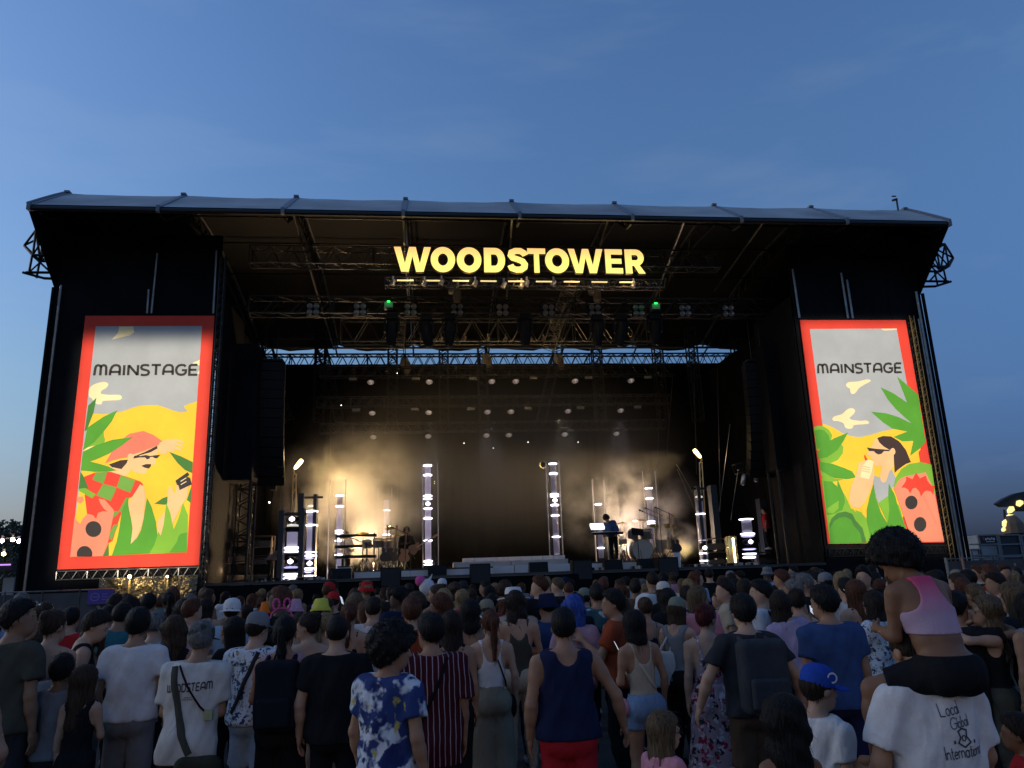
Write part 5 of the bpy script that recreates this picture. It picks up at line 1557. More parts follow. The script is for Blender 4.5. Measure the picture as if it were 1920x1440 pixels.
# right: equipment boxes and the small second stage
YR = 40
q_ = lambda x, y: P(x, y, YR)
def cabin(x0, x1, yt, yb, lab, m, sign_=True):
    a, b = q_(x0, yb), q_(x1, yb); zt = q_((x0 + x1) / 2, yt).z; z0 = 0
    t = thing('site_cabin', lab, 'cabin', ((a.x + b.x) / 2, YR, 0))
    obj('body', MB().box2((a.x, YR, z0), (b.x, YR + 3, zt)), m, t)
    fr2 = MB()
    for x in (a.x, b.x):
        fr2.box((x, YR - .03, (z0 + zt) / 2), (.12, .1, zt - z0))
    for z in (zt, q_(x0, 1021).z, q_(x0, 1042).z):
        fr2.box(((a.x + b.x) / 2, YR - .04, z), (b.x - a.x + .1, .1, .07))
    obj('edge_frame', fr2, ALU, t)
    return t, a, b, zt


t, a, b, zt = cabin(1840, 1875, 1003, 1046, 'grey cabin with a black name board beside the fence', mat('cabin_grey', (.30, .30, .31), .5, noise=(1, .2)))
obj('name_board', MB().box2((a.x + .08, YR - .07, q_(1850, 1020).z), (b.x - .08, YR - .05, q_(1850, 1004.5).z)), mat('board_black', (.012, .012, .014), .5), t)
mb = MB()
zc = q_(1850, 1011).z
for k, wd in enumerate((.12, .09, .11, .08, .12)):
    mb.box((a.x + .42 + k * .12, YR - .08, zc + .03 * (k % 2)), (wd * .7, .01, .12))
mb.box((a.x + .66, YR - .08, zc - .14), (.5, .01, .03))
obj('board_lettering', mb, mat('board_white', (.7, .7, .7), .6), t)
obj('board_mark', MB().box((a.x + .28, YR - .08, zc + .05), (.10, .01, .16)), mat('board_red', (.5, .03, .03), .6), t)
t, a, b, zt = cabin(1879, 1918, 1003, 1050, 'dark open container beside the grey cabin', mat('container_dark', (.03, .032, .04), .6))
t, a, b, zt = cabin(1921, 1990, 1003, 1050, 'second container at the right picture edge', mat('container_dark2', (.06, .06, .07), .6))
t, a, b, zt = cabin(1822, 1838, 1030, 1046, 'low white cabin next to the tower foot', mat('cabin_white', (.5, .5, .52), .5))
YS2 = 70
s2 = thing('far_stage', 'small far stage with a dark arched roof and yellow lit cloth', 'stage', P(1910, 1040, YS2))
u_ = lambda x, y: P(x, y, YS2)
rp = [u_(*p) for p in ((1870, 944), (1885, 934), (1905, 925), (1940, 918), (1990, 925), (1990, 962), (1940, 958), (1912, 958), (1903, 950), (1880, 950))]
obj('roof', MB().slab(rp, (0, .6, 0)), mat('far_roof', (.03, .028, .03), .7), s2)
for k, (x0, y0, x1, y1, r) in enumerate(((1900, 950, 1890, 962, .30), (1893, 963, 1896, 972, .34), (1885, 974, 1883, 990, .26), (1884, 990, 1879, 996, .2), (1905, 947, 1918, 940, .32))):
    a, b = u_(x0, y0), u_(x1, y1)
    obj('lit_cloth', MB().lathe([(.05, 0), (r, (b - a).length * .3), (r * .8, (b - a).length * .75), (.05, (b - a).length)], a, 8, (b - a).normalized().to_track_quat('Z', 'Y').to_matrix()), mat('yellow_cloth_glow', (.7, .6, .25), .7, emit=(1, .85, .30), estr=.5), s2, smooth=True)  # cloth emits by itself in place of lamps lighting it
obj('structure', MB().box2((u_(1893, 1000).x, YS2, 0), (u_(1990, 1000).x, YS2 + 5, u_(1900, 998).z)).lathe([(1.0, 0), (.9, 1.0), (.5, 1.6), (.1, 2.0)], u_(1902, 1000), 10), mat('far_wood', (.16, .10, .06), .7), s2)
for x in (1886, 1985):
    obj('roof_leg', MB().tube(Vector((u_(x, 1000).x, YS2 + .5, 0)), u_(x + 4, 955) + Vector((0, .5, 0)), .12, 6), BLACKM, s2)

# ================================================================== SMOKE LIT BY THE LAMPS
def smoke(name, label, lo, hi, dens, scale, lo_cut, color=(1, 1, 1), seed=0., aniso=.2, power=1.2, steps=None):
    """closed volume; density is noise that fades to nothing at the walls"""
    m = bpy.data.materials.new(name)
    m.use_nodes = True
    nt = m.node_tree
    nt.nodes.remove(nt.nodes['Principled BSDF'])
    v = nt.nodes.new('ShaderNodeVolumePrincipled')
    v.inputs['Color'].default_value = (*color, 1)
    v.inputs['Anisotropy'].default_value = aniso
    nt.links.new(v.outputs[0], nt.nodes['Material Output'].inputs['Volume'])
    tc = nt.nodes.new('ShaderNodeTexCoord')
    n = nt.nodes.new('ShaderNodeTexNoise'); n.noise_dimensions = '4D'; n.inputs['W'].default_value = seed
    n.inputs['Scale'].default_value = scale; n.inputs['Detail'].default_value = 3; n.inputs['Roughness'].default_value = .55
    nt.links.new(tc.outputs['Object'], n.inputs['Vector'])
    mp = nt.nodes.new('ShaderNodeMapping'); mp.inputs['Location'].default_value = (-1, -1, -1); mp.inputs['Scale'].default_value = (2, 2, 2)
    nt.links.new(tc.outputs['Generated'], mp.inputs[0])
    ln = nt.nodes.new('ShaderNodeVectorMath'); ln.operation = 'LENGTH'
    nt.links.new(mp.outputs[0], ln.inputs[0])
    fade = nt.nodes.new('ShaderNodeMapRange'); fade.interpolation_type = 'SMOOTHSTEP'
    fade.inputs[1].default_value = 1.0; fade.inputs[2].default_value = .15; fade.inputs[3].default_value = 0; fade.inputs[4].default_value = 1
    nt.links.new(ln.outputs['Value'], fade.inputs[0])
    mr = nt.nodes.new('ShaderNodeMapRange'); mr.interpolation_type = 'SMOOTHSTEP'
    mr.inputs[1].default_value = lo_cut; mr.inputs[2].default_value = lo_cut + .35; mr.inputs[3].default_value = 0; mr.inputs[4].default_value = dens
    nt.links.new(n.outputs[0], mr.inputs[0])
    mu = nt.nodes.new('ShaderNodeMath'); mu.operation = 'MULTIPLY'
    nt.links.new(fade.outputs[0], mu.inputs[0]); nt.links.new(mr.outputs[0], mu.inputs[1])
    nt.links.new(mu.outputs[0], v.inputs['Density'])
    o = obj(name, MB().box2(lo, hi), m)
    return tag(o, label, 'smoke', None, 'stuff')


def pbox(x0, y0, x1, y1, Ya, Yb):
    Ym = (Ya + Yb) / 2
    a, b = P(x0, y1, Ym), P(x1, y0, Ym)
    return (a.x, Ya, max(ZD + .06, a.z)), (b.x, Yb, b.z)


_f = P(668, 1062, 33.4); lamp('golden_smoke_fill', 'SPOT', (_f.x, 33.6, ZD + .5), 1600, (1, .66, .35), (_f.x - .6, 27, 6.5), .2, radians(95), .9)  # added lamp hidden upstage, spreads brightness through the golden smoke
_f = P(1170, 1040, 33.6); lamp('drum_smoke_fill', 'SPOT', (_f.x, 33.6, ZD + .5), 1000, (1, .70, .50), (_f.x + .3, 28.5, 5.0), .2, radians(80), .9)  # its added counterpart, an unseen lamp brightening the drum side smoke
smoke('golden_smoke', 'golden lit smoke cloud on the percussion side', *pbox(480, 775, 860, 1200, 27.6, 34.0), .62, .62, .37, seed=1.3)
smoke('drum_smoke', 'pale warm smoke cloud behind the drum kit', *pbox(1010, 840, 1330, 1150, 29.2, 34), .85, .8, .42, seed=4.1)
smoke('jet_smoke', 'smoke jet blown from the drum side mast', *pbox(1215, 970, 1318, 1075, 27.2, 28.9), 1.5, 1.4, .34, seed=2.2)
smoke('stage_haze', 'thin even haze filling the stage opening', (-6.6, 27.0, ZD + .1), (12.7, 35.7, 11.9), .046, .22, .06, seed=6)
for k, px in enumerate((805, 912, 1056, 1163)):          # the round wash lamps throw soft pale light down through the haze
    _w = P(px, 772, 32.8)
    lamp('wash_light', 'SPOT', _w, 120, (.96, .86, 1.0) if k % 2 else (1, .88, .70), (_w.x + (.8 - .5 * k), 32.0, ZD), .15, radians(46), .8)
# ================================================================== PEOPLE: bodies, clothes and hair grown from distance fields
f32 = np.float32


class Grid:
    def __init__(s, lo, hi, h):
        s.h = h; s.lo = np.array(lo, float)
        n = np.maximum(4, np.ceil((np.array(hi) - s.lo) / h).astype(int) + 1)
        s.n = n
        s.ax = [(s.lo[i] + h * np.arange(n[i])).astype(f32) for i in range(3)]
        s.v = np.full(tuple(n), 1.0, f32)

    def sub(s, lo, hi):
        sl = []
        for i in range(3):
            a = int(np.clip(np.floor((lo[i] - s.lo[i]) / s.h), 0, s.n[i])); b = int(np.clip(np.ceil((hi[i] - s.lo[i]) / s.h) + 1, 0, s.n[i]))
            if b - a < 1: return None
            sl.append(slice(a, b))
        X = s.ax[0][sl[0]][:, None, None]; Y = s.ax[1][sl[1]][None, :, None]; Z = s.ax[2][sl[2]][None, None, :]
        return tuple(sl), X, Y, Z

    def put(s, prim, k=.03, off=0., minus=False):
        r = prim_box(prim, off + k + 2.5 * s.h)
        q = s.sub(*r)
        if q is None: return
        sl, X, Y, Z = q
        d = prim_eval(prim, X, Y, Z) - off
        a = s.v[sl]
        if minus:
            s.v[sl] = np.maximum(a, -d)
        else:
            if k > 0:
                hh = np.clip(.5 + .5 * (a - d) / k, 0, 1)
                s.v[sl] = a * (1 - hh) + d * hh - k * hh * (1 - hh)
            else:
                s.v[sl] = np.minimum(a, d)

    def cut(s, n, p):
        """keep the side of the plane through p that n points away from"""
        n = np.array(n, float); n /= np.linalg.norm(n)
        d = (s.ax[0][:, None, None] - p[0]) * f32(n[0]) + (s.ax[1][None, :, None] - p[1]) * f32(n[1]) + (s.ax[2][None, None, :] - p[2]) * f32(n[2])
        s.v = np.maximum(s.v, d)

    def ruffle(s, amp, fr, ph):
        X = s.ax[0][:, None, None]; Y = s.ax[1][None, :, None]; Z = s.ax[2][None, None, :]
        s.v = s.v + f32(amp) * (np.sin(fr * (X + .35 * Z) + ph) * np.sin(fr * .6 * (Z - .4 * X) + 2.1 * ph) + .6 * np.sin(fr * 1.7 * (X - .5 * Z + .3 * Y) + 3 * ph) + .5 * np.sin(fr * .9 * (Y * 1.3 + Z * .8) + ph))

    def net(s):
        return surf_net(s.v, s.lo, s.h)


def prim_box(p, m):
    if p[0] == 'e':
        c, r = np.array(p[1]), np.array(p[2])
        if len(p) > 3 and p[3] is not None: r = np.full(3, r.max())
        return c - r - m, c + r + m
    a, b = np.array(p[1]), np.array(p[2]); r = max(p[3], p[4])
    return np.minimum(a, b) - r - m, np.maximum(a, b) + r + m


def prim_eval(p, X, Y, Z):
    if p[0] == 'e':
        c, r = p[1], p[2]
        x, y, z = X - f32(c[0]), Y - f32(c[1]), Z - f32(c[2])
        if len(p) > 3 and p[3] is not None:
            R = np.array(p[3].transposed()) if not isinstance(p[3], np.ndarray) else p[3].T
            R = R.astype(f32)
            x, y, z = (R[0, 0] * x + R[0, 1] * y + R[0, 2] * z, R[1, 0] * x + R[1, 1] * y + R[1, 2] * z, R[2, 0] * x + R[2, 1] * y + R[2, 2] * z)
        rx, ry, rz = (f32(q) for q in r)
        k0 = np.sqrt((x / rx) ** 2 + (y / ry) ** 2 + (z / rz) ** 2)
        k1 = np.sqrt((x / rx ** 2) ** 2 + (y / ry ** 2) ** 2 + (z / rz ** 2) ** 2)
        return k0 * (k0 - 1) / np.maximum(k1, f32(1e-4))
    _, a, b, r1, r2 = p[:5]
    ysc = f32(p[5]) if len(p) > 5 else f32(1)
    a = np.array(a, f32); b = np.array(b, f32)
    ba = b - a; ba = ba * np.array([1, 1 / ysc, 1], f32); bb = float(ba @ ba) + 1e-9
    x, y, z = X - a[0], (Y - a[1]) / ysc, Z - a[2]
    t = np.clip((x * ba[0] + y * ba[1] + z * ba[2]) / f32(bb), 0, 1)
    d = np.sqrt((x - t * ba[0]) ** 2 + (y - t * ba[1]) ** 2 + (z - t * ba[2]) ** 2) - (f32(r1) + t * f32(r2 - r1))
    return d * (ysc if ysc < 1 else 1)


_CN = [(0, 0, 0), (1, 0, 0), (0, 1, 0), (1, 1, 0), (0, 0, 1), (1, 0, 1), (0, 1, 1), (1, 1, 1)]
_ED = [(0, 1), (2, 3), (4, 5), (6, 7), (0, 2), (1, 3), (4, 6), (5, 7), (0, 4), (1, 5), (2, 6), (3, 7)]


def surf_net(v, lo, h):
    s = v < 0
    cnt = np.zeros(tuple(np.array(v.shape) - 1), np.int8)
    nx, ny, nz = v.shape
    for dx, dy, dz in _CN:
        cnt += s[dx:nx - 1 + dx, dy:ny - 1 + dy, dz:nz - 1 + dz]
    act = (cnt > 0) & (cnt < 8)
    I, J, K = np.nonzero(act)
    if len(I) == 0: return np.zeros((0, 3)), np.zeros((0, 4), int)
    idx = np.full(act.shape, -1, np.int64); idx[I, J, K] = np.arange(len(I))
    cv = [v[I + dx, J + dy, K + dz] for dx, dy, dz in _CN]
    acc = np.zeros((len(I), 3)); num = np.zeros(len(I))
    for a, b in _ED:
        va, vb = cv[a], cv[b]
        m = (va < 0) != (vb < 0)
        t = np.where(m, va / np.where(m, va - vb, 1), 0)
        pa, pb = np.array(_CN[a]), np.array(_CN[b])
        acc += np.where(m[:, None], pa[None] + t[:, None] * (pb - pa)[None], 0); num += m
    pos = (acc / num[:, None] + np.stack([I, J, K], 1)) * h + lo
    Q = []
    for axis in range(3):
        sl0 = [slice(None)] * 3; sl1 = [slice(None)] * 3
        sl0[axis] = slice(0, -1); sl1[axis] = slice(1, None)
        a, b = s[tuple(sl0)], s[tuple(sl1)]
        cr = a != b
        i, j, k = np.nonzero(cr)
        o = [(1, 2), (2, 0), (0, 1)][axis]
        P_ = np.stack([i, j, k], 1)
        ok = (P_[:, o[0]] >= 1) & (P_[:, o[1]] >= 1) & (P_[:, o[0]] < v.shape[o[0]] - 1) & (P_[:, o[1]] < v.shape[o[1]] - 1)
        P_ = P_[ok]; ins = a[cr][ok]
        e0 = np.zeros(3, int); e0[o[0]] = 1; e1 = np.zeros(3, int); e1[o[1]] = 1
        g = lambda q: idx[q[:, 0], q[:, 1], q[:, 2]]
        q = np.stack([g(P_ - e0 - e1), g(P_ - e1), g(P_), g(P_ - e0)], 1)
        q[~ins] = q[~ins][:, ::-1]
        Q.append(q)
    return pos, np.concatenate(Q)


def np_mesh(name, V, F, smooth=True):
    me = bpy.data.meshes.new(name)
    V = np.asarray(V, f32); F = np.asarray(F, np.int32)
    me.vertices.add(len(V)); me.vertices.foreach_set('co', V.ravel())
    me.loops.add(F.size); me.loops.foreach_set('vertex_index', F.ravel())
    me.polygons.add(len(F)); me.polygons.foreach_set('loop_start', np.arange(0, F.size, 4, dtype=np.int32))
    me.polygons.foreach_set('loop_total', np.full(len(F), 4, np.int32))
    me.polygons.foreach_set('use_smooth', np.full(len(F), smooth, bool))
    me.update(calc_edges=True)
    return me


def hand_net(h, curl=.5):
    g = Grid((-.06, -.05, -.03), (.09, .10, .20), h)
    g.put(('e', (0, 0, .045), (.040, .017, .052)), .01)
    g.put(('c', (0, 0, -.02), (0, 0, .02), .026, .028, .75), .015)
    for x, L in ((-.031, .058), (-.0105, .073), (.0105, .079), (.031, .070)):
        p0 = np.array((x, 0, .082)); p1 = p0 + np.array((x * .15, .35 * curl * L, L * .5)); p2 = p1 + np.array((x * .05, .95 * curl * L * .55, L * .5 * (1 - .4 * curl)))
        g.put(('c', p0, p1, .0095, .0088), .004); g.put(('c', p1, p2, .0088, .0072), .003)
    g.put(('c', (.03, .004, .03), (.056, .018, .062), .014, .0115), .01); g.put(('c', (.056, .018, .062), (.06, .028, .092), .0112, .0085), .004)
    return g.net()


_HANDS = {h: hand_net(h) for h in (.0055, .0085, .0105)}
ARMS = {  # elbow direction, wrist direction (right arm, mirrored for the left)
 'down': ((.12, -.06, -1), (.06, .16, -1)), 'slack': ((.24, -.08, -1), (.02, .30, -1)), 'front': ((.20, .10, -.95), (-.45, .85, .15)), 'phone': ((.12, .45, -.85), (-.25, .75, .65)),
 'hip': ((.65, -.22, -.75), (-.62, .42, -.6)), 'cross': ((.22, .22, -.92), (-.85, .5, .12)), 'up': ((.45, .3, .85), (-.25, .15, .95)), 'back': ((.22, -.4, -.9), (-.8, -.25, -.2)),
 'tuck': ((.07, .14, -1), (-.30, .92, .2)), 'reach': ((.35, .75, -.35), (-.1, .95, .2)), 'hug': ((.5, .75, .05), (-.75, .55, .25)), 'wide': ((.55, -.05, -.85), (.25, .3, -.9)), 'out': ((.6, .3, -.7), (.5, .8, .1)), 'keys': ((.15, .25, -.9), (-.1, 1, -.15)), 'head': ((.75, .2, .45), (-.75, -.05, .65)),
}


class Body:
    def __init__(s, fem=False, build=1., arms=('down', 'down'), head=(0, 0, 0), lean=(0, 0), legs=None, hs=1., stride=.0, child=False):
        s.fem = fem
        b = build
        s.b = b
        sh = (.168 if fem else .192) * (.5 + .5 * b)
        if child: sh *= .92
        s.sh = sh
        R = Matrix.Rotation(radians(-lean[0]), 3, 'X') @ Matrix.Rotation(radians(lean[1]), 3, 'Y')
        piv = Vector((0, 0, .95))
        s.U = lambda p: piv + R @ (Vector(p) - piv)
        s.RU = R
        U = s.U
        e = lambda c, r, rot=R: ('e', tuple(U(c)), r, np.array(rot))
        c = lambda a, bb, r1, r2, *k: ('c', tuple(U(a)), tuple(U(bb)), r1, r2, *k)
        T = []
        if fem:
            T += [('e', (0, -.005, .93), (.172 * b, .118 * b, .125)), ('e', (.078, -.058, .885), (.092, .088 * b, .10)), ('e', (-.078, -.058, .885), (.092, .088 * b, .10)), e((0, 0, 1.10), (.128 * b, .098 * b, .15)), e((0, .0, 1.28), (.150 * b, .112 * b, .18)), e((.065, .085, 1.27), (.062, .05, .06)), e((-.065, .085, 1.27), (.062, .05, .06))]
        else:
            T += [('e', (0, -.005, .93), (.162 * b, .115 * b, .13)), ('e', (.073, -.052, .885), (.088, .08 * b, .10)), ('e', (-.073, -.052, .885), (.088, .08 * b, .10)), e((0, .005, 1.09), (.146 * b, .112 * b, .17)), e((0, 0, 1.28), (.170 * b, .120 * b, .19))]
        T += [c((-sh * .58, -.012, 1.395), (sh * .58, -.012, 1.395), .078 * (.6 + .4 * b), .078 * (.6 + .4 * b)), c((0, -.03, 1.47), (sh * .75, -.015, 1.425), .048, .040), c((0, -.03, 1.47), (-sh * .75, -.015, 1.425), .048, .040)]
        s.torso = T
        nk = .046 if fem else .055
        s.neck = [c((0, -.018, 1.44), (0, .004, 1.56), nk + .006, nk)]
        # head
        hy, hp, ht = (radians(q) for q in head)
        RH = R @ (Matrix.Rotation(-hy, 3, 'Z') @ Matrix.Rotation(ht, 3, 'Y') @ Matrix.Rotation(-hp, 3, 'X'))
        s.RH = RH
        nt_ = U((0, .0, 1.555))
        s.hc = nt_ + RH @ (Vector((0, .018, .085)) * hs)
        s.hs = hs
        H = lambda p: tuple(s.hc + RH @ (Vector(p) * hs))
        s.H = H
        rh = np.array(RH)
        he = lambda p, r: ('e', H(p), tuple(q * hs for q in r), rh)
        hcx = lambda a, bb, r1, r2: ('c', H(a), H(bb), r1 * hs, r2 * hs)
        jw = .9 if fem else 1.
        s.headp = [(he((0, -.010, .025), (.076, .097, .095)), .03), (he((0, .028, -.035), (.062 * jw, .072, .085)), .03), (he((0, .046, -.084), (.044 * jw, .046, .032)), .03), (hcx((-.034, .082, .018), (.034, .082, .018), .016, .016), .015), (hcx((0, .094, .004), (0, .113, -.032), .0085, .0145), .010), (hcx((-.014, .104, -.034), (.014, .104, -.034), .008, .008), .006), (hcx((-.019, .093, -.062), (.019, .093, -.062), .0095, .0095), .008), (he((.078, -.006, -.012), (.012, .026, .032)), .008), (he((-.078, -.006, -.012), (.012, .026, .032)), .008)]
        s.sockets = [he((.031, .104, -.004), (.017, .016, .010)), he((-.031, .104, -.004), (.017, .016, .010))]
        # arms
        s.arms = []
        for sgn, nm in ((-1, arms[0]), (1, arms[1])):
            ed, wd = ARMS[nm] if isinstance(nm, str) else nm
            ed = Vector((ed[0] * sgn, ed[1], ed[2])).normalized(); wd = Vector((wd[0] * sgn, wd[1], wd[2])).normalized()
            S = U((sgn * sh, -.012, 1.405 + (.02 if ed.z > .2 else 0)))
            E = S + R @ ed * (.285 if not fem else .27); Wr = E + R @ wd * (.245 if not fem else .235)
            s.arms.append((S, E, Wr, R @ wd, sgn))
        ta = .9 if fem else 1.
        ta *= (.5 + .5 * b)
        s.armp = []
        for S, E, Wr, wd, sgn in s.arms:
            s.armp += [('c', tuple(S), tuple(S.lerp(E, .35)), .058 * ta, .052 * ta), ('c', tuple(S), tuple(E), .050 * ta, .040 * ta), ('c', tuple(E), tuple(E.lerp(Wr, .4)), .041 * ta, .041 * ta), ('c', tuple(E.lerp(Wr, .3)), tuple(Wr), .041 * ta, .027 * ta)]
        # legs
        if legs is None:
            legs = [(( -.092, 0, .90), (-.10, .015 + stride, .49), (-.105, -.02 - stride * .3, .085)), ((.092, 0, .90), (.10, .015 - stride * .6, .49), (.105, -.02 - stride, .085))]
        s.legs = legs
        tl = (1.04 if fem else 1.) * (.6 + .4 * b)
        s.legp = []
        for h_, k_, a_ in legs:
            h_, k_, a_ = Vector(h_), Vector(k_), Vector(a_)
            s.legp += [('c', tuple(h_), tuple(k_), .088 * tl, .056 * tl), ('c', tuple(k_), tuple(k_.lerp(a_, .35)), .055 * tl, .058 * tl), ('c', tuple(k_.lerp(a_, .3)), tuple(a_), .056 * tl, .036)]
            fd = Vector((0, 1, -.25)) if abs((a_ - k_).normalized().z) > .5 else Vector((0, .4, -.9))
            fd.normalize()
            s.legp += [('c', tuple(a_ + Vector((0, -.03, -.035))), tuple(a_ + fd * .15 + Vector((0, 0, -.015))), .040, .030)]

    def mesh(s, h, hh=None):
        pts = [p for a in s.arms for p in a[:3]] + [Vector(q) for l in s.legs for q in l] + [s.hc]
        lo = np.min([tuple(p) for p in pts] + [(-.24, -.2, .0 if s.legs[0][2][2] < .3 else .3)], 0) - .16
        hi = np.max([tuple(p) for p in pts] + [(.24, .2, 1.5)], 0) + .16
        g = Grid(lo, hi, h)
        for p in s.torso: g.put(p, .05)
        for p in s.legp: g.put(p, .03)
        for p in s.neck: g.put(p, .035)
        for p in s.armp: g.put(p, .022)
        for p, k in s.headp: g.put(p, k * max(1, h / .014))
        for p in s.sockets: g.put(p, 0, minus=True)
        V, F = g.net()
        Vs, Fs = [V], [F]; n = len(V)
        hv, hf = _HANDS[.0055 if h < .0125 else .0085 if h < .021 else .0105]
        for S, E, Wr, wd, sgn in s.arms:
            z = wd.normalized()
            ref = Vector((0, 1, 0)) if abs(z.y) < .8 else Vector((-.3 * sgn, 0, 1))
            t = (ref - z * ref.dot(z)).normalized()
            yv = t.cross(z) if sgn > 0 else z.cross(t)
            M = np.array([t, yv, z])
            sc_ = 1. if not s.fem else .92
            Vs.append((hv * sc_) @ M + np.array(Wr))
            f = hf if sgn < 0 else hf[:, ::-1]
            Fs.append(f + n); n += len(hv)
        return np_mesh('body', np.concatenate(Vs), np.concatenate(Fs))

    # ---- clothes
    def top(s, kind, h, ph=0., hem=.88, loose=.012, sleeve=.62, back=1.30):
        """tee, shirt, tank, strap, bare (strapless), long"""
        Z0 = hem
        pts = [s.arms[0][1], s.arms[1][1]] + ([s.arms[0][2], s.arms[1][2]] if kind == 'long' else [])
        lo = np.min([tuple(p) for p in pts] + [(-.27, -.27, Z0 - .05)], 0) - .1
        hi = np.max([tuple(p) for p in pts] + [(.27, .27, 1.56)], 0) + .1
        lo[2] = hem - .04 if kind != 'long' else min(lo[2], hem - .04)
        g = Grid(lo, hi, h)
        sleeved = kind in ('tee', 'long')
        for i_, p in enumerate(s.torso): g.put(p, .06, loose + (.012 if i_ < 3 and loose > .008 else 0))
        if loose > .008:
            U = s.U; r = .155 * s.b if s.fem else .172 * s.b
            a = U((0, -.002, 1.30)); bt = Vector((0, -.012, hem - .02)) if hem < .95 else U((0, -.004, hem))
            g.put(('c', tuple(a), tuple(bt), r + loose * .8, r + .012 + loose * 1.1, .70), .05)
        if sleeved:
            g2 = Grid(lo, hi, h)
            X = g2.ax[0][:, None, None]; Y = g2.ax[1][None, :, None]; Z = g2.ax[2][None, None, :]
            for S, E, Wr, wd, sgn in s.arms:
                g2.put(('c', tuple(S), tuple(E), .068 + loose * .6, .058 + loose * 1.3), .03)
                if kind == 'long': g2.put(('c', tuple(E), tuple(E.lerp(Wr, 1.1)), .054 + loose, .040 + loose), .03)
                d = (E - S).normalized() if kind == 'tee' else (Wr - E).normalized()
                p0 = S + (E - S) * sleeve if kind == 'tee' else E + (Wr - E) * .95
                if kind == 'tee':
                    pl = (X - p0.x) * f32(d.x) + (Y - p0.y) * f32(d.y) + (Z - p0.z) * f32(d.z)
                    g2.v = np.where(X * sgn > 0, np.maximum(g2.v, pl), g2.v)
            k_ = .035
            hh = np.clip(.5 + .5 * (g.v - g2.v) / k_, 0, 1)
            g.v = g.v * (1 - hh) + g2.v * hh - k_ * hh * (1 - hh)
        g.ruffle(.0075 if loose > .008 else .0018, 20., ph)
        g.ruffle(.0032 if loose > .008 else .0008, 43., ph * 1.7 + 1)
        if kind in ('tank', 'strap', 'bare', 'racer'):
            for S, E, Wr, wd, sgn in s.arms:
                if kind == 'tank':
                    g.put(('e', tuple(S + Vector((sgn * .022, 0, -.055))), (.062, .16, .115)), 0, minus=True)
                    g.put(('c', tuple(S + Vector((sgn * .035, 0, .06))), tuple(S + Vector((sgn * .05, 0, -.2))), .05, .03), 0, minus=True)
                elif kind == 'strap':
                    g.put(('e', tuple(S + Vector((-sgn * .005, 0, -.06))), (.075, .2, .15)), 0, minus=True)
                elif kind == 'racer':
                    g.put(('e', tuple(S + Vector((-sgn * .022, 0, .0))), (.090, .2, .125)), 0, minus=True)
            if kind in ('tank',):
                g.put(('e', tuple(s.U((0, -.10, 1.50))), (.085, .12, .115)), 0, minus=True); g.put(('e', tuple(s.U((0, .12, 1.50))), (.085, .12, .15)), 0, minus=True)
            if kind == 'strap':
                g.put(('e', tuple(s.U((0, -.12, 1.46))), (.088, .14, .17)), 0, minus=True); g.put(('e', tuple(s.U((0, .12, 1.48))), (.085, .12, .16)), 0, minus=True)
            if kind == 'racer':
                g.put(('e', tuple(s.U((0, .12, 1.48))), (.10, .12, .15)), 0, minus=True)
            if kind == 'bare':
                g.cut(s.RU @ Vector((0, 0, 1)), tuple(s.U((0, 0, back))))
        for p in s.neck: g.put((p[0], p[1], tuple(Vector(p[1]).lerp(Vector(p[2]), 1.6)), p[3] + .012, p[4] + .02), 0, minus=True)
        g.cut(s.RU @ Vector((0, -.12, 1)), tuple(s.U((0, -.05, 1.487))))
        g.cut((0, 0, -1), (0, 0, hem))
        return np_mesh('top', *g.net())

    def bottom(s, kind, h, ph=0., waist=1.02, hem=None, loose=.014):
        """trousers, wide, shorts, hot (very short), skirt"""
        hem = hem if hem is not None else {'trousers': .075, 'wide': .035, 'shorts': .50, 'hot': .74, 'skirt': .55, 'dress': .10}[kind]
        pts = [Vector(q) for l in s.legs for q in l]
        lo = np.min([tuple(p) for p in pts] + [(-.26, -.26, .8)], 0) - .15
        hi = np.max([tuple(p) for p in pts] + [(.26, .26, 1.06)], 0) + .15
        upright = abs(Vector(s.legs[0][0]).z - Vector(s.legs[0][1]).z) > .25
        if upright: lo[2] = hem - .04
        g = Grid(lo, hi, h)
        for p in s.torso[:4]: g.put(p, .05, loose)
        if kind in ('skirt', 'dress'):
            g.put(('c', (0, -.01, .95), (0, -.01, hem - .05), .175 * s.b, .20 * s.b + (.10 if kind == 'dress' else .04), .72), .04)
        elif kind == 'wide':
            for h_, k_, a_ in s.legs:
                g.put(('c', h_, (a_[0] * 1.02, a_[1], hem - .05), .100 * s.b, .135, .95), .022)
        else:
            for p in s.legp[0:3] + s.legp[4:7]: g.put(p, .02, loose)
            if kind in ('shorts', 'hot'):
                for h_, k_, a_ in s.legs:
                    g.put(('c', h_, k_, .100 * (.5 + .5 * s.b), (.096 if kind == 'shorts' else .104)), .018)
        g.ruffle(.0042 if kind != 'hot' else .0024, 21., ph)
        g.ruffle(.0018, 47., ph * 1.3 + 2)
        g.cut((0, 0, 1), (0, 0, waist))
        if upright:
            g.cut((0, 0, -1), (0, 0, hem))
        else:
            for h_, k_, a_ in s.legs:
                d = (Vector(k_) - Vector(h_)); L = d.length; d.normalize(); p0 = Vector(h_) + d * L * .72
                X = g.ax[0][:, None, None]; Y = g.ax[1][None, :, None]; Z = g.ax[2][None, None, :]
                pl = (X - p0.x) * f32(d.x) + (Y - p0.y) * f32(d.y) + (Z - p0.z) * f32(d.z)
                near = np.sign(k_[0]) * X
                g.v = np.where(near > -.01, np.maximum(g.v, pl), g.v)
        return np_mesh('bottom', *g.net())

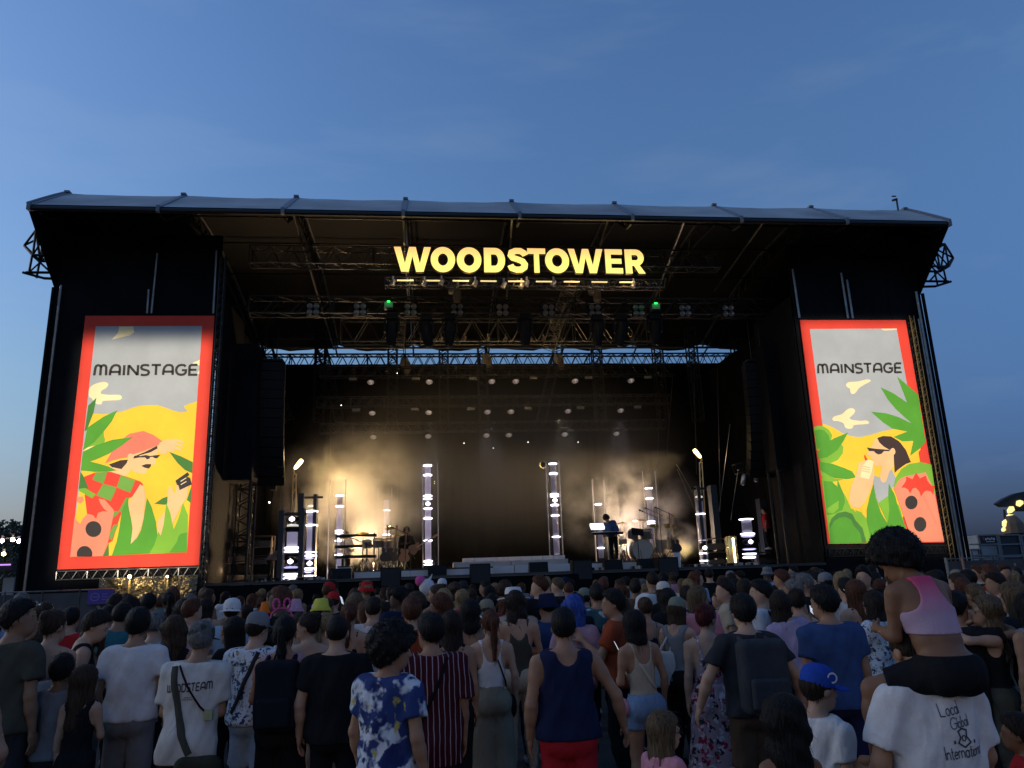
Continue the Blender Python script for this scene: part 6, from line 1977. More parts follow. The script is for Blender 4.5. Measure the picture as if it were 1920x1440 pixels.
    def shoes(s, h):
        out = []
        for i in (3, 7):
            p = s.legp[i]
            lo = np.minimum(p[1], p[2]) - .09; hi = np.maximum(p[1], p[2]) + .09
            g = Grid(lo, hi, max(h, .017))
            g.put(p, .01, .013)
            g.cut((0, 0, 1), (0, 0, p[1][2] + .03))
            g.cut((0, 0, -1), (0, 0, .004))
            out.append(np_mesh('shoe', *g.net()))
        return out

    # ---- hair
    def hair(s, style, h, ph=0., hatted=False):
        hs = s.hs; RH = s.RH
        low = {'long': .62, 'verylong': .72, 'wavy': .55, 'bob': .34, 'pony': .50, 'pigtail': .5}.get(style, .22)
        lo = np.array(s.hc) - np.array([.23, .26, low]) * max(hs, 1); hi = np.array(s.hc) + np.array([.23, .22, .24]) * max(hs, 1)
        if style in ('short', 'buzz', 'bun', 'top', 'crop', 'bald'):
            lo = np.array(s.hc) - np.array([.15, .19, .15]) * hs; hi = np.array(s.hc) + np.array([.15, .16, .19]) * hs
        g = Grid(lo, hi, h)
        rh = np.array(RH); H = s.H
        he = lambda p, r: ('e', H(p), tuple(q * hs for q in r), rh)
        t = {'short': .019, 'buzz': .007, 'crop': .013, 'bald': .003, 'curly': .044, 'afro': .066, 'long': .021, 'verylong': .02, 'wavy': .026, 'bob': .024, 'pony': .012, 'bun': .012, 'top': .02, 'pigtail': .012}[style]
        g.put(he((0, -.012, .028), (.076 + t, .097 + t, .095 + t)), 0)
        if style in ('short', 'crop'): g.put(he((0, .012, .085), (.07, .085, .045 + t * .4)), .03)
        if style == 'top': g.put(he((0, .01, .10), (.065, .08, .055)), .03)
        # hair line: a slanting plane from the nape to the forehead
        if style in ('curly', 'afro'):
            nrm = RH @ Vector((0, .62, -.70)); p0 = H((0, .045, -.005 if style == 'afro' else .01))
        elif style == 'bald':
            nrm = RH @ Vector((0, .9, .45)); p0 = H((0, -.02, .05))
        else:
            nrm = RH @ Vector((0, .72, -.69)); p0 = H((0, -.055 + .0, -.072))
        if style == 'bald':
            g.cut(RH @ Vector((0, .72, -.69)), H((0, -.055, -.072)))
        g.cut(nrm, p0)
        X = g.ax[0][:, None, None] - f32(s.hc.x); Y = g.ax[1][None, :, None] - f32(s.hc.y); Z = g.ax[2][None, None, :] - f32(s.hc.z)
        if style in ('curly', 'afro'):
            fr = 62 if style == 'curly' else 55
            g.v = g.v + f32(.011) * np.sin(fr * X + ph) * np.sin(fr * Y + 1.3) * np.sin(fr * Z + 2 * ph) + f32(.006) * np.sin(1.9 * fr * (X + .4 * Z)) * np.sin(1.8 * fr * (Y - .5 * X) + ph) * np.sin(1.7 * fr * Z)
        down = Vector((0, 0, -1))
        hv = lambda p: Vector(H(p))
        if style in ('long', 'verylong', 'wavy', 'bob'):
            L = {'long': .36, 'verylong': .47, 'wavy': .33, 'bob': .15}[style] * hs
            a = hv((0, -.045, .02)); bk = RH @ Vector((0, -1, 0))
            b = a + bk * .035 + down * L
            w = .092 if style != 'wavy' else .108
            g.put(('c', tuple(a), tuple(b), w * hs, (w - .012) * hs, .62), .03)
            for sg in (-1, 1):
                a2 = hv((sg * .070, .015, .01)); b2 = a2 + RH @ Vector((sg * .012, -.05, 0)) + down * L * .85
                g.put(('c', tuple(a2), tuple(b2), .030 * hs, .030 * hs), .03)
            if style == 'wavy':
                g.v = g.v + f32(.011) * np.sin(34 * Z + 9 * X + ph) * np.sin(25 * X + 8 * Z + ph) 
        if style == 'pony':
            a = hv((0, -.098, .055)); m1 = a + RH @ Vector((0, -.045, .0)) + down * .03; m2 = m1 + RH @ Vector((0, .012, 0)) + down * .16; m3 = m2 + down * .19
            for p, q, r1, r2 in ((a, m1, .022, .03), (m1, m2, .03, .036), (m2, m3, .036, .016)):
                g.put(('c', tuple(p), tuple(q), r1 * hs, r2 * hs), .012)
        if style == 'bun':
            g.put(('e', H((0, -.085, .085)), (.045 * hs,) * 3), .012)
        if style == 'pigtail':
            for sg in (-1, 1):
                a = hv((sg * .085, -.05, .01)); m = a + RH @ Vector((sg * .05, -.02, 0)) + down * .06; e = m + down * .2
                g.put(('c', tuple(a), tuple(m), .02, .03), .01); g.put(('c', tuple(m), tuple(e), .03, .015), .01)
        g.v = g.v + f32(.0045 if style not in ('buzz', 'bald', 'crop') else .001) * np.sin(17 * X + ph) * np.sin(15 * Y + 2 * ph) * np.sin(13 * Z + ph)
        if hatted: g.cut(RH @ Vector((0, .10, 1)), H((0, -.01, .035)))
        # strands
        ang = np.arctan2(X, -Y + .0)
        g.v = g.v + f32(.0026 if style not in ('buzz', 'bald') else .0006) * np.sin(ang * 23 + 2.2 * np.sin(Z * 14 + ph)) + f32(.0016 if style not in ('buzz', 'bald') else 0) * np.sin(ang * 47 + 3 * np.sin(Z * 9))
        V, F = g.net()
        if style in ('bald', 'buzz'): return np_mesh('hair', V, F)
        n = {'afro': 1500, 'curly': 1100, 'crop': 120}.get(style, 420 if h < .014 else 200)
        rs = np.random.default_rng(int(ph * 1000) % 9973)
        fi = rs.integers(0, len(F), n)
        q = V[F[fi]]
        c = q.mean(1); nr = np.cross(q[:, 2] - q[:, 0], q[:, 3] - q[:, 1]); nr /= np.linalg.norm(nr, axis=1)[:, None] + 1e-9
        hcv = np.array(s.hc)
        if style in ('afro', 'curly'):
            d = nr + rs.normal(0, .75, (n, 3)); L = rs.uniform(.006, .019, n); wd = .0026
        else:
            crown = c - (hcv + np.array(RH @ Vector((0, -.05, .11))) * hs)
            dn = np.array([0, 0, -1.])[None] * (1.0 if low > .3 else .5) + .8 * crown / (np.linalg.norm(crown, axis=1)[:, None] + 1e-6)
            d = dn - nr * (dn * nr).sum(1)[:, None]
            d = d / (np.linalg.norm(d, axis=1)[:, None] + 1e-6) + nr * rs.uniform(.02, .42, n)[:, None] + rs.normal(0, .16, (n, 3))
            L = rs.uniform(.025, .07, n) * (1.5 if low > .3 else .75); wd = .0021
        d /= np.linalg.norm(d, axis=1)[:, None]
        sd = np.cross(d, nr); sd /= np.linalg.norm(sd, axis=1)[:, None] + 1e-6
        a = c - nr * .003; e_ = c + d * L[:, None]; md = c + d * (L * .55)[:, None] + nr * .003
        Q = np.stack([a - sd * wd, a + sd * wd, md + sd * wd * .8, e_, md - sd * wd * .8], 1)
        k = len(V)
        V2 = np.concatenate([V, Q.reshape(-1, 3)])
        base = k + 5 * np.arange(n)
        F2 = np.concatenate([F, np.stack([base, base + 1, base + 2, base + 4], 1), np.stack([base + 4, base + 2, base + 3, base + 3], 1)[:0]])
        me = bpy.data.meshes.new('hair')
        tri = np.stack([base + 4, base + 2, base + 3], 1)
        me.from_pydata(V2.tolist(), [], F2.tolist() + tri.tolist())
        me.polygons.foreach_set('use_smooth', np.full(len(me.polygons), True)); me.update()
        return me


def surf_y(bvh, x, z, y0=-1.0, off=.004):
    """the back surface point of a garment below local (x, z)"""
    hit = bvh.ray_cast(Vector((x, y0, z)), Vector((0, 1, 0)))
    return Vector((x, (hit[0].y if hit[0] is not None else -.1) - off, z))


def bvh_of(me):
    return BVHTree.FromPolygons([v.co[:] for v in me.vertices], [p.vertices[:] for p in me.polygons])


SKIN = {k: mat('skin_' + k, c, .52, noise=(9, .12), spec=.25) for k, c in dict(light=(.43, .25, .165), tan=(.32, .168, .10), olive=(.26, .14, .082), brown=(.19, .092, .050), dark=(.085, .044, .028)).items()}
def hairm(n, c):
    m = mat('hair_' + n, c, .58, noise=(60, .6), bump=(60, 1.0, .014), spec=.16)
    nt = m.node_tree
    tc = [q for q in nt.nodes if q.type == 'TEX_COORD'][0]
    mp = nt.nodes.new('ShaderNodeMapping'); mp.inputs['Scale'].default_value = (1.6, 1.6, .10)
    nt.links.new(tc.outputs['Object'], mp.inputs[0])
    for q in nt.nodes:
        if q.type == 'TEX_NOISE': nt.links.new(mp.outputs[0], q.inputs['Vector'])
    return m


HAIR = {n: hairm(n, c) for n, c in dict(black=(.0075, .0065, .0065), darkbrown=(.018, .011, .008), brown=(.042, .024, .014), auburn=(.075, .026, .013), blonde=(.22, .145, .068), darkblonde=(.095, .062, .034), grey=(.12, .112, .105), blue=(.03, .07, .30), wine=(.07, .012, .012), lightgrey=(.3, .28, .27)).items()}


def folds(m):
    """creases: a second, stretched and warped bump"""
    nt = m.node_tree
    if 'creases' in nt.nodes: return m
    bp = [q for q in nt.nodes if q.type == 'BUMP'][0]
    tc = [q for q in nt.nodes if q.type == 'TEX_COORD'][0]
    mp = nt.nodes.new('ShaderNodeMapping'); mp.inputs['Scale'].default_value = (9, 9, 3.2); mp.inputs['Rotation'].default_value = (.3, .5, .2)
    nz = nt.nodes.new('ShaderNodeTexNoise'); nz.name = 'creases'; nz.inputs['Scale'].default_value = 1.0; nz.inputs['Detail'].default_value = 3; nz.inputs['Distortion'].default_value = 1.6
    nz.noise_type = 'RIDGED_MULTIFRACTAL' if hasattr(nz, 'noise_type') else 'FBM'
    nt.links.new(tc.outputs['Object'], mp.inputs[0]); nt.links.new(mp.outputs[0], nz.inputs['Vector'])
    b2 = nt.nodes.new('ShaderNodeBump'); b2.inputs['Strength'].default_value = .6; b2.inputs['Distance'].default_value = .018
    nt.links.new(nz.outputs[0], b2.inputs['Height']); nt.links.new(b2.outputs[0], bp.inputs['Normal'])
    return m


def cloth(n, c, rough=.85, **k):
    return folds(mat('cloth_' + n, c, rough, noise=(26, .05), bump=(75, .35, .006), spec=.06, **k))


CL = {n: cloth(n, c) for n, c in dict(white=(.60, .57, .56), offwhite=(.54, .49, .44), black=(.012, .012, .014), charcoal=(.030, .030, .034), grey=(.17, .17, .18), olive=(.06, .058, .045), navy=(.014, .018, .048), blue=(.035, .065, .16), royal=(.02, .06, .33), denim=(.17, .25, .37), lightdenim=(.27, .34, .43), red=(.40, .022, .025), brightred=(.42, .02, .028), orange=(.42, .075, .02), rust=(.28, .05, .02), pink=(.52, .22, .27), mauve=(.36, .23, .28), lavender=(.36, .28, .40), beige=(.42, .34, .25), khaki=(.21, .185, .135), teal=(.03, .12, .14), green=(.05, .10, .06), yellow=(.60, .48, .06), brown=(.09, .055, .035), purple=(.10, .05, .16), sky=(.25, .38, .50), cream=(.50, .45, .36), hatpink=(.52, .28, .36), sage=(.16, .18, .14), limeyellow=(.58, .55, .08), hatorange=(.55, .13, .02)).items()}


def pattern(n, base, cols, scale, thr, kind='voronoi', rough=.85):
    """printed cloth: blotches (noise), petals (voronoi) or stripes"""
    if 'pat_' + n in _mats: return _mats['pat_' + n]
    m = mat('pat_' + n, base, rough, bump=(70, .3, .006), spec=.06)
    nt = m.node_tree; b = nt.nodes['Principled BSDF']
    tc = nt.nodes.new('ShaderNodeTexCoord')
    prev = None
    thrs = thr if isinstance(thr, (list, tuple)) else [thr] * len(cols)
    for i, c in enumerate(cols):
        thr = thrs[i]
        mx = nt.nodes.new('ShaderNodeMix'); mx.data_type = 'RGBA'
        if prev is None: mx.inputs[6].default_value = (*base, 1)
        else: nt.links.new(prev, mx.inputs[6])
        mx.inputs[7].default_value = (*c, 1)
        if kind == 'stripe':
            sp = nt.nodes.new('ShaderNodeSeparateXYZ'); nt.links.new(tc.outputs['Object'], sp.inputs[0])
            nz = nt.nodes.new('ShaderNodeTexNoise'); nz.inputs['Scale'].default_value = 4; nt.links.new(tc.outputs['Object'], nz.inputs['Vector'])
            ad = nt.nodes.new('ShaderNodeMath'); ad.operation = 'MULTIPLY_ADD'; ad.inputs[1].default_value = .03
            nt.links.new(nz.outputs[0], ad.inputs[0]); nt.links.new(sp.outputs[0], ad.inputs[2])
            mu = nt.nodes.new('ShaderNodeMath'); mu.operation = 'MULTIPLY'; mu.inputs[1].default_value = scale; nt.links.new(ad.outputs[0], mu.inputs[0])
            fr = nt.nodes.new('ShaderNodeMath'); fr.operation = 'FRACT'; nt.links.new(mu.outputs[0], fr.inputs[0])
            lt = nt.nodes.new('ShaderNodeMath'); lt.operation = 'LESS_THAN'; lt.inputs[1].default_value = thr; nt.links.new(fr.outputs[0], lt.inputs[0])
            out = lt.outputs[0]
        else:
            mp = nt.nodes.new('ShaderNodeMapping'); mp.inputs['Location'].default_value = (3.1 * i, 1.7 * i, 5.3 * i); nt.links.new(tc.outputs['Object'], mp.inputs[0])
            if kind == 'voronoi':
                v = nt.nodes.new('ShaderNodeTexVoronoi'); v.inputs['Scale'].default_value = scale * (1 + .3 * i); v.inputs['Randomness'].default_value = 1
                nzw = nt.nodes.new('ShaderNodeTexNoise'); nzw.inputs['Scale'].default_value = scale * 2.2
                nt.links.new(mp.outputs[0], nzw.inputs['Vector'])
                vm = nt.nodes.new('ShaderNodeVectorMath'); vm.operation = 'MULTIPLY_ADD'; vm.inputs[1].default_value = (.10, .10, .10)
                nt.links.new(nzw.outputs['Color'], vm.inputs[0]); nt.links.new(mp.outputs[0], vm.inputs[2]); nt.links.new(vm.outputs[0], v.inputs['Vector'])
                src, inv = v.outputs['Distance'], True
            else:
                v = nt.nodes.new('ShaderNodeTexNoise'); v.inputs['Scale'].default_value = scale * (1 + .25 * i); v.inputs['Detail'].default_value = 3; nt.links.new(mp.outputs[0], v.inputs['Vector'])
                src, inv = v.outputs[0], False
            mr = nt.nodes.new('ShaderNodeMapRange')
            mr.inputs[1].default_value = thr; mr.inputs[2].default_value = thr + (.05 if inv else .06)
            mr.inputs[3].default_value = 1 if inv else 0; mr.inputs[4].default_value = 0 if inv else 1
            nt.links.new(src, mr.inputs[0]); out = mr.outputs[0]
        nt.links.new(out, mx.inputs[0]); prev = mx.outputs[2]
    nt.links.new(prev, b.inputs['Base Color'])
    return folds(m)


PAT = dict(
    tiedye=pattern('tiedye', (.03, .05, .16), [(.55, .57, .62), (.02, .03, .11), (.40, .34, .10)], 6.8, [.47, .56, .64], 'noise'),
    stripes=pattern('stripes', (.055, .010, .016), [(.36, .27, .28)], 24, .16, 'stripe'),
    floral=pattern('floral', (.34, .23, .25), [(.30, .02, .05), (.03, .03, .035), (.52, .45, .46)], 10, .30, 'voronoi'),
    blueflower=pattern('blueflower', (.55, .56, .60), [(.03, .05, .13), (.05, .06, .12), (.32, .28, .16)], 13, .26, 'voronoi'),
    hawaii=pattern('hawaii', (.04, .10, .12), [(.38, .42, .40), (.015, .03, .04)], 9, .55, 'noise'),
    camo=pattern('camo', (.10, .10, .095), [(.20, .20, .19), (.045, .045, .04)], 11, .54, 'noise'),
    darkfloral=pattern('darkfloral', (.02, .02, .028), [(.30, .30, .33)], 14, .20, 'voronoi'),
    paisley=pattern('paisley', (.03, .03, .05), [(.34, .34, .36)], 22, .30, 'voronoi'),
)
SHOE = cloth('shoe_white', (.45, .44, .42)); SHOEB = cloth('shoe_black', (.02, .02, .022))
EYEM = mat('eye', (.02, .015, .012), .15)
BROW = mat('brow', (.03, .02, .015), .7)


def plain(name, me, m, parent):
    me.materials.clear(); me.materials.append(m)
    o = bpy.data.objects.new(name, me); COL.objects.link(o); o.parent = parent
    return o


def lathe_head(b, prof, center, n=22, tilt=0, squash=1.12):
    """a hat shape turned round the head's axis; local head coordinates"""
    mb = MB()
    q = Matrix.Rotation(radians(tilt), 3, 'X')
    vs = []
    for r, z in prof:
        for i in range(n):
            t = 2 * pi * i / n
            p = q @ Vector((r * cos(t), r * squash * sin(t), z)) + Vector(center)
            vs.append(Vector(b.H(p)))
    m = len(prof); fs = []
    for j in range(m - 1):
        for i in range(n):
            k = (i + 1) % n
            fs.append((j * n + i, j * n + k, (j + 1) * n + k, (j + 1) * n + i))
    if prof[-1][0] < .02: fs.append(tuple((m - 1) * n + i for i in range(n)))
    return mb.add(vs, fs)


def hat(b, kind, m, root, band=None):
    if kind == 'cap' or kind == 'backcap':
        mb = lathe_head(b, [(.090, .005), (.094, .03), (.090, .075), (.072, .112), (.04, .13), (.0, .134)], (0, -.012, .012), tilt=-6 if kind == 'cap' else 6)
        o = obj('cap', mb, m, root, smooth=True, keep=True)
        vz = MB(); sg = 1 if kind == 'cap' else -1
        n = 9; vs = []
        for r0, z0 in ((.088, .022), (.17, .006)):
            for i in range(n):
                a = radians(-62 + 124 * i / (n - 1))
                rr = r0 if r0 < .1 else .09 + .085 * cos(a) ** .7
                vs.append(Vector(b.H((rr * sin(a) * .95, sg * (rr * cos(a) * 1.12) - .012, z0 + .012 - .012 * abs(sin(a))))))
        up_ = b.RH @ Vector((0, 0, -.006))
        vz.add(vs + [v + up_ for v in vs], [(i, i + 1, n + i + 1, n + i) for i in range(n - 1)] + [(3 * n + i, 3 * n + i + 1, 2 * n + i + 1, 2 * n + i) for i in range(n - 1)] + [(n + i, n + i + 1, 3 * n + i + 1, 3 * n + i) for i in range(n - 1)])
        obj('visor', vz, m, o, smooth=False, keep=True)
        return o
    if kind == 'bucket':
        mb = lathe_head(b, [(.137, -.045), (.139, -.04), (.098, .018), (.094, .03), (.085, .095), (.075, .108), (.0, .115)], (0, -.012, .025), tilt=-5)
        return obj('bucket_hat', mb, m, root, smooth=True, keep=True)
    if kind == 'fedora':
        mb = lathe_head(b, [(.096, .004), (.168, -.008), (.178, .0), (.170, .006), (.100, .014), (.096, .02), (.090, .085), (.078, .118), (.05, .112), (.0, .100)], (0, -.012, .03), tilt=-7)
        o = obj('brimmed_hat', mb, m, root, smooth=True, keep=True)
        bd = lathe_head(b, [(.0985, .016), (.099, .020), (.0965, .048), (.094, .050)], (0, -.012, .03), tilt=-7)
        obj('hat_band', bd, CL['black'], o, smooth=True, keep=True)
        return o


PEOPLE = []           # x, y of everyone standing
LABELS = set()


def lod(D): return .0115 if D < 4.5 else .015 if D < 6.2 else .0195 if D < 8 else .026


def person(px, py, D, label, fem=False, skin='light', hair=('short', 'darkbrown'), top=('tee', 'white', {}), bot=('shorts', 'grey'), arms=('down', 'down'), head=(0, 0, 0), yaw=0, lean=(0, 0), build=1., hatk=None, hs=1., face=False, stride=.03, group='people in the crowd', height=None, child=False, legs=None, zoff=None, loc=None, name='person', shoes=True, extra=0.):
    """px, py: where the top of the head (or hat) sits in the photo; D metres away"""
    if D < 9.6: D = D * 1.22
    if hs == 1.: hs = 1.05
    b = Body(fem, build, arms, head, lean, legs, hs, stride, child)
    h = lod(D)
    ph = rng.uniform(0, 6)
    topz = b.hc.z + (.125 + {'afro': .06, 'curly': .04}.get(hair[0] if hair else '', .012) + (.02 if hatk else 0)) * hs
    c = P(px, py, D)
    sc = c.z / topz if height is None else height / 1.76
    if loc is not None: c = Vector(loc)
    hx = Matrix.Rotation(radians(-yaw), 3, 'Z') @ Vector((b.hc.x, b.hc.y, 0)) * sc
    t = thing(name, label, 'person', (c.x - hx.x, c.y - hx.y, zoff or 0), group, radians(-yaw))
    t.scale = (sc,) * 3
    plain('body', b.mesh(h / sc if sc < .8 else h), SKIN[skin], t)
    if hair: plain('hair', b.hair(hair[0] if not (hatk and hair[0] in ('short', 'top', 'curly')) else 'crop', min(h, .0135) * (1 if D < 8 else 1.5), ph, bool(hatk)), HAIR[hair[1]], t)
    tp = None
    if top:
        kw = dict(top[2]) if len(top) > 2 else {}
        tp = plain(kw.pop('name', {'tee': 'shirt', 'long': 'shirt', 'tank': 'tank_top', 'strap': 'strap_top', 'bare': 'strapless_top', 'racer': 'sports_top'}[top[0]]), b.top(top[0], h, ph, **kw), PAT.get(top[1]) or CL[top[1]], t)
    if bot:
        kw = dict(bot[2]) if len(bot) > 2 else {}
        plain({'trousers': 'trousers', 'wide': 'wide_trousers', 'shorts': 'shorts', 'hot': 'short_shorts', 'skirt': 'skirt', 'dress': 'long_skirt'}[bot[0]], b.bottom(bot[0], h * 1.4, ph, **kw), PAT.get(bot[1]) or CL[bot[1]], t)
    if shoes:
        for me in b.shoes(h): plain('shoe', me, SHOE if rng.random() < .6 else SHOEB, t)
    if face:
        for sg in (-1, 1):
            obj('eye', MB().lathe([(0, -.010), (.008, -.005), (.0095, 0), (.008, .005), (0, .010)], b.H((sg * .031, .084, -.004)), 8), EYEM, t, smooth=True, keep=True)
            obj('eyebrow', MB().tube(b.H((sg * .016, .098, .016)), b.H((sg * .046, .086, .017)), .0045, 4), BROW, t, keep=True)
        obj('lips', MB().tube(b.H((-.018, .1005, -.062)), b.H((.018, .1005, -.062)), .0045, 5), mat('lips', (.30, .10, .09), .5), t, keep=True)
    if hatk: hat(b, hatk[0], CL.get(hatk[1]) or PAT[hatk[1]], t)
    PEOPLE.append((t.location.x, t.location.y))
    t_b[t.name] = (b, tp)
    return t


t_b = {}


def to_world(t, p):
    return Matrix.Translation(t.location) @ Matrix.Rotation(t.rotation_euler.z, 4, 'Z') @ Matrix.Scale(t.scale[0], 4) @ Vector(p)


def worn(name, label, cat, wearer, group=None):
    """a bag or strap that hangs on a person: a thing of its own, built in the wearer's frame"""
    o = thing(name, label, cat, wearer.location, group, wearer.rotation_euler.z)
    o.scale = wearer.scale
    return o


def backpack(wearer, m, label, size=(.15, .075, .23), z=1.20, strapm=None, y=None):
    t = worn('backpack', label, 'backpack', wearer, 'backpacks worn in the crowd')
    b, tp = t_b[wearer.name]
    yb = -.135 * b.b - size[1] if y is None else y
    lo = np.array((-.3, yb - .2, z - .36)); hi = np.array((.3, yb + .2, z + .34))
    g = Grid(lo, hi, .0135)
    X = g.ax[0][:, None, None]; Y = g.ax[1][None, :, None]; Z = g.ax[2][None, None, :]
    def rbox(c, hsz, r):
        q = [np.abs(A - f32(cc)) - f32(hh - r) for A, cc, hh in zip((X, Y, Z), c, hsz)]
        return np.sqrt(np.maximum(q[0], 0) ** 2 + np.maximum(q[1], 0) ** 2 + np.maximum(q[2], 0) ** 2) + np.minimum(np.maximum(np.maximum(q[0], q[1]), q[2]), 0) - f32(r)
    g.v = rbox((0, yb, z), size, .06)
    g.ruffle(.003, 22, 1.3)
    plain('bag', np_mesh('bag', *g.net()), m, t)
    g2 = Grid(lo, hi, .0135)
    g2.v = rbox((0, yb - size[1] - .012, z - size[2] * .42), (size[0] * .78, .04, size[2] * .42), .03)
    plain('front_pocket', np_mesh('front_pocket', *g2.net()), m, t)
    for sg in (-1, 1):
        x = sg * .105
        pts = [(x, yb + .03, z + size[2] * .85), (x, -.06, 1.465), (x * 1.02, .02, 1.47), (x * 1.08, .11 * b.b + .02, 1.36), (x * 1.35, .10 * b.b, 1.2), (x * 1.45, .0, 1.06), (x * 1.2, yb + .04, z - size[2] * .8)]
        mb = MB(); pts = [Vector(p) for p in pts]
        for p, q in zip(pts[:-1], pts[1:]):
            mb.tube(p, q, .021, 6)
        obj('shoulder_strap', mb, strapm or m, t, smooth=True, keep=True)
    obj('carry_loop', MB().path([Vector((-.03, yb, z + size[2])), Vector((-.02, yb, z + size[2] + .04)), Vector((.02, yb, z + size[2] + .04)), Vector((.03, yb, z + size[2]))], .008, 5), strapm or m, t, keep=True)
    return t


def strap_on(wearer, pts, width, m, name='strap', parent=None, off=.010):
    """a flat strap laid over the back of the top, pts in (x, z)"""
    b, tp = t_b[wearer.name]
    bv = bvh_of(tp.data)
    path = []
    for (x0, z0), (x1, z1) in zip(pts[:-1], pts[1:]):
        for k in range(8): path.append((x0 + (x1 - x0) * k / 8, z0 + (z1 - z0) * k / 8))
    path.append(pts[-1])
    mb = MB()
    L, R_ = ribbon2d(path, width)
    a = [surf_y(bv, p.x, p.y, off=off) for p in L] + [surf_y(bv, p.x, p.y, off=off) for p in R_]
    n = len(L)
    ysm = [a[i].y for i in range(2 * n)]
    for i in range(2 * n):                                   # no deep dips between folds
        j = [k for k in (i - 1, i, i + 1) if 0 <= k < 2 * n and (k < n) == (i < n)]
        a[i].y = min(sum(ysm[k] for k in j) / len(j), ysm[i])
    bk = [p + Vector((0, .006, 0)) for p in a]
    mb.add(a + bk, [(i, n + i, n + i + 1, i + 1) for i in range(n - 1)] + [(i, i + 1, 2 * n + i + 1, 2 * n + i) for i in range(n - 1)] + [(n + i, 3 * n + i, 3 * n + i + 1, n + i + 1) for i in range(n - 1)])
    return obj(name, mb, m, parent or wearer, smooth=True, keep=True)


def print_on(wearer, word, x0, x1, z0, z1, t, m, slant=0., name='printed_word', gap=.28):
    b, tp = t_b[wearer.name]
    bv = bvh_of(tp.data)
    mb = MB()
    write(mb, word, lambda u, v: surf_y(bv, x0 + (x1 - x0) * u, z0 + (z1 - z0) * v + slant * u, off=.0035), t, gap)
    return obj(name, mb, m, wearer, keep=True)
# ================================================================== THE CROWD
# ---- nearest people, each placed and dressed as in the photo
TT = 'tee'
p_ = person
p_(40, 1122, 5.2, 'man in a dark olive tee at the left picture edge, head turned right', hair=('short', 'black'), skin='olive', top=(TT, 'olive', {'loose': .018}), bot=('shorts', 'charcoal'), head=(55, 0, 0), yaw=18, face=True, group='nearest row of the crowd')
p_(104, 1141, 5.6, 'woman with bare shoulders and pale strapless top, brown hair pinned up', fem=True, hair=('bun', 'brown'), skin='light', top=('bare', 'white', {'loose': .006, 'hem': .98, 'back': 1.24}), bot=('hot', 'offwhite'), head=(20, 0, 0), group='nearest row of the crowd')
p_(183, 1144, 6.1, 'person in a black tank top with pale trim, face turned right', fem=True, hair=('short', 'darkbrown'), skin='light', top=('tank', 'black', {'loose': .006, 'hem': .98}), bot=('trousers', 'black'), yaw=62, head=(18, 8, 0), lean=(14, 0), arms=('front', 'front'), face=True, group='nearest row of the crowd')
p_(119, 1225, 5.3, 'child with dark hair in a grey tee', hair=('short', 'black'), skin='brown', top=(TT, 'grey', {'loose': .014}), bot=('shorts', 'charcoal'), hs=1.16, head=(-10, 0, 0), build=.92, child=True, group='children in the crowd')
_girl = p_(164, 1246, 5.2, 'girl in a black tank top with a pink clip in her brown hair', fem=True, hair=('long', 'brown'), skin='light', top=('tank', 'black', {'loose': .008}), bot=('skirt', 'black'), hs=1.15, head=(28, 0, 0), build=.9, child=True, arms=('down', 'front'), face=True, group='children in the crowd')
_b = t_b[_girl.name][0]
obj('hair_clip', MB().box(_b.H((-.05, -.075, .085)), (.05, .03, .022), _b.RH), cloth('clip_pink', (.65, .08, .16)), _girl, keep=True)
_wt = p_(262, 1139, 5.6, 'man in a plain pale tee and grey shorts, seen square from behind', hair=('short', 'black'), skin='tan', top=(TT, 'white', {'loose': .014, 'hem': .90, 'sleeve': .60}), bot=('shorts', 'grey', {'loose': .02}), build=1.05, arms=('slack', 'slack'), group='nearest row of the crowd')
p_(293, 1146, 6.6, 'grey haired man with a light blue collar behind the pale tee', hair=('crop', 'grey'), skin='light', top=(TT, 'sky', {}), bot=('trousers', 'navy'), group='nearest row of the crowd')
p_(331, 1155, 6.0, 'woman with long wavy brown hair and black top', fem=True, hair=('wavy', 'brown'), skin='tan', top=('tank', 'black', {'loose': .006}), bot=('dress', 'darkfloral'), group='nearest row of the crowd')
_ws = p_(380, 1160, 4.95, 'man in a patterned cap and long white team shirt with printed back', hair=('short', 'grey'), skin='tan', top=(TT, 'offwhite', {'loose': .028, 'hem': .78, 'sleeve': .74}), bot=('shorts', 'charcoal'), hatk=('cap', 'camo'), arms=('tuck', 'tuck'), lean=(5, 2), build=.95, group='nearest row of the crowd')
p_(437, 1156, 6.1, 'woman with long black hair looking left', fem=True, hair=('long', 'black'), skin='tan', top=('tee', 'black', {}), bot=('trousers', 'black'), yaw=-50, head=(-25, 0, 0), face=True, group='nearest row of the crowd')
_fs = p_(485, 1143, 5.6, 'man in a grey cap and white shirt printed with blue flowers', hair=('short', 'darkbrown'), skin='light', top=(TT, 'blueflower', {'loose': .022, 'hem': .86}), bot=('shorts', 'lightdenim', {'loose': .02}), hatk=('cap', 'grey'), yaw=12, head=(15, 4, 0), arms=('front', 'front'), group='nearest row of the crowd')
_bp = p_(536, 1152, 5.1, 'person with dark ponytail and a big black backpack', fem=True, hair=('pony', 'black'), skin='tan', top=('tank', 'mauve', {'loose': .006}), bot=('shorts', 'black', {'hem': .58}), arms=('front', 'front'), build=1.02, group='nearest row of the crowd')
p_(578, 1146, 5.9, 'woman with bare back and dark bun, face turned left', fem=True, hair=('bun', 'darkbrown'), skin='light', top=('bare', 'sky', {'loose': .005, 'back': 1.2, 'hem': .99}), bot=('hot', 'black'), head=(-60, 0, 0), yaw=-15, face=True, arms=('front', 'slack'), group='nearest row of the crowd')
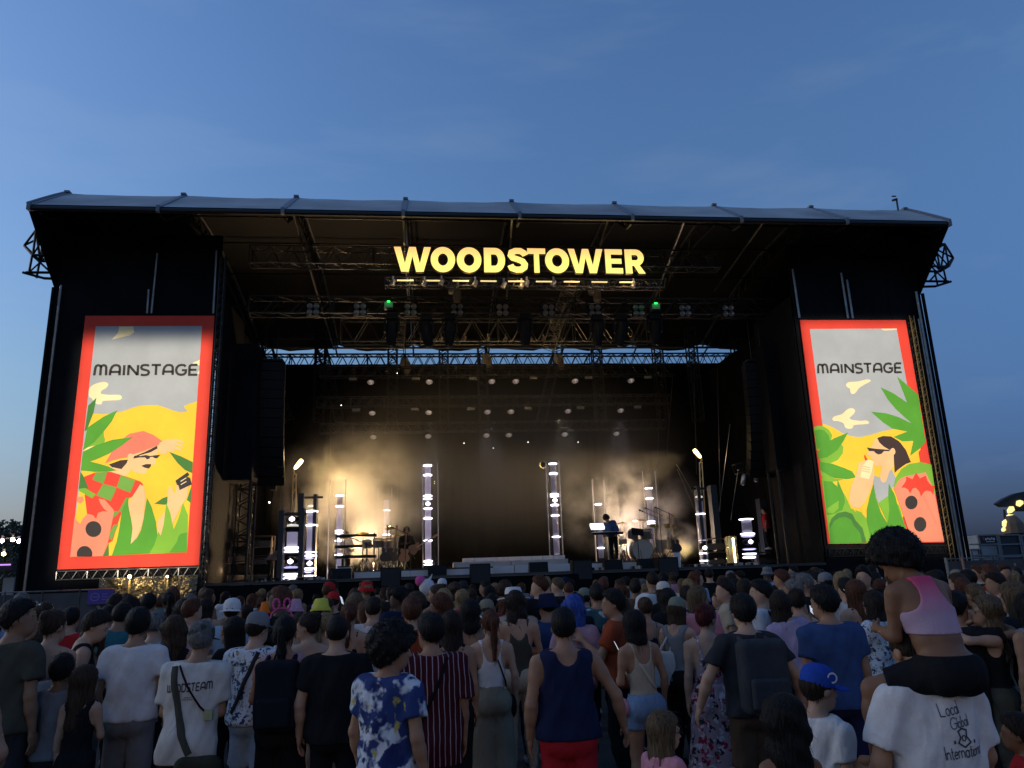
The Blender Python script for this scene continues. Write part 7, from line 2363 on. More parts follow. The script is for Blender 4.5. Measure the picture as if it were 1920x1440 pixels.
p_(612, 1147, 6.4, 'woman with a long blonde ponytail beside the dark bun', fem=True, hair=('pony', 'blonde'), skin='light', top=('strap', 'white', {'loose': .005}), bot=('hot', 'denim'), head=(30, 0, 0), group='nearest row of the crowd')
p_(633, 1150, 4.9, 'man with cropped hair in a plain black tee', hair=('buzz', 'black'), skin='light', top=(TT, 'black', {'loose': .018, 'hem': .86}), bot=('trousers', 'black'), build=1.06, arms=('slack', 'slack'), group='nearest row of the crowd')
p_(738, 1160, 4.0, 'man with big dark curls in a blue and white tie-dye tee walking right', hair=('afro', 'black'), skin='tan', top=(TT, 'tiedye', {'loose': .020, 'hem': .84}), bot=('trousers', 'navy'), yaw=38, head=(38, 6, 0), arms=('slack', 'slack'), stride=.12, face=True, build=1.03, group='nearest row of the crowd')
_st = p_(806, 1149, 4.7, 'man in a long maroon shirt with pale pinstripes and a shoulder strap', hair=('short', 'black'), skin='tan', top=('tee', 'stripes', {'loose': .034, 'hem': .72, 'sleeve': .85}), bot=('trousers', 'charcoal'), yaw=-8, head=(-28, 0, 0), build=1.05, group='nearest row of the crowd')
p_(772, 1119, 6.2, 'person with short reddish hair and bare neck', hair=('short', 'auburn'), skin='light', top=(TT, 'rust', {}), bot=('trousers', 'black'), group='second row of the crowd')
p_(846, 1144, 5.5, 'woman with very long dark wavy hair beside the pinstriped shirt', fem=True, hair=('verylong', 'darkbrown'), skin='tan', top=('strap', 'black', {'loose': .005}), bot=('trousers', 'black'), group='nearest row of the crowd')
p_(881, 1123, 6.3, 'woman with black bob and bare back above a black top', fem=True, hair=('bob', 'black'), skin='tan', top=('bare', 'black', {'loose': .006, 'back': 1.17}), bot=('trousers', 'black'), group='second row of the crowd')
_pt = p_(918, 1141, 5.9, 'woman in a white tank top and wide olive trousers with auburn ponytail', fem=True, hair=('pony', 'auburn'), skin='light', top=('strap', 'white', {'loose': .005, 'hem': 1.0}), bot=('wide', 'khaki', {'waist': 1.06}), head=(-12, -3, 0), arms=('slack', 'slack'), group='nearest row of the crowd')
_b = t_b[_pt.name][0]
obj('sunglasses', MB().tube(_b.H((-.088, .03, .07)), _b.H((-.085, -.03, .06)), .006, 5).tube(_b.H((-.088, .03, .07)), _b.H((-.05, .075, .10)), .006, 5).tube(_b.H((.088, .03, .07)), _b.H((.05, .075, .10)), .006, 5), CHROME, _pt, keep=True)
_fd = p_(962, 1100, 7.0, 'man in a white brimmed hat with black band and teal backpack', hair=('short', 'darkbrown'), skin='light', top=('tee', 'beige', {'loose': .024}), bot=('trousers', 'navy'), hatk=('fedora', 'white'), group='second row of the crowd')
p_(1024, 1109, 7.0, 'person in a dark navy bucket hat and denim shirt', hair=('short', 'black'), skin='light', top=('tee', 'blue', {'loose': .022}), bot=('trousers', 'navy'), hatk=('bucket', 'navy'), head=(-20, 0, 0), group='second row of the crowd')
p_(1076, 1116, 6.3, 'woman with bright blue braids and a mauve sleeved top', fem=True, hair=('wavy', 'blue'), skin='light', top=('long', 'mauve', {'loose': .018}), bot=('trousers', 'black'), yaw=20, arms=('front', 'wide'), group='second row of the crowd')
_nv = p_(1055, 1138, 4.45, 'man in a navy tank top and bright red shorts', hair=('crop', 'black'), skin='tan', top=('tank', 'navy', {'loose': .018, 'hem': .90}), bot=('shorts', 'brightred', {'loose': .024}), arms=('slack', 'wide'), build=1.10, head=(10, 0, 0), group='nearest row of the crowd')
_b = t_b[_nv.name][0]
obj('necklace', MB().path([Vector(_b.U((.066 * cos(a), -.018 + .066 * sin(a), 1.462 + .02 * sin(a)))) for a in [2 * pi * k / 14 for k in range(15)]], .003, 4), CL['black'], _nv, keep=True)
p_(1148, 1104, 6.1, 'bearded man in an orange tee looking left', hair=('short', 'black'), skin='tan', top=(TT, 'rust', {'loose': .016}), bot=('trousers', 'black'), yaw=-62, head=(-22, 0, 0), face=True, arms=('phone', 'front'), build=1.06, group='second row of the crowd')
_br = [q for q in PEOPLE][-1]
_lastp = [o for o in bpy.data.objects if o.get('label', '').startswith('bearded man')][0]
_b = t_b[_lastp.name][0]
_g = Grid(np.array(_b.hc) - .14, np.array(_b.hc) + .14, .011)
_rh = np.array(_b.RH)
_g.put(('e', _b.H((0, .040, -.078)), (.058, .062, .050), _rh), 0); _g.put(('e', _b.H((0, .075, -.03)), (.045, .05, .022), _rh), 0, minus=True)
_g.cut(_b.RH @ Vector((0, -.5, .8)), _b.H((0, .03, -.045)))
plain('beard', np_mesh('beard', *_g.net()), HAIR['black'], _lastp)
p_(1118, 1095, 8.2, 'man in a teal and white leafy shirt behind the orange tee', hair=('short', 'black'), skin='tan', top=(TT, 'hawaii', {'loose': .02}), bot=('trousers', 'black'), group='second row of the crowd')
_ds = p_(1186, 1143, 5.5, 'woman with dark shoulder length hair, beige crossed-strap top and denim shorts', fem=True, hair=('bob', 'black'), skin='tan', top=('strap', 'beige', {'loose': .005, 'hem': 1.0}), bot=('hot', 'denim', {'loose': .02, 'hem': .70}), yaw=-14, head=(-8, 0, 0), arms=('front', 'slack'), lean=(2, -3), group='nearest row of the crowd')
_gc = p_(1268, 1117, 6.5, 'woman in a green cap with long hair and a cloth bag on her shoulder', fem=True, hair=('long', 'brown'), skin='light', top=('tank', 'grey', {'loose': .008}), bot=('trousers', 'black'), hatk=('cap', 'sage'), yaw=48, head=(8, 10, 0), arms=('front', 'phone'), face=True, group='second row of the crowd')
_rb = p_(1322, 1131, 5.4, 'woman with wine red bun in a long floral dress, face turned right', fem=True, hair=('bun', 'wine'), skin='light', top=('strap', 'floral', {'loose': .006, 'hem': .98, 'name': 'dress_top'}), bot=('dress', 'floral', {'waist': 1.08}), yaw=8, head=(48, 4, 0), build=1.06, face=True, group='nearest row of the crowd')
_bb = p_(1390, 1113, 4.8, 'man in a dark tee carrying a large faded black backpack', hair=('short', 'black'), skin='light', top=(TT, 'charcoal', {'loose': .016, 'hem': .88}), bot=('shorts', 'brown'), build=1.10, arms=('wide', 'wide'), group='nearest row of the crowd')
_wb = p_(1423, 1086, 6.6, 'man in a white tee with a black backpack looking left', hair=('short', 'black'), skin='light', top=(TT, 'white', {'loose': .016}), bot=('trousers', 'denim'), yaw=-40, head=(-38, 0, 0), face=True, build=1.05, group='second row of the crowd')
p_(1357, 1085, 7.6, 'smiling man with short dark hair in profile looking left', hair=('top', 'darkbrown'), skin='light', top=(TT, 'beige', {}), bot=('trousers', 'black'), yaw=-70, head=(-20, 0, 0), face=True, group='second row of the crowd')
_nb = p_(1541, 1096, 4.9, 'broad man in a plain dark blue tee with black hair', hair=('short', 'black'), skin='tan', top=(TT, 'blue', {'loose': .018, 'hem': .86}), bot=('shorts', 'navy'), head=(-28, 0, 0), build=1.12, group='nearest row of the crowd')
_kc = p_(1529, 1239, 3.35, 'boy in a bright blue cap and pale tee looking right', hair=('short', 'darkbrown'), skin='light', top=(TT, 'white', {'loose': .016}), bot=('shorts', 'navy'), hatk=('cap', 'royal'), hs=1.16, yaw=66, head=(14, 6, 0), build=.92, child=True, face=True, group='children in the crowd')
_b = t_b[_kc.name][0]
_mb = MB(); _mb.add([], [])
ribbon(_mb, arc(0, 0, .030, .026, -100, 180, 12), .010, lambda x, y: Vector(_b.H((.094 + .004, .02 + x, .072 + y))))
obj('cap_mark', _mb, cloth('mark_white', (.62, .62, .65)), _kc, keep=True)
p_(1462, 1302, 3.0, 'child with a mass of long dark curls at the bottom picture edge', fem=True, hair=('wavy', 'black'), skin='brown', top=('strap', 'black', {'loose': .005}), bot=('shorts', 'black'), hs=1.3, child=True, group='children in the crowd')
p_(1243, 1331, 3.5, 'blonde girl with glasses and pale pink top looking right', fem=True, hair=('long', 'darkblonde'), skin='light', top=(TT, 'pink', {'loose': .010}), bot=('shorts', 'grey'), hs=1.2, yaw=58, head=(22, 4, 0), build=.9, child=True, face=True, group='children in the crowd')
_bg = [o for o in bpy.data.objects if o.get('label', '').startswith('blonde girl')][0]
_b = t_b[_bg.name][0]
_mb = MB()
for sg in (-1, 1):
    _mb.path([Vector(_b.H((sg * .033 + .021 * cos(a), .108, -.003 + .019 * sin(a)))) for a in [2 * pi * k / 10 for k in range(11)]], .003, 4)
    _mb.tube(_b.H((sg * .054, .105, 0)), _b.H((sg * .080, .0, .0)), .003, 4)
obj('glasses', _mb, BLACKP, _bg, keep=True)
p_(1222, 1070, 9.2, 'tall cropped man in a white sleeveless shirt rising above the rows below the drum kit', hair=('buzz', 'darkbrown'), skin='tan', top=('tee', 'white', {}), bot=('shorts', 'grey'), build=1.06, group='second row of the crowd')
p_(1902, 1336, 3.2, 'child in a red tee at the right picture edge', hair=('short', 'darkbrown'), skin='brown', top=(TT, 'red', {'loose': .012}), bot=('shorts', 'navy'), hs=1.15, yaw=-50, child=True, face=True, group='children in the crowd')
_hw = p_(1842, 1116, 4.9, 'woman with strawberry blond hair and black top hugging someone, face tilted left', fem=True, hair=('wavy', 'darkblonde'), skin='light', top=('tank', 'black', {'loose': .006, 'hem': 1.0}), bot=('trousers', 'olive'), yaw=-62, head=(-8, -8, -20), arms=('hug', 'hug'), face=True, group='nearest row of the crowd')
p_(1788, 1108, 5.0, 'dark haired person held in the hug, half hidden behind the girl', hair=('short', 'black'), skin='tan', top=(TT, 'black', {}), bot=('trousers', 'black'), yaw=70, arms=('hug', 'hug'), group='nearest row of the crowd')
p_(1862, 1128, 5.9, 'person in a pale blue-white tee leaning in behind the hug', hair=('short', 'brown'), skin='light', top=(TT, 'white', {'loose': .02}), bot=('trousers', 'denim'), lean=(18, 8), arms=('front', 'reach'), group='nearest row of the crowd')
p_(1893, 1090, 5.0, 'woman with long blonde hair at the right picture edge', fem=True, hair=('long', 'darkblonde'), skin='light', top=(TT, 'charcoal', {}), bot=('trousers', 'black'), head=(-30, 0, 0), group='nearest row of the crowd')
p_(1925, 1108, 4.7, 'dark haired person in a grey sleeveless top cut by the right edge', fem=True, hair=('long', 'black'), skin='tan', top=('tank', 'grey', {'loose': .014}), bot=('trousers', 'black'), group='nearest row of the crowd')
p_(1616, 1061, 8.2, 'pale man facing the camera in a black top beside the girl', hair=('top', 'black'), skin='light', top=(TT, 'black', {}), bot=('trousers', 'black'), yaw=-150, head=(10, 0, 0), face=True, group='second row of the crowd')
p_(1600, 1086, 6.6, 'woman with long auburn hair and bare shoulders near the dark blue tee', fem=True, hair=('long', 'auburn'), skin='light', top=('strap', 'black', {'loose': .005}), bot=('trousers', 'black'), group='second row of the crowd')
p_(1634, 1108, 6.0, 'woman in a pale flowered blouse with raised phone hands', fem=True, hair=('long', 'darkbrown'), skin='light', top=('long', 'blueflower', {'loose': .02}), bot=('trousers', 'denim'), yaw=-20, arms=('phone', 'phone'), group='second row of the crowd')
p_(-58, 1165, 3.5, 'person cut by the left edge, only a tanned bent elbow showing', hair=('short', 'darkbrown'), skin='tan', top=('tank', 'grey', {}), bot=('shorts', 'brown'), arms=('down', 'hip'), yaw=20, group='nearest row of the crowd')
# hats that stand out further back
for px, py, D, hk, hc, lab, kw in (
    (437, 1119, 7.6, 'backcap', 'white', 'man in a white cap turned backwards and light blue shirt', dict(top=(TT, 'sky', {}))),
    (503, 1125, 8.6, 'bucket', 'hatorange', 'person in an orange bucket hat', dict(top=(TT, 'charcoal', {}))),
    (552, 1120, 8.2, 'bucket', 'hatpink', 'person in a pink bucket hat', dict(fem=True, hair=('bob', 'brown'))),
    (603, 1119, 8.4, 'bucket', 'limeyellow', 'person in a lime yellow bucket hat', dict(fem=True, hair=('long', 'brown'))),
    (1095, 1100, 9.0, 'cap', 'sage', 'person in a faded green cap beside the leafy shirt', {}),
    (1242, 1088, 8.8, 'cap', 'offwhite', 'person in an off-white cap before the drum kit', dict(fem=True, hair=('long', 'black'))),
    (912, 1121, 7.6, 'cap', 'khaki', 'person in a khaki cap beside the white brimmed hat', dict(top=(TT, 'grey', {}))),
    (868, 1087, 15, 'cap', 'charcoal', 'person in a dark cap near the first wedge loudspeaker', {}),
    (1058, 1080, 16, 'cap', 'navy', 'person in a navy cap below the right tall light column', {}),
    (829, 1083, 17, 'cap', 'white', 'person in a white and yellow cap below the empty stage middle', {}),
    (1024, 1081, 15.5, None, None, 'person with pale blond cropped head below the pale steps', dict(hair=('crop', 'blonde'))),
    (626, 1107, 12, 'cap', 'red', 'person in a red cap below the white box', {}),
    (1555, 1078, 9.5, 'bucket', 'paisley', 'person in a black and white printed hat', {}),
    (1545, 1071, 10.5, 'cap', 'grey', 'person in a grey cap behind the printed hat', {}),
    (803, 1086, 13.5, 'bucket', 'hatpink', 'person in a pink hat below the left tall light column', {}),
    (1575, 1072, 10, None, None, 'blonde woman rising beside the printed hat', dict(fem=True, hair=('bob', 'blonde')))):
    d = dict(hair=('short', 'darkbrown'), top=(TT, 'black', {}), bot=('trousers', 'black'))
    d.update(kw)
    p_(px, py, D, lab, hatk=(hk, hc) if hk else None, skin='light', group='people with hats further back' if hk else 'people in the crowd', **d)
# more middle row people whose look one can tell
for px, py, D, lab, kw in (
    (832, 1103, 8.0, 'woman with long loose blonde hair and a pale top', dict(fem=True, hair=('long', 'blonde'), top=('strap', 'white', {'loose': .005}))),
    (135, 1138, 7.8, 'person in a red tee with dark hair', dict(hair=('short', 'black'), top=(TT, 'red', {}))),
    (230, 1130, 7.4, 'dark haired person in a grey teal shirt bending right', dict(hair=('short', 'black'), top=(TT, 'teal', {}), lean=(10, 6))),
    (345, 1122, 8.2, 'woman with long black hair in profile looking left above the wavy brown hair', dict(fem=True, hair=('long', 'black'), yaw=-60, face=True)),
    (245, 1118, 9.6, 'person with round dark curls below the lit plastic sheet', dict(hair=('curly', 'black'))),
    (280, 1112, 11, 'person with short dark hair at the end of the lit plastic sheet', dict(hair=('short', 'black'))),
    (700, 1118, 7.2, 'man with greyish crop beside the short reddish hair', dict(hair=('crop', 'darkbrown'), top=(TT, 'offwhite', {}))),
    (668, 1112, 8.0, 'blonde woman with a lilac hair ribbon', dict(fem=True, hair=('wavy', 'darkblonde'), top=('strap', 'cream', {'loose': .005}))),
    (655, 1128, 6.8, 'woman with auburn hair tied back beside the black tee', dict(fem=True, hair=('pony', 'auburn'), top=('strap', 'black', {'loose': .005}))),
    (560, 1150, 6.5, 'person with a pale shirt between backpack and bare back', dict(hair=('short', 'brown'), top=(TT, 'offwhite', {}))),
    (1208, 1118, 7.0, 'woman with brown bun and thin dark straps on her back', dict(fem=True, hair=('bun', 'brown'), top=('strap', 'charcoal', {'loose': .005}))),
    (1250, 1102, 7.8, 'woman with long black hair left of the green cap', dict(fem=True, hair=('long', 'black'))),
    (1285, 1098, 8.6, 'man in a white tee before the drum side wing', dict(hair=('short', 'darkbrown'), top=(TT, 'white', {}))),
    (1310, 1105, 7.2, 'woman with brown hair in a blue top beside the wine red bun', dict(fem=True, hair=('pony', 'brown'), top=('tank', 'royal', {'loose': .005}))),
    (1392, 1085, 9.0, 'person with blonde topknot in a pale shirt', dict(fem=True, hair=('bun', 'blonde'), top=(TT, 'white', {}))),
    (1460, 1108, 6.2, 'woman with long dark hair leaning to the white tee', dict(fem=True, hair=('verylong', 'darkbrown'), lean=(4, -10), top=('tee', 'lavender', {}))),
    (1490, 1102, 6.4, 'woman with dark hair tied up holding a lit phone', dict(fem=True, hair=('bun', 'darkbrown'), arms=('phone', 'phone'), top=('strap', 'grey', {'loose': .005}))),
    (1505, 1074, 8.0, 'grey cropped man with warm lit cheek looking left', dict(hair=('crop', 'grey'), yaw=-60, face=True)),
    (1530, 1072, 9.0, 'dark haired man in profile with lit face looking left', dict(hair=('short', 'black'), yaw=-75, face=True)),
    (1583, 1082, 7.4, 'dark haired man in a pale tee with a dark strap', dict(hair=('crop', 'black'), top=(TT, 'offwhite', {}))),
    (1812, 1068, 8.5, 'person with very short black hair and pale skin in a beige tee', dict(hair=('crop', 'black'), top=(TT, 'beige', {}), head=(-40, 0, 0), face=True)),
    (1792, 1074, 8.2, 'person in a bright blue tee near the pale pole', dict(hair=('short', 'brown'), top=(TT, 'sky', {}), head=(-30, 0, 0))),
    (1862, 1072, 7.4, 'man in a white tee looking left near the right edge', dict(hair=('short', 'darkbrown'), top=(TT, 'white', {}), yaw=-50, head=(-30, 0, 0), face=True)),
    (1824, 1092, 6.6, 'woman with ash blond ponytail behind the hug', dict(fem=True, hair=('pony', 'darkblonde'), top=('strap', 'black', {'loose': .005}))),
    (1852, 1056, 11, 'man facing the camera near the fence, reddish lit face', dict(hair=('short', 'darkbrown'), yaw=-165, face=True, top=(TT, 'black', {}))),
    (1880, 1057, 11.5, 'pale man facing the camera by the fence at the far right', dict(hair=('short', 'brown'), yaw=-170, face=True, top=(TT, 'grey', {})))):
    d = dict(top=(TT, 'black', {}), bot=('trousers', 'black'), skin=random.choice(['light', 'light', 'tan', 'olive']))
    d.update(kw)
    p_(px, py, D, lab, group='second row of the crowd', **d)

# ---- the girl riding on a man's shoulders
DC = 3.5
_car = p_(1733, 1168, DC, 'man in a white tee printed on the back, carrying a girl on his shoulders', hair=('buzz', 'darkbrown'), skin='tan', top=(TT, 'white', {'loose': .022, 'hem': .84, 'sleeve': .74}), bot=('shorts', 'navy'), arms=(((.26, .05, -1), (0, .6, -.85)), ((.26, .1, -1), (0, .6, -.85))), height=1.635, lean=(0, 0), build=1.16, head=(0, 34, 0), group=None)
_car.location = (P(1733, 1290, DC).x, DC, 0)
shz = 1.44 * _car.scale[0]
_sc = .735
_gl = bpy.data.objects.new('person', None)
COL.objects.link(_gl)
tag(_gl, 'girl with a dark afro and pink sports top riding on a man\'s shoulders', 'person')
_hip = .93
_gb = Body(True, 1.22, (((.10, .50, -.95), (-.22, .85, .45)), ((.35, .65, -.55), (-.1, .9, .3))), (-16, 16, 4), (20, -2), [((-.095, .0, .90), (-.37, .24, .80), (-.39, .27, .40)), ((.095, .0, .90), (.20, .34, .86), (.20, .36, .46))], 1.16, 0, True)
_gx = P(1728, 1260, DC)
_gl.location = (_gx.x + .065, DC - .10, shz + .015 - .80 * _sc)
_gl.scale = (_sc,) * 3
_gl.rotation_euler = (0, 0, radians(4))
plain('body', _gb.mesh(.0105), SKIN['brown'], _gl)
plain('hair', _gb.hair('afro', .0115, .7), HAIR['black'], _gl)
m_sport = mat('sports_top_fade', (.40, .30, .42), .75, bump=(70, .3, .006), spec=.25)
_nt2 = m_sport.node_tree; _tc2 = _nt2.nodes.new('ShaderNodeTexCoord'); _s2 = _nt2.nodes.new('ShaderNodeSeparateXYZ'); _r2 = _nt2.nodes.new('ShaderNodeValToRGB')
_nt2.links.new(_tc2.outputs['Generated'], _s2.inputs[0]); _nt2.links.new(_s2.outputs[2], _r2.inputs[0]); _nt2.links.new(_r2.outputs[0], _nt2.nodes['Principled BSDF'].inputs['Base Color'])
_r2.color_ramp.elements[0].color = (.42, .29, .38, 1); _r2.color_ramp.elements[0].position = .30
_r2.color_ramp.elements[1].color = (.55, .06, .14, 1); _r2.color_ramp.elements[1].position = .92
_tpm = _gb.top('racer', .0085, .4, hem=1.13, loose=.0075)
plain('sports_top', _tpm, m_sport, _gl)
plain('shorts', _gb.bottom('hot', .0105, .5, waist=1.01, hem=.70, loose=.014), CL['black'], _gl)
for me in _gb.shoes(.011):
    pass
t_b[_gl.name] = (_gb, None)
# print on the carrier's back
INK = mat('shirt_ink', (.035, .035, .045), .8)
print_on(_car, 'Local', -.045, .050, 1.352, 1.408, .085, INK, slant=.012, gap=.14)
print_on(_car, 'Global', -.010, .090, 1.296, 1.345, .085, INK, slant=.012, gap=.14)
print_on(_car, 'International', -.055, .155, 1.165, 1.222, .095, INK, slant=.015, gap=.15)
_bv = bvh_of(t_b[_car.name][1].data)
_mb = MB()
ribbon(_mb, [(x - .080, y + .148) for x, y in [(.100, 1.140), (.125, 1.150), (.150, 1.142), (.143, 1.115), (.158, 1.090), (.128, 1.068), (.098, 1.088), (.110, 1.112), (.100, 1.140)]], .007, lambda x, y: surf_y(_bv, x, y, off=.0035))
ribbon(_mb, arc(.048, 1.256, .010, .012, 0, 360, 10), .005, lambda x, y: surf_y(_bv, x, y, off=.0038))
for x in (-.002, .100):
    ribbon(_mb, [(x, 1.248), (x, 1.233)], .009, lambda x, y: surf_y(_bv, x, y, off=.0035))
obj('printed_crest', _mb, INK, _car, keep=True)

# ---- prints, straps and bags
print_on(_ws, 'WOODSTEAM', -.158, .170, 1.285, 1.338, .21, INK, slant=.012)
for k, (w0, w1) in enumerate(((-.02, .04), (-.03, .05))):
    _mb = MB(); _bv2 = bvh_of(t_b[_ws.name][1].data)
    z = 1.245 - .014 * k
    for j in range(5):
        u = w0 + (w1 - w0) * j / 5
        ribbon(_mb, [(u, z), (u + (w1 - w0) / 7, z + .001)], .006, lambda x, y: surf_y(_bv2, x, y, off=.0035))
    obj('printed_small_line', _mb, INK, _ws, keep=True)
_sl = worn('shoulder_bag', 'big dark olive shoulder bag on a broad strap across the white team shirt', 'bag', _ws)
strap_on(_ws, [(-.115, 1.47), (-.10, 1.36), (-.055, 1.16), (.0, .98), (.06, .86)], .052, CL['olive'], 'strap', _sl, .012)
_g = Grid((-.12, -.42, .50), (.40, .0, .95), .0135)
_X = _g.ax[0][:, None, None]; _Y = _g.ax[1][None, :, None]; _Z = _g.ax[2][None, None, :]
_qq = [np.abs(_X - f32(.15)) - f32(.10), np.abs(_Y + f32(.255)) - f32(.015), np.abs(_Z - f32(.73)) - f32(.07)]
_g.v = np.sqrt(np.maximum(_qq[0], 0) ** 2 + np.maximum(_qq[1], 0) ** 2 + np.maximum(_qq[2], 0) ** 2) - f32(.06)
_g.ruffle(.005, 18, .4)
plain('bag', np_mesh('bag', *_g.net()), cloth('bag_olive', (.035, .033, .022)), _sl)
_cb = worn('phone_strap', 'thin black cord with a small yellow pouch across the white team shirt', 'pouch', _ws)
strap_on(_ws, [(-.075, 1.475), (.0, 1.33), (.10, 1.18), (.175, 1.10)], .013, CL['black'], 'cord', _cb, .014)
plain_m = MB().box(surf_y(bvh_of(t_b[_ws.name][1].data), .165, 1.115, off=.03), (.06, .03, .07))
obj('pouch', plain_m, cloth('pouch_yellow', (.34, .33, .18)), _cb, keep=True)
backpack(_bp, cloth('pack_black', (.012, .013, .018)), 'big black backpack on the person with the dark ponytail', (.165, .095, .26), 1.20)
backpack(_bb, cloth('pack_faded', (.042, .043, .048)), 'large faded black backpack on the man in the dark tee', (.185, .095, .27), 1.19)
backpack(_wb, CL['black'], 'black backpack on the man in the white tee looking left', (.15, .08, .22), 1.22)
backpack(_fd, CL['teal'], 'teal backpack below the white brimmed hat', (.15, .08, .22), 1.22)
_sb = worn('cross_strap', 'black bag strap across the pinstriped maroon shirt', 'bag', _st)
strap_on(_st, [(.10, 1.47), (.03, 1.30), (-.06, 1.12), (-.13, .98), (-.16, .90)], .026, CL['black'], 'strap', _sb)
_g = Grid((-.36, -.30, .62), (-.05, .14, .95), .0135)
_g.put(('e', (-.215, -.08, .79), (.06, .10, .11)), 0)
plain('bag', np_mesh('bag', *_g.net()), CL['black'], _sb)
_sb = worn('cross_strap', 'thin black bag strap over the white tank top with its small bag', 'bag', _pt)
strap_on(_pt, [(.055, 1.31), (.09, 1.22), (.125, 1.12), (.135, 1.05)], .014, CL['black'], 'strap', _sb)
_g = Grid((.05, -.2, .66), (.34, .2, 1.02), .0135)
_g.put(('e', (.20, .02, .86), (.045, .09, .11)), 0)
plain('bag', np_mesh('bag', *_g.net()), CL['black'], _sb)
_sb = worn('cross_strap', 'dark sling strap across the white shirt with blue flowers', 'bag', _fs)
strap_on(_fs, [(.09, 1.46), (.03, 1.30), (-.05, 1.12), (-.12, .97)], .035, CL['charcoal'], 'strap', _sb)
# crossed pale straps on the beige top
strap_on(_ds, [(-.085, 1.30), (-.03, 1.22), (.03, 1.13), (.10, 1.06)], .024, CL['cream'], 'crossed_strap')
_hb = worn('pink_bag', 'small pale pink bag at the hip of the woman in denim shorts', 'bag', _ds)
_g = Grid((-.36, -.2, .72), (-.06, .2, 1.06), .0135); _g.put(('e', (-.215, .03, .90), (.06, .09, .085)), 0); _g.ruffle(.004, 30, 1)
plain('bag', np_mesh('bag', *_g.net()), CL['pink'], _hb)
# cloth bag of the green cap woman
_tb = worn('tote_bag', 'off-white cloth tote bag hanging behind the woman in the green cap', 'bag', _gc)
_q = Matrix.Rotation(radians(48), 3, 'Z')
_g = Grid((-.5, -.5, .78), (.4, .3, 1.28), .0135)
_X = _g.ax[0][:, None, None]; _Y = _g.ax[1][None, :, None]; _Z = _g.ax[2][None, None, :]
_c, _s = cos(radians(48)), sin(radians(48))
_u = (_X + f32(.10)) * f32(_c) + (_Y + f32(.16)) * f32(_s); _v = -(_X + f32(.10)) * f32(_s) + (_Y + f32(.16)) * f32(_c)
_qq = [np.abs(_u) - f32(.145 - .0) + (_Z - 1.0) * f32(.10), np.abs(_v) - f32(.010), np.abs(_Z - f32(1.03)) - f32(.16)]
_g.v = np.sqrt(np.maximum(_qq[0], 0) ** 2 + np.maximum(_qq[1], 0) ** 2 + np.maximum(_qq[2], 0) ** 2) - f32(.028)
_g.ruffle(.006, 16, .9)
plain('bag', np_mesh('bag', *_g.net()), CL['offwhite'], _tb)
_mb = MB()
for sg in (-1, 1):
    a = Vector((-.10 + sg * .07 * _c, -.16 + sg * .07 * _s, 1.19)); _mb.path([a, Vector((-.05 + sg * .03, -.10, 1.36)), Vector((-.06 + sg * .03, -.03, 1.475))], .011, 5)
obj('handles', _mb, CL['offwhite'], _tb, keep=True)
_tb = worn('tote_bag', 'white cloth tote bag hanging at the side of the hugging woman', 'bag', _hw)
_g = Grid((-.1, -.36, .55), (.4, .2, 1.1), .0135); _g.put(('c', (.12, -.16, .95), (.13, -.17, .76), .085, .125, .5), 0); _g.cut((0, 0, 1), (0, 0, 1.0)); _g.ruffle(.005, 17, 2)
plain('bag', np_mesh('bag', *_g.net()), CL['offwhite'], _tb)
obj('handles', MB().path([Vector((.08, -.16, .98)), Vector((.10, -.10, 1.25)), Vector((.13, -.03, 1.46))], .011, 5).path([Vector((.18, -.16, .98)), Vector((.17, -.10, 1.25)), Vector((.15, -.03, 1.46))], .011, 5), CL['offwhite'], _tb, keep=True)

def phone(px, py, D, label, glow=1.2, tilt=20, w=.075, hgt=.15):
    D *= 1.2
    c = P(px, py, D)
    t = thing('phone', label, 'phone', c, 'phones held up in the crowd')
    q = Matrix.Rotation(radians(66), 3, 'Z') @ Matrix.Rotation(radians(tilt), 3, 'Y') @ Matrix.Rotation(radians(-28), 3, 'X')
    obj('case', MB().box(c, (w, .01, hgt), q), BLACKP, t)
    obj('screen', MB().box(c + q @ Vector((0, -.0065, 0)), (w * .9, .003, hgt * .92), q), mat('screen_glow', (.7, .8, .9), .3, emit=(.85, .92, 1), estr=.24), t)


phone(1525, 1148, 5.9, 'lit phone held beside the head of the dark blue tee man', tilt=-55)
phone(1158, 1218, 5.7, 'phone held low beside the beige crossed-strap top', tilt=20)
phone(640, 1126, 7.4, 'lit phone held up behind the black tee man', w=.05, hgt=.10)
phone(1585, 1112, 6.9, 'phone with bright light held near the pale striped tee', w=.05, hgt=.09)
# rabbit ear headband and white plush seen beside the pink hat, unicorn hat near the stage
for px, py, D, m, lab in ((528, 1142, 7.6, 'hatpink', 'pink ear shaped headband standing up in the crowd'),):
    c = P(px, py, D)
    t = thing('ear_headband', lab, 'headband', c)
    for sg in (-1, 1):
        obj('ear', MB().path([c + Vector((sg * .05 + .03 * cos(a), 0, .045 + .05 * sin(a))) for a in [2 * pi * k / 10 for k in range(11)]], .010, 6), cloth('neon_pink', (.60, .10, .28)), t, smooth=True)
    obj('band', MB().path([c + Vector((.10 * cos(a), 0, -.08 + .09 * sin(a))) for a in [pi * k / 8 for k in range(9)]], .008, 5), cloth('neon_pink', (.60, .10, .28)), t)
c = P(800, 1101, 12.5)
t = thing('plush_hat', 'white and pink plush animal hat held above the heads below the left tall column', 'hat', c)
_g = Grid(np.array(c) - .3, np.array(c) + .3, .02)
_g.put(('e', tuple(c), (.12, .10, .13)), .02); _g.put(('c', tuple(c + Vector((.05, 0, -.05))), tuple(c + Vector((.16, 0, .02))), .05, .035), .02); _g.put(('c', tuple(c + Vector((.04, 0, .1))), tuple(c + Vector((.09, 0, .20))), .03, .01), .01)
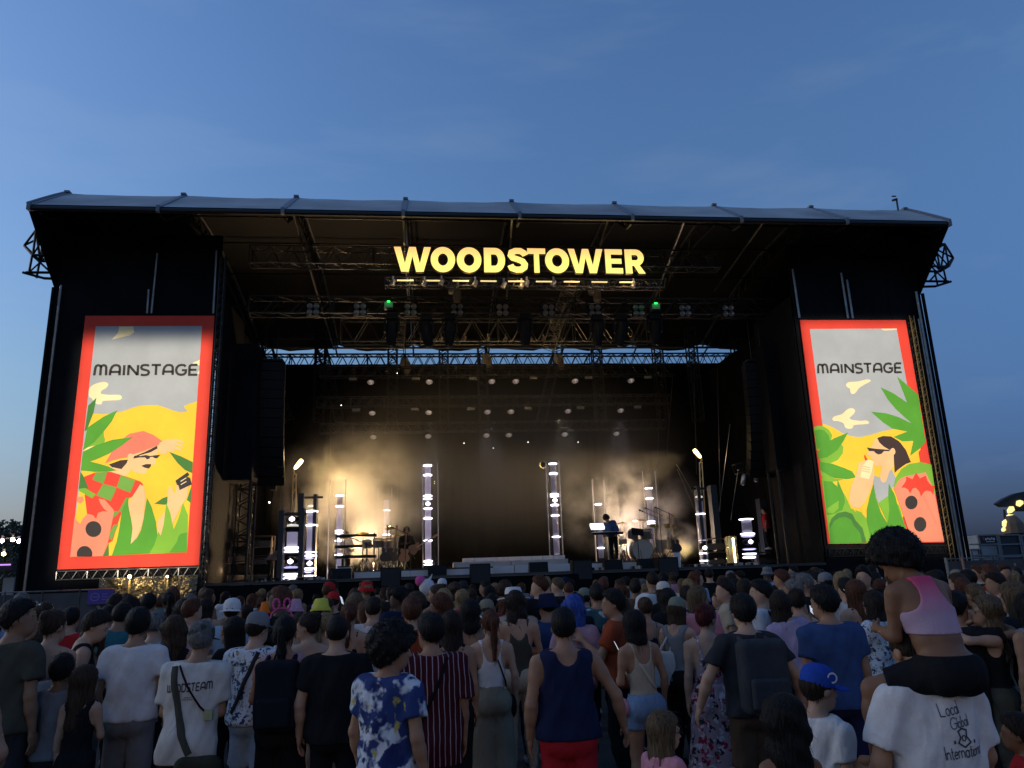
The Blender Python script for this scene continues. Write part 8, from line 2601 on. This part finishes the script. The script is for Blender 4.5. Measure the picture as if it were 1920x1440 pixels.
me = np_mesh('plush', *_g.net()); me.materials.append(CL['white'])
o = bpy.data.objects.new('plush', me); COL.objects.link(o); o.parent = t; o.location = -c
_g = Grid(np.array(c) - .3, np.array(c) + .3, .02); _g.put(('e', tuple(c + Vector((-.10, 0, .10))), (.085, .07, .09)), .0)
me = np_mesh('mane', *_g.net()); me.materials.append(cloth('neon_pink', (.60, .10, .28)))
o = bpy.data.objects.new('mane', me); COL.objects.link(o); o.parent = t; o.location = -c

# ---- musicians and hands on the stage
def on_stage(px, D, z, label, **k):
    c = P(px, 1040, D)
    t = p_(px, 1000, D, label, loc=(c.x, D, z), group=None, **k)
    t.location = (c.x, D, z)
    return t


on_stage(1152, 28.0, RZT, 'musician in a dark jacket bending left over the keyboard', hair=('curly', 'black'), skin='tan', top=('long', 'blue', {'loose': .02}), bot=('trousers', 'black'), yaw=205, lean=(24, 12), arms=('keys', 'keys'), head=(0, 25, 0), height=1.80, face=True)
on_stage(762, 29.2, ZD, 'musician in black with a guitar, dim before the dark middle drape', hair=('curly', 'black'), skin='dark', top=('long', 'black', {'loose': .02}), bot=('trousers', 'black'), yaw=160, arms=('cross', 'front'), height=1.78, face=True)
on_stage(648, 29.6, ZD, 'musician lit golden behind the keyboard rack', hair=('short', 'brown'), skin='light', top=('long', 'offwhite', {'loose': .02}), bot=('trousers', 'black'), yaw=165, arms=('keys', 'keys'), lean=(10, 0), height=1.72, face=True)
on_stage(508, 27.6, ZD - .02, 'stagehand in a grey tee crouching low beside the first black posts', hair=('short', 'brown'), skin='light', top=(TT, 'grey', {}), bot=('trousers', 'black'), yaw=95, lean=(62, 0), arms=('reach', 'reach'), height=1.45)
on_stage(1443, 28.6, ZD + .55, 'stagehand in a magenta shirt standing in the dark drum side wing', hair=('short', 'black'), skin='tan', top=(TT, 'brightred', {}), bot=('trousers', 'black'), yaw=-60, height=1.6)
rack(1447, 1035, 1052, 1.1, 28.45, 'low dark platform case under the stagehand in magenta', STEEL)
on_stage(404, 26.2, ZD, 'person sitting in golden light at the foot of the wing', hair=('short', 'brown'), skin='light', top=(TT, 'brown', {}), bot=('trousers', 'black'), yaw=120, height=.9)
guitar(768, 1066, 29.0, ZD + .62, (.20, .10, .05), 'dark guitar held by the dim musician before the middle drape', 60)

# ---- everyone else up to the barrier: shared bodies, own place, colours and words
class Kit: pass


LIB = []
for i, (fem, bld, arms, tk) in enumerate(((False, 1.0, ('down', 'down'), 'tee'), (False, 1.08, ('front', 'slack'), 'tee'), (True, 1.0, ('down', 'front'), 'tank'), (True, 1.02, ('front', 'front'), 'strap'), (False, .96, ('front', 'slack'), 'tee'), (True, .97, ('slack', 'down'), 'tee'), (False, 1.02, ('down', 'front'), 'tee'), (True, 1.0, ('front', 'cross'), 'strap'), (False, 1.1, ('hip', 'down'), 'tee'), (True, 1.0, ('hip', 'down'), 'tank'))):
    k = Kit(); k.b = Body(fem, bld, arms, ((-28, 0, 3), (42, 3, 0), (22, 0, 6), (-55, 0, -3), (8, 8, 0), (60, 4, 0), (-10, -8, 4), (15, 12, -5), (-70, 0, 0), (35, -4, 8))[i]); k.fem = fem; k.kind = tk
    k.body = k.b.mesh(.024)
    k.top = k.b.top(tk, .022, i * 1.1, loose=.016 if tk == 'tee' else .007)
    k.bot = k.b.bottom('trousers' if i % 2 else 'shorts', .026, i)
    k.hairs = {st: k.b.hair(st, .0165, i + .3) for st in (('long', 'pony', 'bob', 'bun', 'wavy') if fem else ('short', 'crop', 'curly', 'top', 'buzz'))}
    for me in [k.body, k.top, k.bot] + list(k.hairs.values()): me.materials.append(None)
    LIB.append(k)


def shared(name, me, m, parent):
    o = bpy.data.objects.new(name, me); COL.objects.link(o); o.parent = parent
    o.material_slots[0].link = 'OBJECT'; o.material_slots[0].material = m
    return o


HATM = {}
for hk in ('cap', 'bucket'):
    row_ = []
    for k in LIB:
        o = hat(k.b, hk, CL['black'], None)
        me = o.data
        if o.children:
            v = o.children[0]; bmx = bmesh.new(); bmx.from_mesh(me); bmx.from_mesh(v.data); bmx.to_mesh(me); bmx.free(); bpy.data.objects.remove(v)
        nm = o.name.split('.')[0]; bpy.data.objects.remove(o)
        me.materials.clear(); me.materials.append(None); row_.append(me)
    HATM[hk] = (nm, row_)
HW = dict(black='black', darkbrown='dark brown', brown='brown', auburn='auburn', blonde='blonde', darkblonde='ash blond', grey='grey')
SW = dict(long='long loose %s hair', pony='%s ponytail', bob='%s bob', bun='%s bun', wavy='wavy %s hair', short='short %s hair', crop='cropped %s hair', curly='curly %s hair', top='swept up %s hair', buzz='shaved %s hair')
KW = dict(tee='tee', tank='tank top', strap='strap top')
def region(px):
    if px < -20 or px > 1940: return 'beyond the picture edge'
    for lim, w in ((110, 'at the print covered fence'), (240, 'below the left tower'), (400, 'below the moustached man banner'), (500, 'below the percussion side wing'), (600, 'below the black posts'), (700, 'below the white box'), (780, 'below the first wedge loudspeaker'), (850, 'below the left tall light column'), (960, 'below the pale steps'), (1080, 'below the right tall light column'), (1170, 'below the keyboard'), (1270, 'below the drum kit'), (1360, 'below the drum side mast'), (1500, 'below the dark drum side wing'), (1680, 'below the drinking woman banner'), (1790, 'below the right tower'), (9999, 'before the grey cabin')):
        if px < lim: return w


def photo_px(v):
    d = Vector(v) - CAM
    z = d.dot(FW)
    return 960 + FPX * d.dot(RT) / z, 720 - FPX * d.dot(UP) / z


placed = list(PEOPLE)
rc = random.Random(21)
seen = set()
nfar = 0
for row, Y0 in enumerate((8.2, 9.0, 9.8, 10.6, 11.4, 12.2, 13.0, 13.9, 14.9, 16.0, 17.2, 18.4, 19.7, 21.0)):
    x = P(-150, 1080, Y0).x + rc.uniform(0, .4)
    xe = P(2090, 1080, Y0).x
    while x < xe:
        x += rc.uniform(.45, 1.38) * (.82 if Y0 < 12 else .95 if Y0 < 16 else 1.25)
        y = Y0 + rc.uniform(-.35, .35)
        if any((x - a) ** 2 + (y - b) ** 2 < .2 for a, b in placed): continue
        if y > 20.8 and (x < -8.2 or x > 16): continue
        px, py = photo_px((x, y, 1.68))
        if px < -150 or px > 2090: continue
        if (px < 225 and y > 12.3) or (px > 1795 and y > 14.5): continue
        if nfar + len(PEOPLE) >= 292: break
        ki = rc.randrange(len(LIB)); k = LIB[ki]
        st = rc.choice(list(k.hairs)); hc_ = rc.choice(['black', 'black', 'black', 'darkbrown', 'darkbrown', 'darkbrown', 'darkbrown', 'brown', 'brown', 'brown', 'auburn', 'auburn', 'darkblonde', 'blonde', 'grey'])
        tc_ = rc.choice(['black', 'black', 'black', 'charcoal', 'charcoal', 'navy', 'white', 'offwhite', 'grey', 'grey', 'olive', 'rust', 'red', 'blue', 'sky', 'beige', 'green', 'mauve', 'brown', 'pink', 'teal', 'cream', 'denim'])
        hgt = min(1.86, max(1.54, rc.gauss(1.66 if k.fem else 1.76, .075))); st = 'short' if st == 'curly' and rc.random() < .6 else st
        lab = 'person, %s, %s %s, %s, %s' % (SW[st] % HW[hc_], {'offwhite': 'off-white', 'sky': 'light blue', 'denim': 'dusty blue'}.get(tc_, tc_), KW[k.kind], region(px), 'near' if row < 3 else 'midway' if row < 8 else 'far')
        if lab in seen and rc.random() < .9: continue
        seen.add(lab)
        t = thing('person', lab, 'person', (x, y, 0), 'people in the crowd', radians(rc.gauss(0, 34)))
        t.scale = (hgt / 1.76,) * 3
        shared('body', k.body, SKIN[rc.choice(['light', 'light', 'light', 'tan', 'tan', 'olive', 'brown', 'dark'])], t)
        shared('hair', k.hairs[st], HAIR[hc_], t)
        shared('top', k.top, CL[tc_], t)
        shared('bottom', k.bot, CL[rc.choice(['black', 'charcoal', 'navy', 'denim', 'grey', 'khaki', 'beige'])], t)
        if rc.random() < .09 and 'short' in k.hairs or rc.random() < .03:
            hk = rc.choice(sorted(HATM)); o = shared(HATM[hk][0], HATM[hk][1][ki], CL[rc.choice(['black', 'navy', 'white', 'khaki', 'red', 'grey', 'beige', 'pink'])], t)
        placed.append((x, y)); nfar += 1
